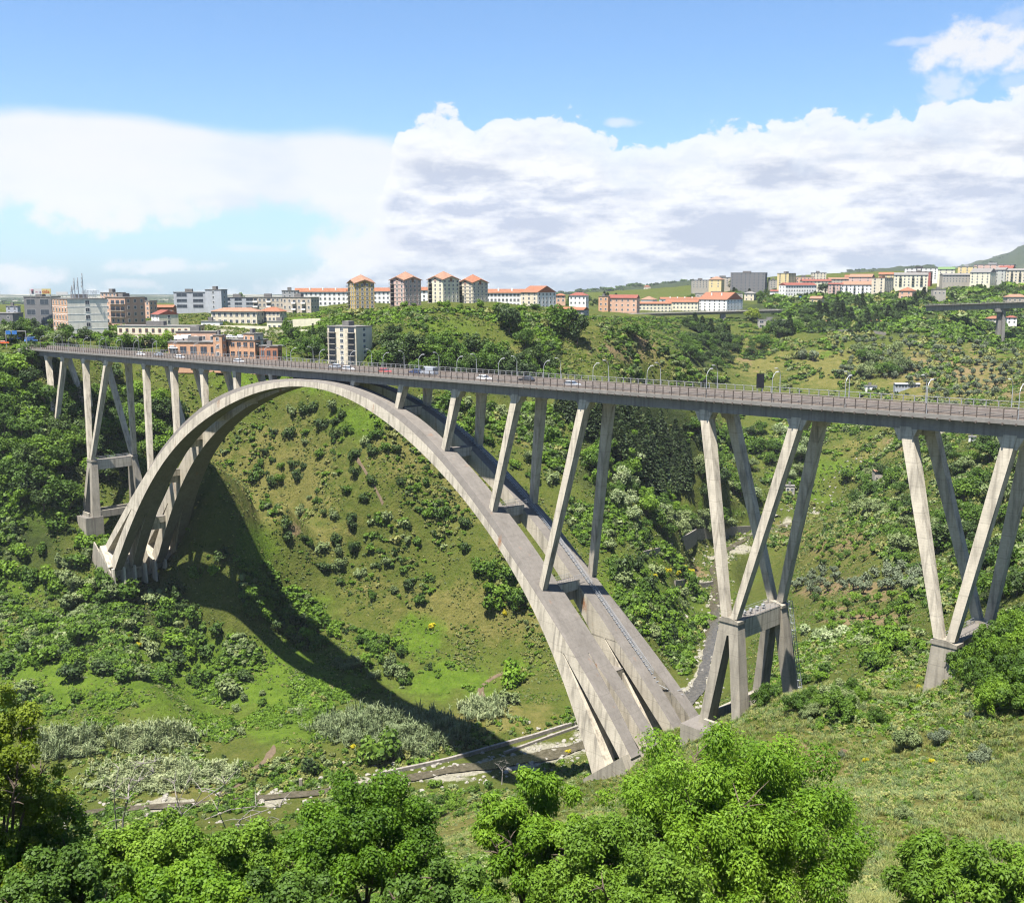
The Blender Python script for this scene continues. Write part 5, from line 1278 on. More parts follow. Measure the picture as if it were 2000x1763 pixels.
# dry grass on the near spur
def near_grass():
    rng = np.random.default_rng(3)
    T = [blades(rng, 34, .45, .8, .022, .7, M['l_dry'], 'tuft'), blades(rng, 34, .5, .65, .024, .9, M['l_sage'], 'tuft'), blades(rng, 30, .45, .5, .026, .8, M['l_lush'], 'tuft'), low_mesh(506, M['l_green'], 120, (.5, .5, .3), .12), low_mesh(507, M['l_dry'], 110, (.5, .5, .3), .12)]
    n = 90000; s = RNG.uniform(-.16, .62, n); Y = np.exp(RNG.uniform(math.log(76), math.log(235), n)); X = s * Y; Z = ground(X, Y); u, v = project(X, Y, Z)
    c = fbm(X / 9, Y / 9, 3); c2 = fbm(X / 22 + 9, Y / 22, 2)
    m = (RNG.uniform(0, 1, n) < np.clip(.55 + c * .9, .08, 1)) & (Z > -100) & (v > 1200)
    soil = blobs(u, v, [(1592, 1478, 26, 24, 1), (1640, 1492, 22, 18, .8), (960, 1610, 60, 30, .6), (1900, 1650, 60, 16, .5)]); m &= RNG.uniform(0, 1, n) > soil
    X, Y, Z, c2 = X[m], Y[m], Z[m], c2[m]
    r = RNG.uniform(0, 1, len(X)) + c2 * .5
    var = np.select([r < .27, r < .60, r < .82, r < .94], [0, 1, 2, 3], 4)
    sc = RNG.uniform(.6, 1.35, len(X)); cover('grass', np.stack([X, Y, Z - .05], 1), np.stack([sc, sc, sc], 1), var, T)
    print('grass', len(X))
near_grass()

def meadow():
    n = 420000; s = RNG.uniform(-.5, .5, n); Y = np.exp(RNG.uniform(math.log(200), math.log(720), n)); X = s * Y; Z = ground(X, Y); u, v = project(X, Y, Z)
    c = fbm(X / 12, Y / 12, 3); c2 = fbm(X / 40 + 3, Y / 40, 3)
    m = (RNG.uniform(0, 1, n) < np.clip(.25 + c * .9, .02, .8) * np.clip(Y / 380, .4, 1)) & (v > 600) & (Z > -116)
    X, Y, Z, c2, u, v = X[m], Y[m], Z[m], c2[m], u[m], v[m]
    dry = np.clip(blobs(u, v, PAINT['dry']) - blobs(u, v, PAINT['lush']) * .8, 0, 1); r = RNG.uniform(0, 1, len(X)) + c2 * .4
    var = np.where(RNG.uniform(0, 1, len(X)) < .25 + .5 * dry, 1, np.where(r < .5, 0, np.where(r < .85, 2, 3)))
    sc = RNG.uniform(.5, 1.5, len(X)) * np.clip(Y / 380, .8, 1.6)
    K = [low_mesh(520, M['l_lush'], 60, (.5, .5, .16), .2), low_mesh(521, M['l_dry'], 60, (.5, .5, .18), .2), low_mesh(522, M['l_sage'], 60, (.5, .5, .2), .2), low_mesh(523, M['l_green'], 60, (.5, .5, .2), .2)]
    cover('meadow_growth', np.stack([X, Y, Z - .04], 1), np.stack([sc, sc, sc * .9], 1), var, K); print('meadow', len(X))
meadow()
def rubble():
    rng = np.random.default_rng(8); kinds = []
    for i in range(3):
        bm = bmesh.new(); bmesh.ops.create_icosphere(bm, subdivisions=2, radius=.5)
        for v in bm.verts: v.co *= 1 + .35 * math.sin(v.co.x * 7 + i * 2 + v.co.y * 5) * math.cos(v.co.z * 6 + i); v.co.z *= .6
        me = bpy.data.meshes.new('stone'); bm.to_mesh(me); bm.free(); me.materials.append(M['gravel']); kinds.append(me)
    k = rng.integers(0, len(RIVER), 1400); off = rng.normal(size=(1400, 2)) * np.where(k[:, None] > 200, 5, 6)
    q = RIVER[k, :2] + off; d = np.min(np.hypot(q[:, None, 0] - RIVER[None, ::4, 0], q[:, None, 1] - RIVER[None, ::4, 1]), 1); q = q[d > 2.0]
    s = rng.uniform(.25, 1.0, len(q)) ** 2 * 1.7 + .25
    cover('rubble', np.stack([q[:, 0], q[:, 1], ground(q[:, 0], q[:, 1]) + .05], 1), np.stack([s, s * rng.uniform(.7, 1.2, len(s)), s], 1), rng.integers(0, 3, len(q)), kinds)
rubble()
# ------------------------------------------------------------------ buildings of the plateau and the town
WALLC = {'cream': (.84, .75, .58), 'yellow': (.84, .68, .36), 'salmon': (.78, .50, .36), 'pink': (.74, .52, .45), 'white': (1.05, 1.03, .99), 'grey': (.42, .43, .45), 'beige': (.62, .54, .44), 'dgrey': (.22, .22, .23),
         'orange': (.72, .42, .26), 'brick': (.50, .23, .14), 'stone': (.52, .48, .42), 'pale': (.62, .63, .58), 'bluegrey': (.50, .53, .58), 'ochre': (.66, .47, .16), 'red': (.42, .13, .11), 'green': (.30, .48, .20), 'lemon': (.92, .86, .66), 'palegreen': (1.05, 1.0, .86)}
WM = {k: plain('plaster_' + k, tuple(x * 1.2 for x in c) + (1,), .85, .08, .5, dirt=.35) for k, c in WALLC.items()}
ROOFM = {'tile': plain('roof_tile', (.37, .155, .088, 1), .85, .22, .8), 'tile2': plain('roof_tile_pale', (.38, .215, .145, 1), .85, .2, .8), 'flat': plain('roof_flat', (.26, .25, .24, 1), .9, .15, .5), 'metal': plain('roof_metal', (.42, .42, .42, 1), .5, .08, .5),
         'red': plain('roof_red', (.30, .095, .07, 1), .8, .15, .8), 'green': plain('roof_green', (.17, .28, .11, 1), .8, .1, .8), 'dark': plain('roof_dark', (.10, .095, .095, 1), .8, .1, .8)}
_wincache = {}
def window_mesh(w, h, frame):
    k = (round(w, 2), round(h, 2), frame)
    if k not in _wincache:
        mb = MB(); mb.box(-w / 2, w / 2, -.05, .2, 0, h, 0)
        t = min(.14, w * .1)
        for x0, x1, z0, z1 in ((-w / 2 - t, w / 2 + t, -t, 0), (-w / 2 - t, w / 2 + t, h, h + t), (-w / 2 - t, -w / 2, 0, h), (w / 2, w / 2 + t, 0, h)): mb.box(x0, x1, -.10, .15, z0, z1, 1)
        mb.box(-.03, .03, -.075, .1, 0, h, 1)
        _wincache[k] = mb.mesh('window', [M['glass'], WM[frame]])
    return _wincache[k]
_balcache = {}
def balcony_mesh(w, solid):
    k = (round(w, 1), solid)
    if k not in _balcache:
        mb = MB(); mb.box(-w / 2, w / 2, -1.3, .1, -.2, 0, 0)
        if solid:
            mb.box(-w / 2, w / 2, -1.3, -1.18, 0, .95, 1)
            for s in (-1, 1): mb.box(*sorted((s * w / 2, s * (w / 2 - .12))), -1.18, .05, 0, .95, 1)
        else:
            mb.box(-w / 2, w / 2, -1.3, -1.25, .9, .97, 1)
            for x in np.linspace(-w / 2 + .03, w / 2 - .03, max(4, int(w / .35))): mb.box(x - .02, x + .02, -1.3, -1.26, 0, .9, 1)
        mb.box(-w / 2 + .5, w / 2 - .5, -.03, .1, .05, 2.2, 2)
        _balcache[k] = mb.mesh('balcony', [WM['stone'], WM['white'] if solid else M['dark'], M['glass']])
    return _balcache[k]
def bldg(label, u0, u1, vt, vb, Y, a=0., r=.6, fl=4, cols=6, scols=3, roof='flat', wall='cream', wall2=None, rm=None, rh=None, frame='white', balc=None, win=(1.3, 1.5), cat='building', group=None, name='apartment_building', side='auto', bands=None, chim=0, sideblank=False):
    if Y is None:
        c_ = cast((u0 + u1) / 2, vb); Y = c_[1]
    dep = Y * CP - 0; a_ = math.radians(a)
    tot = (u1 - u0) / FPX * Y / CP * 1.0
    Wd = tot / (math.cos(a_) + r * abs(math.sin(a_))); D = r * Wd
    um = (u0 + u1) / 2; X, _, zb = at_Y(um, vb, Y); zt = at_Y(um, vt, Y)[2]; H = zt - zb
    root = empty(name, (X, Y + D * .3, zb), -a_); tag(root, label, cat, group)
    w = MB(); hw, hd = Wd / 2, D / 2
    w.box(-hw, hw, -hd, hd, -7, H, 0)
    if wall2:                                                        # a facing of another colour on the front
        w.box(-hw + .02, hw - .02, -hd - .06, -hd, 0, H - .05, 1)
    if bands:
        for k in range(1, fl): w.box(-hw - .05, hw + .05, -hd - .12, hd + .05, H * k / fl - .18, H * k / fl + .1, 2)
    w.build('wall', [WM[wall], WM[wall2 or wall], WM[bands or 'white']], root)
    fh = H / fl
    side_s = (1 if a >= 0 else -1)
    ww, wh = win; wh = min(wh, fh * .55); wz = fh * .28
    def wins(n, L0, face):
        if n <= 0: return
        sp = L0 / n; wm = window_mesh(min(ww, sp * .62), wh, frame)
        for f in range(fl):
            for i in range(n):
                p = -L0 / 2 + sp * (i + .5); z = f * fh + wz
                o = bpy.data.objects.new('window', wm); COL.objects.link(o); o.parent = root
                if face == 0: o.location = (p, -hd - (.06 if wall2 else 0), z)
                else: o.location = (side_s * hw, p, z); o.rotation_euler = (0, 0, side_s * math.pi / 2)
    bc = set(balc[0]) if balc else set()
    if balc:
        bw = balc[1]; bm_ = balcony_mesh(bw, balc[2]); sp = Wd / cols
        for f in range(1 if fl > 2 else 0, fl):
            for i in bc:
                o = bpy.data.objects.new('balcony', bm_); COL.objects.link(o); o.parent = root; o.location = (-hw + sp * (i + .5), -hd - (.06 if wall2 else 0), f * fh + .1)
    if cols:
        sp = Wd / cols; wm = window_mesh(min(ww, sp * .62), wh, frame)
        for f in range(fl):
            for i in range(cols):
                if i in bc and f >= (1 if fl > 2 else 0): continue
                o = bpy.data.objects.new('window', wm); COL.objects.link(o); o.parent = root; o.location = (-hw + sp * (i + .5), -hd - (.06 if wall2 else 0), f * fh + wz)
    if abs(a) > 4 and not sideblank: wins(scols, D, 1)
    # roof
    ov = .6; R_ = MB(); rm_ = ROOFM[rm or {'flat': 'flat', 'hip': 'tile', 'gable': 'tile', 'cross': 'tile'}[roof]]
    rh = rh or {'flat': 1.0, 'hip': min(Wd, D) * .28, 'gable': D * .22, 'cross': min(Wd, D) * .26}[roof]
    if roof == 'flat':
        R_.box(-hw - .25, hw + .25, -hd - .25, hd + .25, H - .02, H + .35); R_.box(-hw * .35, hw * .1, -hd * .3, hd * .4, H + .35, H + 2.4)
    elif roof == 'hip':
        q = [(-hw - ov, -hd - ov, H), (hw + ov, -hd - ov, H), (hw + ov, hd + ov, H), (-hw - ov, hd + ov, H)]; l = max(0.01, hw - hd) 
        if hw < hd: t = [(-.02, -(hd - hw) - .02, H + rh), (.02, -(hd - hw) - .02, H + rh), (.02, hd - hw + .02, H + rh), (-.02, hd - hw + .02, H + rh)]
        else: t = [(-l, -.02, H + rh), (l, -.02, H + rh), (l, .02, H + rh), (-l, .02, H + rh)]
        R_.quadbox(q, t)
    elif roof == 'gable':
        q = [(-hw - .2, -hd - ov, H), (-hw - .2, hd + ov, H), (-hw - .2, 0, H + rh)]; R_.quadbox(q, [(hw + .2, p[1], p[2]) for p in q])
    elif roof == 'cross':                                             # gable over every face, as on the tower blocks
        e = hw + ov; f = hd + ov; top = (0, 0, H + rh * 1.5)
        cs = [(-e, -f, H), (0, -f, H + rh * .62), (e, -f, H), (e, 0, H + rh * .62), (e, f, H), (0, f, H + rh * .62), (-e, f, H), (-e, 0, H + rh * .62)]
        for i in range(8): R_.face([cs[i], cs[(i + 1) % 8], top]); R_.face([(c[0], c[1], c[2] - .45) for c in (cs[i], cs[(i + 1) % 8])][::-1] + [cs[i], cs[(i + 1) % 8]])
        R_.box(-.9, .9, -hd - .09, -hd - .01, H - 1.2, H + rh * .25, 0); R_.box(hw + .01, hw + .09, -.9, .9, H - 1.2, H + rh * .25, 0)
    ro = R_.build('roof', [rm_], root)
    if roof == 'cross':
        g = MB()
        for (p, q2, t) in (((-hw, -hd), (hw, -hd), (0, -hd)), ((hw, -hd), (hw, hd), (hw, 0)), ((hw, hd), (-hw, hd), (0, hd)), ((-hw, hd), (-hw, -hd), (-hw, 0))): g.face([(p[0], p[1], H - .01), (q2[0], q2[1], H - .01), (t[0], t[1], H + rh * .5)])
        g.build('gable', [WM[wall]], root)
    for k in range(chim):
        x = -hw * .7 + 1.4 * hw * (k + .5) / chim; c = MB(); zz = H + (rh * .35 if roof != 'flat' else .3)
        c.box(x - .5, x + .5, -hd * .45 - .5, -hd * .45 + .5, zz, zz + rh * .4 + 1.2); c.build('chimney', [WM['white']], ro)
    return root

# left plateau
bldg('dark green and grey office block behind the hotel under a billboard', 52, 112, 580, 640, 640, 8, .6, 3, 2, 0, 'flat', 'pale', 'dgrey', win=(9, 3), frame='grey', name='office_building', cat='office building')
bldg('low dark building at the far left edge behind trees', -60, 30, 612, 640, 700, 0, .5, 2, 5, 0, 'flat', 'dgrey', name='office_building', cat='office building')
bldg('small dark block on the skyline left of the office block', 14, 36, 598, 615, 720, 0, .6, 2, 2, 0, 'flat', 'bluegrey')
# the hotel: lit front, blank grey-green gable with a strip of windows
h = bldg('salmon and white hotel with a blank grey green gable wall', 92, 208, 584, 655, 555, 51, .8, 5, 5, 1, 'flat', 'palegreen', 'orange', bands='white', frame='white', win=(2.0, 1.9), name='hotel_building', cat='hotel')
bldg('salmon apartment block with wide balconies right of the hotel', 205, 278, 581, 632, 620, 32, .8, 4, 4, 3, 'flat', 'salmon', balc=((1, 2, 3), 4.2, False), win=(1.4, 1.6))
bldg('taller brown wing behind the salmon balcony block', 198, 242, 572, 610, 650, 20, .7, 5, 4, 2, 'flat', 'salmon', wall2=None)
bldg('plain salmon building behind the salmon balcony block', 262, 304, 588, 625, 690, 20, .6, 4, 4, 2, 'flat', 'salmon')
bldg('small white house with a red roof beside the salmon block', 293, 345, 614, 634, 600, 48, 1.1, 2, 2, 1, 'gable', 'lemon', wall2='white', rm='red', name='house', cat='house')
bldg('low brick building with terracotta roof behind the white house', 300, 340, 600, 615, 720, 0, .5, 1, 4, 0, 'gable', 'brick', name='house', cat='house')
bldg('long yellow and orange commercial building with small dark windows', 232, 392, 637, 668, 530, 6, .28, 2, 12, 2, 'flat', 'yellow', 'lemon', bands='orange', win=(1.2, 1.6), frame='brick', name='commercial_building', cat='commercial building')
bldg('pale brown low wing below the yellow commercial building', 345, 425, 648, 668, 520, 4, .3, 1, 5, 0, 'flat', 'salmon', name='commercial_building', cat='commercial building')
bldg('brick orange car park deck with wide dark openings', 332, 435, 668, 698, 502, 4, .5, 1, 5, 1, 'flat', 'orange', win=(4.5, 3.2), frame='orange', name='car_park', cat='car park')
bldg('square orange stair tower rising beside the car park deck', 418, 440, 655, 698, 497, 14, .9, 3, 1, 1, 'flat', 'orange', name='stair_tower', cat='stair tower')
bldg('right hand orange car park block with a taller corner', 436, 520, 664, 700, 500, 22, .6, 2, 5, 2, 'flat', 'orange', win=(3.0, 2.2), frame='orange', name='car_park', cat='car park')
bldg('cream and orange block standing on the right car park', 476, 512, 652, 684, 498, 30, .9, 2, 2, 1, 'flat', 'cream', 'orange', name='stair_tower', cat='stair tower')
bldg('low brick ramp building at the right end of the car park', 508, 548, 676, 702, 492, 10, .6, 1, 3, 1, 'flat', 'brick', win=(3, 2.4), frame='brick', name='car_park', cat='car park')
bldg('long grey office block with bands of dark windows', 342, 404, 571, 604, 760, 0, .3, 3, 2, 0, 'flat', 'bluegrey', win=(9.4, 2.2), frame='bluegrey', name='office_building', cat='office building')
bldg('grey stair tower in the middle of the long grey office block', 402, 442, 566, 604, 745, 18, .6, 4, 1, 1, 'flat', 'bluegrey', name='stair_tower', cat='stair tower')
bldg('right wing of the long grey office block', 434, 500, 581, 606, 765, 0, .3, 3, 3, 0, 'flat', 'bluegrey', win=(7, 2), frame='bluegrey', name='office_building', cat='office building')
bldg('beige apartment block left of the stepped beige block', 497, 556, 581, 610, 690, 0, .4, 3, 7, 0, 'flat', 'beige', balc=((0, 3), 3, True))
bldg('stepped beige apartment block above the yellow retaining wall', 552, 622, 581, 630, 670, 22, .45, 4, 6, 3, 'flat', 'beige', balc=((2, 4), 3, True), chim=0)
bldg('dark grey block behind the stepped beige block', 552, 582, 568, 590, 740, 0, .5, 3, 3, 0, 'flat', 'grey')
bldg('wide cream villa with arches and an orange roof', 414, 510, 608, 634, 610, 8, .4, 2, 8, 2, 'hip', 'cream', rm='tile2', win=(1.6, 1.8), rh=2, name='villa', cat='villa')
bldg('cream villa wing with an orange hipped roof', 508, 556, 608, 628, 618, 14, .7, 2, 5, 2, 'hip', 'cream', rm='tile', rh=2.4, name='villa', cat='villa')
bldg('low cream terrace house below the stepped beige block', 522, 575, 628, 645, 600, 10, .4, 1, 5, 1, 'flat', 'lemon', name='house', cat='house')
bldg('white terrace house left of the cream villa', 394, 432, 628, 645, 590, 5, .5, 1, 4, 1, 'flat', 'white', name='house', cat='house')
def yellow_wall(label, pts, h, Y):
    X0, _, z0 = at_Y(pts[0][0], pts[0][1], Y); X1, _, z1 = at_Y(pts[1][0], pts[1][1], Y)
    mb = MB().quadbox([(X0, Y, z0 - 4), (X1, Y, z1 - 4), (X1, Y + 1.2, z1 - 4), (X0, Y + 1.2, z0 - 4)], [(X0, Y, z0 + h), (X1, Y, z1 + h), (X1, Y + 1.2, z1 + h), (X0, Y + 1.2, z0 + h)])
    tag(mb.build('retaining_wall', WM['lemon']), label, 'wall')
yellow_wall('tall yellow retaining wall under the stepped beige block', [(572, 640), (626, 638)], 4.5, 596)
yellow_wall('long pale retaining wall below the cream villa', [(418, 650), (525, 652)], 4.0, 585)
yellow_wall('short yellow wall behind the cypress', [(588, 660), (612, 662)], 4.5, 575)
bldg('long grey white apartment row with a red tiled roof behind the towers', 578, 684, 570, 606, 760, -4, .16, 4, 12, 2, 'gable', 'bluegrey', 'white', rh=2.6, chim=3)
bldg('white apartment row with a tiled roof between the first two towers', 722, 770, 569, 603, 780, 0, .3, 4, 6, 0, 'gable', 'bluegrey', 'white', rh=2.6)
bldg('short white apartment row between the second and third towers', 815, 842, 567, 590, 790, 0, .4, 3, 3, 0, 'gable', 'white', rh=2.4)
for (u0, u1, vt, vb, Y, c, lab) in ((678, 731, 553, 609, 605, 'ochre', 'ochre tower block with orange roof, leftmost of the four'), (762, 821, 547, 602, 610, 'pink', 'pink tower block with orange roof, second of the four'), (836, 896, 546, 596, 620, 'lemon', 'pale yellow tower block with orange roof, third of the four'), (895, 952, 552, 598, 628, 'cream', 'cream tower block with the brightest orange roof, rightmost of the four')):
    bldg(lab, u0, u1, vt, vb + 3, Y, 42 if c != 'ochre' else 62, 1.1 if c != 'ochre' else 1.0, 7, 3, 4, 'cross', c, rm='tile2' if c != 'cream' else 'tile', balc=((0,), 3.2, False), win=(1.2, 1.5), bands='stone' if c != 'lemon' else None, rh=3.2)
bldg('long white apartment row with a tiled roof right of the towers', 950, 1024, 572, 600, 680, 4, .25, 3, 10, 0, 'gable', 'white', rh=2.4, chim=2)
bldg('white apartment block with a gabled end and tiled roof', 1018, 1086, 571, 603, 670, 40, 1.4, 4, 3, 5, 'gable', 'white', wall2='cream', rh=4.0, rm='tile')
bldg('six storey balcony block standing alone just behind the bridge', 640, 725, 638, 716, None, 30, .72, 7, 3, 1, 'flat', 'cream', balc=((0, 2), 4.4, False), win=(1.6, 1.7))
bldg('low building with a bright orange roof below the hill crest', 1086, 1150, 605, 616, 640, 24, .5, 1, 4, 2, 'gable', 'grey', rm='tile', name='house', cat='house', rh=1.6)
# middle distance
for (lab, u0, u1, vt, vb, Y, a, r, fl, co, sc, roof, wl, kw) in (
 ('small pink roofed house on the skyline right of the white block', 1086, 1104, 577, 590, 900, 0, .7, 2, 2, 0, 'hip', 'salmon', {}),
 ('house with a red roof and a white terrace', 1112, 1150, 577, 596, 950, 20, .6, 2, 4, 2, 'hip', 'white', dict(rm='red')),
 ('white flat roofed house beside the red roofed house', 1134, 1146, 574, 588, 960, 0, .7, 2, 2, 0, 'flat', 'white', {}),
 ('tall bare orange house near the distant viaduct', 1169, 1192, 579, 608, 980, 20, .8, 3, 2, 1, 'flat', 'orange', dict(sideblank=True)),
 ('orange house with a red roof behind the three cypresses', 1188, 1250, 582, 609, 990, 18, .5, 3, 5, 2, 'gable', 'salmon', dict(rm='red')),
 ('white terraced row with orange roofs above the distant viaduct, left part', 1240, 1310, 593, 611, 1080, 0, .25, 3, 10, 0, 'gable', 'lemon', dict(rm='tile')),
 ('white terraced row with orange roofs above the distant viaduct, right part', 1300, 1366, 590, 611, 1085, 16, .35, 3, 9, 2, 'gable', 'lemon', dict(rm='tile')),
 ('back row of white houses with orange roofs and white chimneys', 1290, 1370, 584, 600, 1160, 0, .2, 2, 9, 0, 'gable', 'white', dict(rm='tile', chim=4)),
 ('white block with a blank lit gable at the end of the orange roofed row', 1366, 1454, 585, 608, 1100, 40, 1.0, 4, 6, 5, 'gable', 'white', dict(rm='tile', chim=2)),
 ('pyramid roofed house behind the white terraces', 1252, 1284, 585, 596, 1180, 30, .9, 1, 2, 1, 'hip', 'white', dict(rm='tile2')),
 ('long pale low building with a grey roof above the white terraces', 1360, 1450, 573, 590, 1250, 6, .25, 2, 12, 2, 'flat', 'stone', {}),
 ('yellow house with a pale roof right of the long low building', 1454, 1478, 573, 588, 1260, 30, .8, 2, 2, 1, 'hip', 'cream', dict(rm='flat')),
 ('beige long block on the skyline with rows of windows', 1352, 1388, 547, 563, 1420, 0, .4, 4, 6, 0, 'flat', 'stone', {}),
 ('orange house with a pale hip roof beside the beige skyline block', 1385, 1416, 546, 562, 1380, 28, .8, 3, 2, 2, 'hip', 'yellow', dict(rm='tile2')),
 ('brown long roofline behind the orange hip roofed house', 1390, 1440, 542, 560, 1460, 0, .3, 4, 6, 0, 'flat', 'beige', {}),
 ('big dark grey block of flats on the skyline', 1428, 1500, 533, 572, 1400, 20, .5, 7, 8, 5, 'flat', 'dgrey', dict(frame='grey')),
 ('yellow tower with a dark right side on the skyline', 1519, 1556, 534, 566, 1330, 42, 1.2, 8, 2, 5, 'flat', 'yellow', dict(frame='grey')),
 ('tiered concrete building left of the yellow tower', 1503, 1520, 547, 562, 1380, 0, .6, 4, 3, 0, 'flat', 'stone', {}),
 ('small white house with a purple red roof below the yellow tower', 1504, 1524, 569, 580, 1240, 24, .8, 1, 1, 1, 'gable', 'white', dict(rm='red')),
 ('white school like block with rows of square windows', 1522, 1596, 557, 578, 1230, -22, .3, 3, 12, 2, 'gable', 'white', dict(rm='red')),
 ('row of cream flats with red roofs behind the white block', 1566, 1622, 549, 570, 1290, 0, .3, 4, 8, 0, 'gable', 'lemon', dict(rm='red')),
 ('pink apartment row with balconies and tiled roof', 1618, 1652, 555, 578, 1235, 10, .35, 4, 5, 1, 'gable', 'pink', dict(rm='red', balc=((1, 3), 2.6, False))),
 ('white apartment row with a blank pinkish gable end', 1646, 1714, 556, 580, 1225, 34, .5, 4, 8, 1, 'gable', 'white', dict(rm='tile2', balc=((1, 3, 5), 2.6, False), sideblank=True)),
 ('tiled roofs of the row behind the pink apartments', 1618, 1660, 545, 560, 1310, 0, .3, 3, 6, 0, 'gable', 'beige', dict(rm='tile2')),
 ('white house with an orange roof in the back rows', 1650, 1690, 541, 562, 1330, 20, .5, 4, 4, 2, 'gable', 'white', dict(rm='tile')),
 ('grey and pink gabled block with a brown roof', 1660, 1710, 541, 560, 1300, 30, .6, 4, 3, 3, 'gable', 'pink', dict(rm='tile2')),
 ('cream stepped block on the skyline above the tiled roofs', 1586, 1612, 533, 556, 1380, 0, .5, 5, 4, 0, 'flat', 'cream', {}),
 ('orange and grey flat roofed block right of the yellow tower', 1554, 1590, 541, 560, 1340, 10, .5, 3, 5, 1, 'flat', 'salmon', {}),
 ('tall yellow block with a dark balconied side', 1704, 1748, 543, 578, 1200, 44, 1.4, 6, 2, 5, 'flat', 'cream', dict(frame='grey', rm='tile2')),
 ('orange gabled top floor block behind the tall yellow block', 1716, 1748, 536, 556, 1260, 20, .7, 5, 3, 2, 'gable', 'yellow', dict(rm='tile')),
 ('orange brick house with a tiled roof on the hillside', 1757, 1792, 568, 584, 1120, 36, 1.0, 2, 2, 2, 'hip', 'salmon', dict(rm='tile')),
 ('pale balconied block right of the tall yellow block', 1748, 1812, 537, 560, 1230, 16, .35, 4, 8, 2, 'gable', 'lemon', dict(rm='flat', balc=((1, 4, 6), 3, False))),
 ('white and dark red block on the skyline', 1769, 1832, 524, 546, 1330, 18, .4, 5, 7, 3, 'flat', 'white', dict(rm='dark')),
 ('dark red building in front of the white and dark block', 1775, 1822, 531, 550, 1300, 30, .5, 4, 4, 3, 'flat', 'red', {}),
 ('yellow gabled block with a green roof edge', 1832, 1868, 526, 552, 1280, 24, .7, 6, 3, 3, 'gable', 'lemon', dict(rm='green')),
 ('long grey balconied row with pale roofs', 1840, 1900, 537, 552, 1250, 0, .25, 3, 10, 0, 'gable', 'stone', dict(rm='flat')),
 ('yellow and brown block with white roof terraces', 1872, 1912, 521, 540, 1320, 26, .7, 4, 3, 3, 'flat', 'yellow', dict(rm='metal')),
 ('pink flat roofed block with a white cornice on the skyline', 1908, 1988, 517, 534, 1330, 30, .6, 4, 6, 5, 'flat', 'pink', dict(rm='metal')),
 ('cream row with blank gable ends at the right of the town', 1898, 1950, 532, 554, 1230, 40, 1.0, 4, 4, 2, 'gable', 'lemon', dict(rm='flat')),
 ('grey gabled row beside the cream row', 1944, 1972, 527, 551, 1240, 44, 1.0, 4, 2, 3, 'gable', 'pale', dict(rm='flat')),
 ('cream row with balconies at the right edge of the town', 1966, 2012, 528, 551, 1235, 20, .4, 4, 6, 2, 'gable', 'cream', dict(rm='flat', balc=((1, 3), 2.6, False))),
 ('yellow gable with a red roof near the right edge', 1952, 1985, 524, 540, 1290, 34, .9, 3, 2, 2, 'gable', 'lemon', dict(rm='red')),
 ('small yellow house with an orange roof among trees', 1582, 1612, 583, 592, 1100, 30, .9, 1, 2, 1, 'gable', 'yellow', dict(rm='tile2')),
 ('white house with an orange roof on the hillside behind a small conifer', 1614, 1652, 630, 640, None, 6, .5, 1, 5, 1, 'gable', 'white', dict(rm='tile')),
 ('low house with an orange roof right of the white hillside house', 1700, 1722, 627, 634, None, 10, .6, 1, 3, 1, 'hip', 'stone', dict(rm='tile')),
 ('unfinished two storey concrete house on the hillside', 1481, 1533, 625, 641, None, 8, .4, 2, 4, 1, 'flat', 'stone', dict(win=(3.4, 2.2))),
 ('small concrete building with an orange end on the slope below the town', 1822, 1846, 565, 577, 1100, 0, .5, 1, 3, 0, 'flat', 'stone', {}),
 ('house with an orange roof beside the far viaduct pier', 1930, 1958, 622, 634, 1000, 0, .6, 2, 4, 0, 'hip', 'cream', dict(rm='tile')),
 ('blue white house with a red roof right of the far viaduct pier', 1966, 1986, 620, 632, 1010, 10, .7, 2, 2, 1, 'hip', 'white', dict(rm='red')),
 ('brown ruined house behind the parapet of the right viaduct', 1966, 2004, 580, 590, 1100, 0, .5, 1, 4, 0, 'hip', 'beige', dict(rm='tile2')),
 ('tiny grey white hut on the wooded slope behind the right pier', 1892, 1908, 853, 862, None, 24, .8, 1, 1, 1, 'flat', 'white', dict(name='hut', cat='hut')),
 ('low pink roofed farm shed in the upstream valley', 1708, 1760, 920, 926, None, 4, .4, 1, 3, 0, 'gable', 'stone', dict(rm='tile2', rh=.6, name='shed', cat='shed')),
 ('small grey ruin beside the bright field seen between the pier legs', 1534, 1553, 949, 962, None, 10, .8, 1, 2, 1, 'flat', 'stone', dict(name='ruin', cat='ruin')),
 ('long low shed with a white roof below the olive grove', 1748, 1796, 750, 759, None, 4, .25, 1, 8, 1, 'gable', 'bluegrey', dict(rm='metal', rh=.8, name='shed', cat='shed')),
 ('small white shed left of the long white roofed shed', 1690, 1712, 754, 762, None, 0, .5, 1, 2, 0, 'flat', 'white', dict(name='shed', cat='shed')),
 ('pale farm shed far up the valley right of the pier', 1836, 1880, 838, 843, None, 0, .3, 1, 5, 0, 'flat', 'cream', dict(name='shed', cat='shed')),
 ('small house far off on the hill left of the town', 1258, 1270, 560, 566, 2600, 0, .8, 1, 2, 0, 'hip', 'cream', dict(rm='tile')),
 ('pale long farmhouse far off on the hill above the white terraces', 1298, 1318, 566, 570, 2300, 0, .4, 1, 4, 0, 'hip', 'cream', dict(rm='tile2')),
 ('white far house beside the pale long farmhouse', 1318, 1330, 566, 572, 2200, 0, .7, 1, 2, 0, 'flat', 'white', {}),
):
    kw.setdefault('name', 'house' if fl <= 2 else 'apartment_building'); kw.setdefault('cat', 'house' if fl <= 2 else 'apartment building')
    kw.setdefault('win', (1.5, 1.7))
    bldg(lab, u0, u1, vt, vb, Y, a, r, fl, co, sc, roof, wl, **kw)

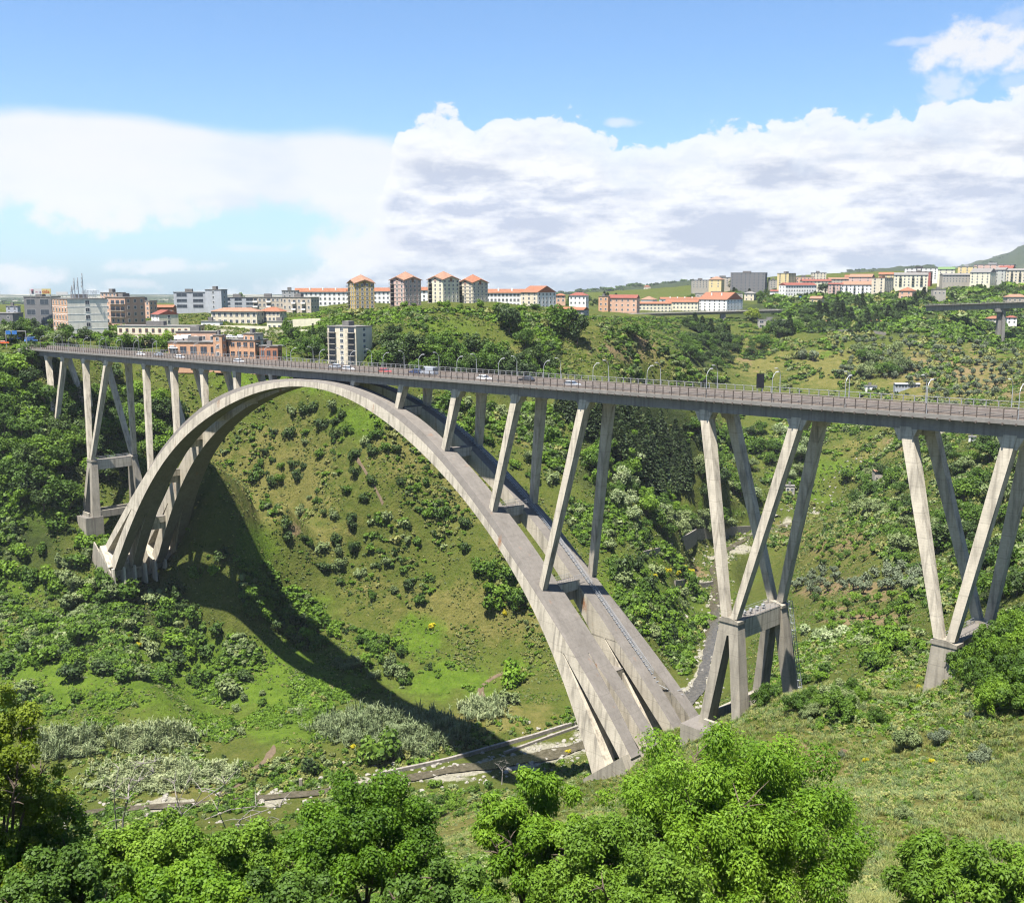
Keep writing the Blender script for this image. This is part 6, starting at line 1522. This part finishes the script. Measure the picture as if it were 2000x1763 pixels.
# billboard and lettering on the roofs, masts
def text(s, size, mat, parent, loc, rz=0, name='lettering'):
    cu = bpy.data.curves.new(name, 'FONT'); cu.body = s; cu.size = size; cu.extrude = .04; cu.align_x = 'CENTER'; cu.materials.append(mat)
    tmp = bpy.data.objects.new('lettering_curve', cu); me = bpy.data.meshes.new_from_object(tmp); bpy.data.objects.remove(tmp)
    if not me.materials: me.materials.append(mat)
    o = link(bpy.data.objects.new(name, me), parent); o.location = loc; o.rotation_euler = (math.pi / 2, 0, rz); return o
def roof_sign(u0, u1, vt, vb, Y, label, build, name='rooftop_sign'):
    X, _, zb = at_Y((u0 + u1) / 2, vb, Y); zt = at_Y(0, vt, Y)[2]; w = (u1 - u0) / FPX * Y / CP
    r = empty(name, (X, Y, zb), 0); tag(r, label, 'rooftop sign'); build(r, w, zt - zb); return r
SIGNRED = plain('sign_red', (.62, .06, .04, 1), .5); SIGNYEL = plain('sign_yellow', (.80, .68, .30, 1), .5); SIGNPINK = plain('sign_pink', (.75, .35, .42, 1), .5); SIGNPUR = plain('sign_purple', (.25, .16, .42, 1), .5); SIGNBLUE = plain('sign_blue', (.05, .22, .62, 1), .5)
def bb(r, w, h):
    MB().box(-w / 2, w * .08, 0, .3, 0, h).build('white_panel', M['white'], r); MB().box(w * .08, w / 2, 0, .3, 0, h).build('yellow_panel', SIGNYEL, r)
    text('dda', h * .95, SIGNRED, r, (w * .27, -.05, h * .18)); text('a', h * .8, SIGNPUR, r, (w * .01, -.05, h * .2)); text('m', h * .6, SIGNPINK, r, (-w * .16, -.05, h * .25))
    e = MB(); e.tube([(-w * .38, -.06, h * .2), (-w * .36, -.06, h * .6)], .35, 6); e.tube([(-w * .36, -.06, h * .62), (-w * .36, -.06, h * .92)], .75, 8); e.build('emblem', SIGNPINK, r)
    f = MB()
    for x in np.linspace(-w / 2 + .5, w / 2 - .5, 5): f.tube([(x, .5, -2.2), (x, .5, h)], .12, 5)
    f.build('sign_frame', M['grey_post'], r)
roof_sign(58, 99, 564, 574.5, 632, 'white and yellow billboard with red letters on the dark office roof', bb, 'billboard')
def ht(r, w, h):
    text('BEST WEST', h * .50, M['galv'], r, (0, 0, h * .52)); text('HOTEL', h * .55, M['galv'], r, (0, 0, 0))
    f = MB()
    for z in (0, h * .5, h): f.tube([(-w / 2, .3, z), (w / 2, .3, z)], .07, 4)
    for x in np.linspace(-w / 2, w / 2, 9): f.tube([(x, .3, -1), (x, .3, h)], .07, 4)
    f.build('sign_frame', M['galv'], r)
roof_sign(165, 189, 566, 580, 553, 'open steel frame with rooftop letters on the hotel', ht)
def ws(r, w, h):
    MB().box(-w / 2, w / 2, 0, .3, 0, h).build('sign_panel', M['white'], r)
    f = MB()
    for x in (-w / 3, 0, w / 3): f.tube([(x, .4, -3), (x, .4, h * .9)], .1, 5)
    f.build('sign_frame', M['grey_post'], r)
roof_sign(110, 132, 570, 576, 600, 'plain white rooftop panel between the billboard and the hotel masts', ws)
for u, vt, Y, lab in ((142, 559, 552, 'short thick antenna mast on the hotel roof, leftmost of four'), (147, 544, 552, 'thin antenna mast on the hotel roof, second of four'), (154, 543, 552, 'antenna mast with panels on the hotel roof, third of four'), (163, 534, 552, 'tallest antenna mast on the hotel roof, rightmost of four')):
    X, _, z0 = at_Y(u, 584, Y); z1 = at_Y(u, vt, Y)[2]; r = empty('antenna_mast', (X, Y, z0)); tag(r, lab, 'antenna mast', 'antenna masts on the hotel roof')
    MB().tube([(0, 0, 0), (0, 0, z1 - z0)], [.28, .12], 6).build('mast', M['galv'], r); p = MB()
    for k, zz in enumerate(np.linspace((z1 - z0) * .5, (z1 - z0) * .95, 4)): p.box(-.7 + .2 * k, -.35 + .2 * k, -.5, -.3, zz - .7, zz + .7)
    p.build('antenna', M['grey_post'], r)
# gantry with two blue signs and things at the left bridge head
X, Y, z = b2w(-236, -2, dz(-236) + 2.6); g = empty('sign_gantry', (X, Y, z)); tag(g, 'road sign gantry with two blue panels at the left bridge head', 'sign gantry')
f = MB(); f.tube([(-5.5, 0, -3), (-5.5, 0, 7.5)], .16, 6); f.tube([(3.5, 0, -3), (3.5, 0, 7.5)], .16, 6); f.tube([(-5.5, 0, 7.3), (3.5, 0, 7.3)], .16, 6); f.build('gantry_frame', M['grey_post'], g)
for x in (-4.3, -1.5): MB().box(x - 1.1, x + 1.1, -.3, -.18, 5.9, 7.6).build('sign_panel', SIGNBLUE, g)
def vehicle_at(u, v, Y, c, label, van=False, rz=.3, grp=None):
    X, _, z = at_Y(u, v, Y); z = max(z, float(ground(X, Y)) + .05); o = car(c, label, van, grp); o.location = (X, Y, z); o.rotation_euler = (0, 0, rz); return o
vehicle_at(8, 672, 480, 'orange', 'orange car at the left edge beside the bridge head')
vehicle_at(30, 664, 500, 'blue', 'blue van parked behind the left bridge head', True, 1.2)
vehicle_at(61, 668, 488, 'blue', 'pale blue van right of the sign gantry', True, .9)
for k, (u, v, lab) in enumerate(((366, 663, 'white van parked on the car park roof, left'), (352, 664.5, 'white van on the car park roof beside the leftmost parapet'))): vehicle_at(u, v, 508, 'white', lab, True, .1)
for u, v, c, lab in ((441, 660, 'white', 'white car on the upper car park deck, leftmost'), (452, 660.5, 'white', 'white car on the upper car park deck, in the middle'), (470, 660, 'white', 'white car on the upper car park deck beside the cream block'), (338, 682, 'white', 'white car at the foot of the car park deck')):
    vehicle_at(u, v, 500, c, lab, False, .1, 'cars at the car park')
tag(MB().box(-.45, .45, -.45, .45, -2, 3.2).build('concrete_pillar', M['concrete_pale']), 'small concrete pillar beside a dark bush on the valley floor', 'pillar').location = cast(588, 1540)
bo = MB(); bo.tube([(0, 0, 0), (0, 0, 2.4)], 1.2, 12); wt_ = bo.build('water_tank', SIGNBLUE); tag(wt_, 'bright blue water tank among trees below the white block', 'water tank'); wt_.location = at_Y(1563, 583, 1180)

# two distant viaducts
def viaduct(A, B, th, wid, piers, label):
    A, B = Vector(A), Vector(B); d = (B - A); n = Vector((-d.y, d.x, 0)).normalized() * wid / 2
    r = empty('viaduct', A); tag(r, label, 'viaduct')
    q = lambda P, z0, z1, k=1: [tuple(P - A - n * k + Vector((0, 0, z0))), tuple(P - A + n * k + Vector((0, 0, z0))), tuple(P - A + n * k + Vector((0, 0, z1))), tuple(P - A - n * k + Vector((0, 0, z1)))]
    MB().quadbox(q(A, -th, -.5, .6), q(B, -th, -.5, .6)).build('girder', M['concrete_pale'], r); MB().quadbox(q(A, -.5, 0), q(B, -.5, 0)).build('deck_slab', M['kerb'], r)
    for s in (-1, 1):
        rl = MB(); rl.quadbox([tuple(Vector(p) + n * s * .96) for p in q(A, .9, 1.05, .02)], [tuple(Vector(p) + n * s * .96) for p in q(B, .9, 1.05, .02)])
        m = int(d.length / 4)
        for k in range(m):
            P = d * (k / m) + n * s * .96 + Vector((0, 0, A.z * 0)); rl.box(P.x - .12, P.x + .12, P.y - .12, P.y + .12, P.z - .1, P.z + 1.0)
        rl.build('parapet', M['kerb'], r)
    for f, w, two in piers:
        P = A.lerp(B, f); gz = float(ground(P.x, P.y)) - 3; 
        for s in ((-1, 1) if two else (0,)):
            c = P - A + d.normalized() * s * w * .75
            MB().quadbox([(c.x - w / 2 * 1.25, c.y - w, gz - A.z), (c.x + w / 2 * 1.25, c.y - w, gz - A.z), (c.x + w / 2 * 1.25, c.y + w, gz - A.z), (c.x - w / 2 * 1.25, c.y + w, gz - A.z)], [(c.x - w / 2, c.y - w * .8, P.z - A.z - th + .05), (c.x + w / 2, c.y - w * .8, P.z - A.z - th + .05), (c.x + w / 2, c.y + w * .8, P.z - A.z - th + .05), (c.x - w / 2, c.y + w * .8, P.z - A.z - th + .05)]).build('pier', M['kerb'] if two else M['concrete_deck'], r)
        if two: MB().box(P.x - A.x - 5.5, P.x - A.x + 5.5, P.y - A.y - 3, P.y - A.y + 3, P.z - A.z - th - 2.6, P.z - A.z - th + .1).build('pier_head', M['concrete_deck'], r)
viaduct(at_Y(1085, 616.5, 960), at_Y(1524, 605, 1010), 2.6, 10, [(.2, 2.5, 0), (.41, 2.5, 0), (.61, 2.5, 0), (.735, 4, 0), (.9, 2, 0)], 'long low grey viaduct in front of the white terraces')
viaduct(at_Y(1811, 596, 960), at_Y(2120, 585, 880), 5.2, 11, [(.495, 2.3, 1)], 'high grey viaduct with a slim twin pier at the right edge')

# ------------------------------------------------------------------ trees of the near bank
def fg_tree(name, label, loc, R, zc, seed, mat, lobes, leaves, leaf, cat='tree', trunk_r=.28, elong=1.6, limbs=9, droop=0, extra_twigs=0, low=-.6, stem_mat=None, **kw):
    rng = np.random.default_rng(seed); rr = random.Random(seed)
    root = empty(name, loc); tag(root, label, cat)
    V, t = crown_np(rng, R, lobes=lobes, leaves=leaves, leaf=leaf, elong=elong, low=low, droop=droop, up=.5, **kw); V[:, 2] += zc
    link(bpy.data.objects.new('crown', np_mesh('crown', V, quads(len(V) // 4), [M[mat]], {'tone': t})), root)
    tb = MB(); tb.tube([(0, 0, -1), (.1, 0, zc * .4), (0, .1, zc * .8)], [trunk_r * 1.3, trunk_r, trunk_r * .8], 9); tb.build('trunk', stem_mat or M['bark'], root)
    for i in range(limbs):
        a = 2 * math.pi * i / limbs + rr.uniform(-.3, .3); e = rr.uniform(.15, .9)
        p0 = Vector((0, 0, zc * rr.uniform(.45, .8))); p3 = Vector((R[0] * .85 * math.cos(a) * math.cos(e), R[1] * .85 * math.sin(a) * math.cos(e), zc + R[2] * .85 * math.sin(e)))
        b = MB(); mid = p0.lerp(p3, .5) + Vector((0, 0, R[2] * .12)); b.tube([p0, p0.lerp(mid, .5), mid, p3], [trunk_r * .55, trunk_r * .42, trunk_r * .26, .03], 6)
        for k in range(4 + extra_twigs):
            q = mid.lerp(p3, rr.uniform(.1, .9)); d = Vector((rr.uniform(-1, 1), rr.uniform(-1, 1), rr.uniform(-.2, .9))).normalized() * R[0] * rr.uniform(.15, .34)
            b.tube([q, q + d * .6 + Vector((0, 0, .05)), q + d], [.05, .035, .012], 5)
        b.build('limb', stem_mat or M['bark'], root)
    return root
def fg(u, vtop, Y, wpx_, hm, **kw):
    """stand a near tree so that its crown spans wpx_ photo pixels round u and tops out at vtop"""
    X, _, zt = at_Y(u, vtop, Y); g0 = float(ground(X, Y)); w = wpx_ / FPX * Y / CP
    H = zt - g0; Rz = min(hm / 2, H * .48); return dict(loc=(X, Y, g0), R=(w / 2, w / 2 * .9, Rz), zc=H - Rz * 1.02)
LOB = dict(lobe_r=(.11, .20), spread=(.58, 1.02), shell=.45)
fg_tree('maple_tree', 'bright green round leafy tree at the bottom, left of centre', seed=901, mat='l_bright', lobes=130, leaves=76000, leaf=.14, elong=1.2, **LOB, **fg(708, 1530, 62, 360, 11))
fg_tree('locust_tree', 'largest foreground tree with feathery bright leaves, right of centre', seed=902, mat='l_bright', lobes=230, leaves=150000, leaf=.11, elong=2.2, droop=.5, extra_twigs=5, trunk_r=.3, limbs=14, lobe_r=(.09, .17), spread=(.5, 1.04), shell=.4, **fg(1432, 1428, 70, 520, 16))
fg_tree('locust_tree', 'narrow feathery tree with hanging seed pods in the bottom centre', seed=903, mat='l_bright', lobes=100, leaves=58000, leaf=.11, elong=2.4, droop=.6, extra_twigs=4, lobe_r=(.13, .24), spread=(.45, 1.03), shell=.4, **fg(1042, 1506, 66, 250, 14))
fg_tree('locust_tree', 'low bright feathery bush filling the bottom between the locust trees', seed=904, mat='l_lush', lobes=120, leaves=64000, leaf=.11, elong=2.1, **LOB, **fg(1210, 1610, 60, 340, 10))
fg_tree('acacia_tree', 'tall yellow green tree at the left edge', seed=905, mat='l_yellow', lobes=110, leaves=52000, leaf=.125, elong=1.5, lobe_r=(.12, .22), spread=(.4, 1.03), shell=.4, extra_twigs=4, **fg(-38, 1228, 58, 270, 24))
fg_tree('broadleaf_tree', 'dark green leafy tree in the bottom left corner', seed=906, mat='l_lush', lobes=110, leaves=52000, leaf=.14, elong=1.3, **LOB, **fg(70, 1575, 60, 330, 10))
fg_tree('broadleaf_tree', 'leafy green tree right of the bottom left corner beside the bare trunk', seed=907, mat='l_lush', lobes=110, leaves=50000, leaf=.14, elong=1.3, **LOB, **fg(300, 1588, 62, 310, 10))
fg_tree('broadleaf_tree', 'spreading bright tree low at the bottom, left of the round tree', seed=908, mat='l_lush', lobes=100, leaves=44000, leaf=.14, elong=1.4, **LOB, **fg(490, 1628, 60, 280, 9))
fg_tree('locust_tree', 'feathery bright green tree in the bottom right corner', seed=909, mat='l_lush', lobes=140, leaves=80000, leaf=.11, elong=2.4, droop=.4, lobe_r=(.11, .2), spread=(.45, 1.03), shell=.4, **fg(1900, 1640, 60, 340, 9))
fg_tree('broadleaf_tree', 'low leafy shrub tree at the very bottom under the round tree', seed=910, mat='l_green', lobes=90, leaves=36000, leaf=.14, elong=1.4, **LOB, **fg(850, 1700, 54, 330, 7))
fg_tree('broadleaf_tree', 'low leafy shrub tree at the very bottom left of centre', seed=911, mat='l_bright', lobes=90, leaves=34000, leaf=.14, elong=1.4, **LOB, **fg(330, 1700, 54, 340, 7))
fg_tree('broadleaf_tree', 'darker shrub tree at the very bottom between the round tree and the bare branches', seed=912, mat='l_green', lobes=90, leaves=34000, leaf=.14, elong=1.4, **LOB, **fg(560, 1710, 53, 280, 7))
fg_tree('broadleaf_tree', 'dark shrub tree at the very bottom left corner under the yellow tree', seed=913, mat='l_green', lobes=90, leaves=34000, leaf=.14, elong=1.4, **LOB, **fg(110, 1672, 54, 300, 7))
# grey dead trees standing among them
def dead_tree(label, u0, v0, tips, Y, r):
    b0 = Vector(at_Y(u0, v0, Y)); root = empty('dead_tree', b0); tag(root, label, 'dead tree'); rr = random.Random(int(u0))
    tr = MB(); first_ = True
    for path in tips:
        P_ = [Vector(at_Y(u, v, Y + rr.uniform(-.8, .8))) - b0 for u, v in path]
        if first_: P_[0] = P_[0] - Vector((0, 0, 2.5))
        mb = MB(); mb.tube(P_, list(np.linspace(r if first_ else r * .6, .018, len(P_))), 6)
        for _ in range(6):
            k = rr.randrange(1, len(P_)); q = P_[k]; d = Vector((rr.uniform(-1, 1), rr.uniform(-.6, .6), rr.uniform(0, 1))).normalized() * rr.uniform(.4, 1.3); mb.tube([q, q + d * .5 + Vector((0, 0, .08)), q + d], [.035, .02, .008], 5)
        mb.build('trunk' if first_ else 'branch', M['deadwood'], root); first_ = False
dead_tree('bare grey forked tree standing above the bottom left thicket', 232, 1640, [[(232, 1640), (240, 1600), (250, 1560), (252, 1530), (264, 1500), (268, 1478)], [(228, 1618), (224, 1580), (223, 1545), (232, 1500)], [(250, 1545), (270, 1525), (300, 1508)], [(263, 1500), (280, 1490), (302, 1487)]], 63, .07)
dead_tree('bare grey branching tree leaning right of the forked bare tree', 330, 1640, [[(340, 1630), (355, 1590), (380, 1570), (395, 1545)], [(355, 1590), (345, 1560), (340, 1530)], [(310, 1615), (345, 1575), (365, 1530)], [(380, 1572), (420, 1545), (440, 1530)]], 64, .055)
dead_tree('tangle of fallen grey branches beside the round tree', 470, 1635, [[(430, 1625), (470, 1600), (510, 1585), (545, 1572)], [(400, 1600), (450, 1580), (500, 1574), (548, 1576)], [(460, 1610), (490, 1610), (530, 1600)], [(440, 1615), (425, 1580), (428, 1555)], [(480, 1600), (520, 1615), (545, 1600)]], 65, .055)
dead_tree('small bare grey tree beside the stream under the arch', 980, 1512, [[(980, 1512), (982, 1500), (979, 1487)], [(982, 1500), (990, 1490)], [(981, 1505), (973, 1494)]], 235, .12)
# ------------------------------------------------------------------ sky, haze, render settings
SKYS = .053
def build_world():
    w = bpy.data.worlds.new('World'); SC.world = w; w.use_nodes = True
    nt = w.node_tree; nt.nodes.clear()
    out = N(nt, 'ShaderNodeOutputWorld'); bg = N(nt, 'ShaderNodeBackground'); L(nt, bg.outputs[0], out.inputs[0])
    sky = N(nt, 'ShaderNodeTexSky', sky_type='NISHITA', sun_disc=False)
    sky.sun_elevation = SUN_EL; sky.sun_rotation = math.atan2(SUN_H[0], SUN_H[1])
    sky.altitude = 300; sky.air_density = 1.0; sky.dust_density = .6; sky.ozone_density = 2.2
    bg.inputs[1].default_value = SKYS
    tc = N(nt, 'ShaderNodeTexCoord').outputs['Generated']
    sep = N(nt, 'ShaderNodeSeparateXYZ'); L(nt, tc, sep.inputs[0])
    az = math_(nt, 'MULTIPLY', math_(nt, 'ARCTAN2', sep.outputs[0], sep.outputs[1]), 57.2958)
    el = math_(nt, 'MULTIPLY', math_(nt, 'ARCSINE', sep.outputs[2]), 57.2958)
    cv = N(nt, 'ShaderNodeCombineXYZ'); L(nt, az, cv.inputs[0]); L(nt, el, cv.inputs[1]); V = cv.outputs[0]
    def off(dx, dy, sx=1, sy=1, k=0):
        n = N(nt, 'ShaderNodeVectorMath', operation='MULTIPLY_ADD'); L(nt, V, n.inputs[0]); n.inputs[1].default_value = (sx, sy, 1); n.inputs[2].default_value = (dx, dy, k); return n.outputs[0]
    def curve(pts):
        """photo-measured cloud edge: elevation as a function of bearing"""
        n = N(nt, 'ShaderNodeFloatCurve'); c = n.mapping.curves[0]
        P2 = []
        for u, v in pts:
            a, b, d = ray(u, v); P2.append(((math.degrees(math.atan2(a, b)) + 45) / 90, (math.degrees(math.asin(d / math.sqrt(a * a + b * b + d * d))) + 5) / 25))
        P2 = sorted(P2)
        while len(c.points) < len(P2): c.points.new(.5, .5)
        for q, p in zip(c.points, P2): q.location = p; q.handle_type = 'AUTO'
        n.mapping.extend = 'HORIZONTAL'; n.mapping.update()
        L(nt, math_(nt, 'MULTIPLY', math_(nt, 'ADD', az, 45), 1 / 90), n.inputs['Value'])
        return math_(nt, 'SUBTRACT', math_(nt, 'MULTIPLY', n.outputs[0], 25), 5)
    fine = noise(nt, off(0, 0, .9, 1.1), .8, 9, .6)
    big = noise(nt, off(3, 7, .5, 1.2), .22, 5, .5)
    wv = N(nt, 'ShaderNodeTexNoise'); wv.inputs['Scale'].default_value = .55; wv.inputs['Detail'].default_value = 5; L(nt, V, wv.inputs['Vector'])
    wc = N(nt, 'ShaderNodeVectorMath', operation='MULTIPLY_ADD'); L(nt, wv.outputs['Color'], wc.inputs[0]); wc.inputs[1].default_value = (2.6, 1.5, 0); L(nt, V, wc.inputs[2])
    def puff(dy, scale=.42):
        """heaped, cauliflower-like billows"""
        a = N(nt, 'ShaderNodeVectorMath', operation='MULTIPLY_ADD'); L(nt, wc.outputs[0], a.inputs[0]); a.inputs[1].default_value = (.8, 1.15, 0); a.inputs[2].default_value = (0, dy, 0)
        n = N(nt, 'ShaderNodeTexVoronoi', voronoi_dimensions='2D', feature='F1'); n.inputs['Scale'].default_value = scale; n.inputs['Detail'].default_value = 5; n.inputs['Roughness'].default_value = .52; n.normalize = True
        L(nt, a.outputs[0], n.inputs['Vector']); return math_(nt, 'SUBTRACT', 1, n.outputs['Distance'])
    p0 = puff(0); p1 = puff(.30)
    c0 = lambda x, k: math_(nt, 'MULTIPLY', math_(nt, 'SUBTRACT', x, .5), k)
    # cumulus bank on the right, down to the horizon
    topB = curve([(-400, 560), (300, 560), (520, 548), (600, 522), (640, 480), (690, 462), (720, 420), (755, 360), (772, 262), (820, 222), (880, 205), (935, 230), (1000, 222), (1090, 222), (1170, 250), (1230, 284), (1300, 285), (1350, 274), (1400, 250), (1450, 228), (1520, 218), (1620, 220), (1720, 214), (1820, 202), (1920, 186), (2000, 178), (2300, 140), (2600, 150)])
    dB = math_(nt, 'ADD', math_(nt, 'SUBTRACT', topB, el), math_(nt, 'ADD', math_(nt, 'ADD', math_(nt, 'MULTIPLY', math_(nt, 'SUBTRACT', p0, .72), 3.2), c0(fine, 1.5)), c0(big, .8)))
    aB = mapr(nt, math_(nt, 'DIVIDE', math_(nt, 'ADD', dB, .06), mapr(nt, el, 7.5, 2.5, .28, .9)), 0, 1, smooth=True)
    # soft sheet of cloud on the left
    topA = curve([(-600, 190), (0, 205), (120, 208), (250, 220), (350, 232), (500, 246), (640, 244), (730, 258), (820, 280), (1000, 300), (1150, 420), (2400, 600)])
    botA = curve([(-600, 440), (0, 425), (70, 415), (150, 440), (260, 445), (330, 432), (420, 425), (550, 415), (620, 428), (700, 462), (800, 490), (1000, 500), (2400, 560)])
    soft = noise(nt, off(9, 2, .28, .9), .45, 6, .5)
    dA1 = math_(nt, 'ADD', math_(nt, 'SUBTRACT', topA, el), c0(soft, 1.2)); dA2 = math_(nt, 'ADD', math_(nt, 'SUBTRACT', el, botA), c0(fine, 2.2))
    aA = math_(nt, 'MULTIPLY', mapr(nt, dA1, -.1, .7, smooth=True), mapr(nt, dA2, -.2, .9, smooth=True))
    # single small clouds: (u, v, half width px, half height px, strength)
    small = None
    for (u, v, ru, rv, s, nz) in ((180, 425, 110, 34, 1, 1.5), (360, 415, 70, 30, .8, 1.5), (40, 540, 75, 26, .8, 1.6), (320, 520, 105, 16, .7, 1.5), (250, 555, 55, 10, .5, 1.5), (510, 485, 60, 9, .35, 1.5),
                                  (1920, 95, 120, 48, .95, 1.7), (1850, 165, 46, 42, .6, 2.0), (1990, 40, 60, 30, .35, 1.8), (1215, 240, 40, 10, .6, 1.2), (1990, 160, 40, 16, .3, 1.5), (1800, 80, 60, 9, .5, 1.2), (700, 480, 110, 50, .8, 1.4)):
        a, b, d = ray(u, v); ca = math.degrees(math.atan2(a, b)); ce = math.degrees(math.asin(d / math.sqrt(a * a + b * b + d * d)))
        ra, re = math.degrees(ru / FPX), math.degrees(rv / FPX)
        x = math_(nt, 'MULTIPLY', math_(nt, 'SUBTRACT', az, ca), 1 / ra); y = math_(nt, 'MULTIPLY', math_(nt, 'SUBTRACT', el, ce), 1 / re)
        r = math_(nt, 'ADD', math_(nt, 'MULTIPLY', x, x), math_(nt, 'MULTIPLY', y, y))
        q = math_(nt, 'MULTIPLY', mapr(nt, math_(nt, 'ADD', math_(nt, 'SUBTRACT', 1.0, r), c0(fine, nz * 2.6)), -.25, 1.0, smooth=True), s)
        small = q if small is None else math_(nt, 'MAXIMUM', small, q)
    # light and shade inside the clouds: the sun stands high behind the viewer
    rel = mapr(nt, math_(nt, 'SUBTRACT', p0, p1), -.16, .16)
    lump = noise(nt, off(1, 4, .42, 1.5), .45, 8, .6)
    depth = mapr(nt, dB, .5, 3.2)
    inner = math_(nt, 'ADD', math_(nt, 'MULTIPLY', rel, .75), math_(nt, 'MULTIPLY', math_(nt, 'SUBTRACT', mapr(nt, lump, .40, .58), .44), 1.1))
    shB = math_(nt, 'ADD', math_(nt, 'MULTIPLY', math_(nt, 'SUBTRACT', 1, depth), math_(nt, 'ADD', .72, math_(nt, 'MULTIPLY', rel, .5))), math_(nt, 'MULTIPLY', inner, depth), clamp=True)
    K = 1 / SKYS * CLOUD
    grey = (.55 * K, .61 * K, .745 * K, 1); white = (1.06 * K, 1.06 * K, 1.06 * K, 1)
    colB = mixc(nt, shB, grey, white)
    shA = math_(nt, 'ADD', mapr(nt, soft, .3, .6), math_(nt, 'MULTIPLY', mapr(nt, math_(nt, 'SUBTRACT', el, botA), 0, 3.2), .8), clamp=True)
    colA = mixc(nt, shA, (.70 * K, .76 * K, .89 * K, 1), (.97 * K, .975 * K, .99 * K, 1))
    bl = mixc(nt, 1.0, sky.outputs[0], (SKYT[0], SKYT[1], SKYT[2], 1), 'MULTIPLY')
    # pale air low over the land
    bl = mixc(nt, math_(nt, 'MULTIPLY', mapr(nt, el, 5, -1, smooth=True), .30), bl, (.46 * K, .68 * K, .95 * K, 1))
    thinB = math_(nt, 'MULTIPLY', aB, mapr(nt, math_(nt, 'ADD', dB, c0(lump, 6)), -.5, 2.4, .80, 1.0))
    hor = mapr(nt, el, -.4, 1.6, .72, 1)
    c = mixc(nt, math_(nt, 'MULTIPLY', aA, mapr(nt, soft, .25, .6, .86, .99)), bl, colA)
    c = mixc(nt, math_(nt, 'MULTIPLY', thinB, hor), c, colB)
    c = mixc(nt, small, c, (.97 * K, .975 * K, .99 * K, 1))
    L(nt, c, bg.inputs[0])
    w.cycles.sampling_method = 'MANUAL'; w.cycles.sample_map_resolution = 512

EXPO = 1.72
CLOUD = .94 * 2 ** -EXPO
SKYT = (.60, .83, 1.03)
build_world()

def build_haze():
    m = bpy.data.materials.new('air'); m.use_nodes = True; nt = m.node_tree; nt.nodes.clear()
    out = N(nt, 'ShaderNodeOutputMaterial'); v = N(nt, 'ShaderNodeVolumePrincipled')
    v.inputs['Color'].default_value = (.80, .88, 1, 1); v.inputs['Density'].default_value = HAZE; v.inputs['Anisotropy'].default_value = .2
    L(nt, v.outputs[0], out.inputs['Volume'])
    if hasattr(m, 'cycles'): m.cycles.homogeneous_volume = True
    zb, zt = float(GZ.min()) - 12, max(float(GZ.max()), 140) + 15
    mb = MB().box(-9200, 9200, -140, 8700, zb, zt)
    o = mb.build('haze', [m]); tag(o, kind='stuff')
HAZE = .00004
build_haze()

SC.view_settings.view_transform = 'Standard'; SC.view_settings.look = 'None'; SC.view_settings.gamma = 1; SC.view_settings.exposure = EXPO
SC.render.engine = 'CYCLES'
cy = SC.cycles
cy.use_denoising = True; cy.denoiser = 'OPENIMAGEDENOISE'; cy.denoising_input_passes = 'RGB_ALBEDO_NORMAL'; cy.denoising_prefilter = 'ACCURATE'
cy.use_adaptive_sampling = True; cy.adaptive_threshold = .012
cy.max_bounces = 5; cy.diffuse_bounces = 3; cy.glossy_bounces = 2; cy.transmission_bounces = 2; cy.volume_bounces = 0; cy.transparent_max_bounces = 6
cy.caustics_reflective = False; cy.caustics_refractive = False; cy.sample_clamp_indirect = 4
cy.filter_width = 1.2
SC.render.use_persistent_data = False
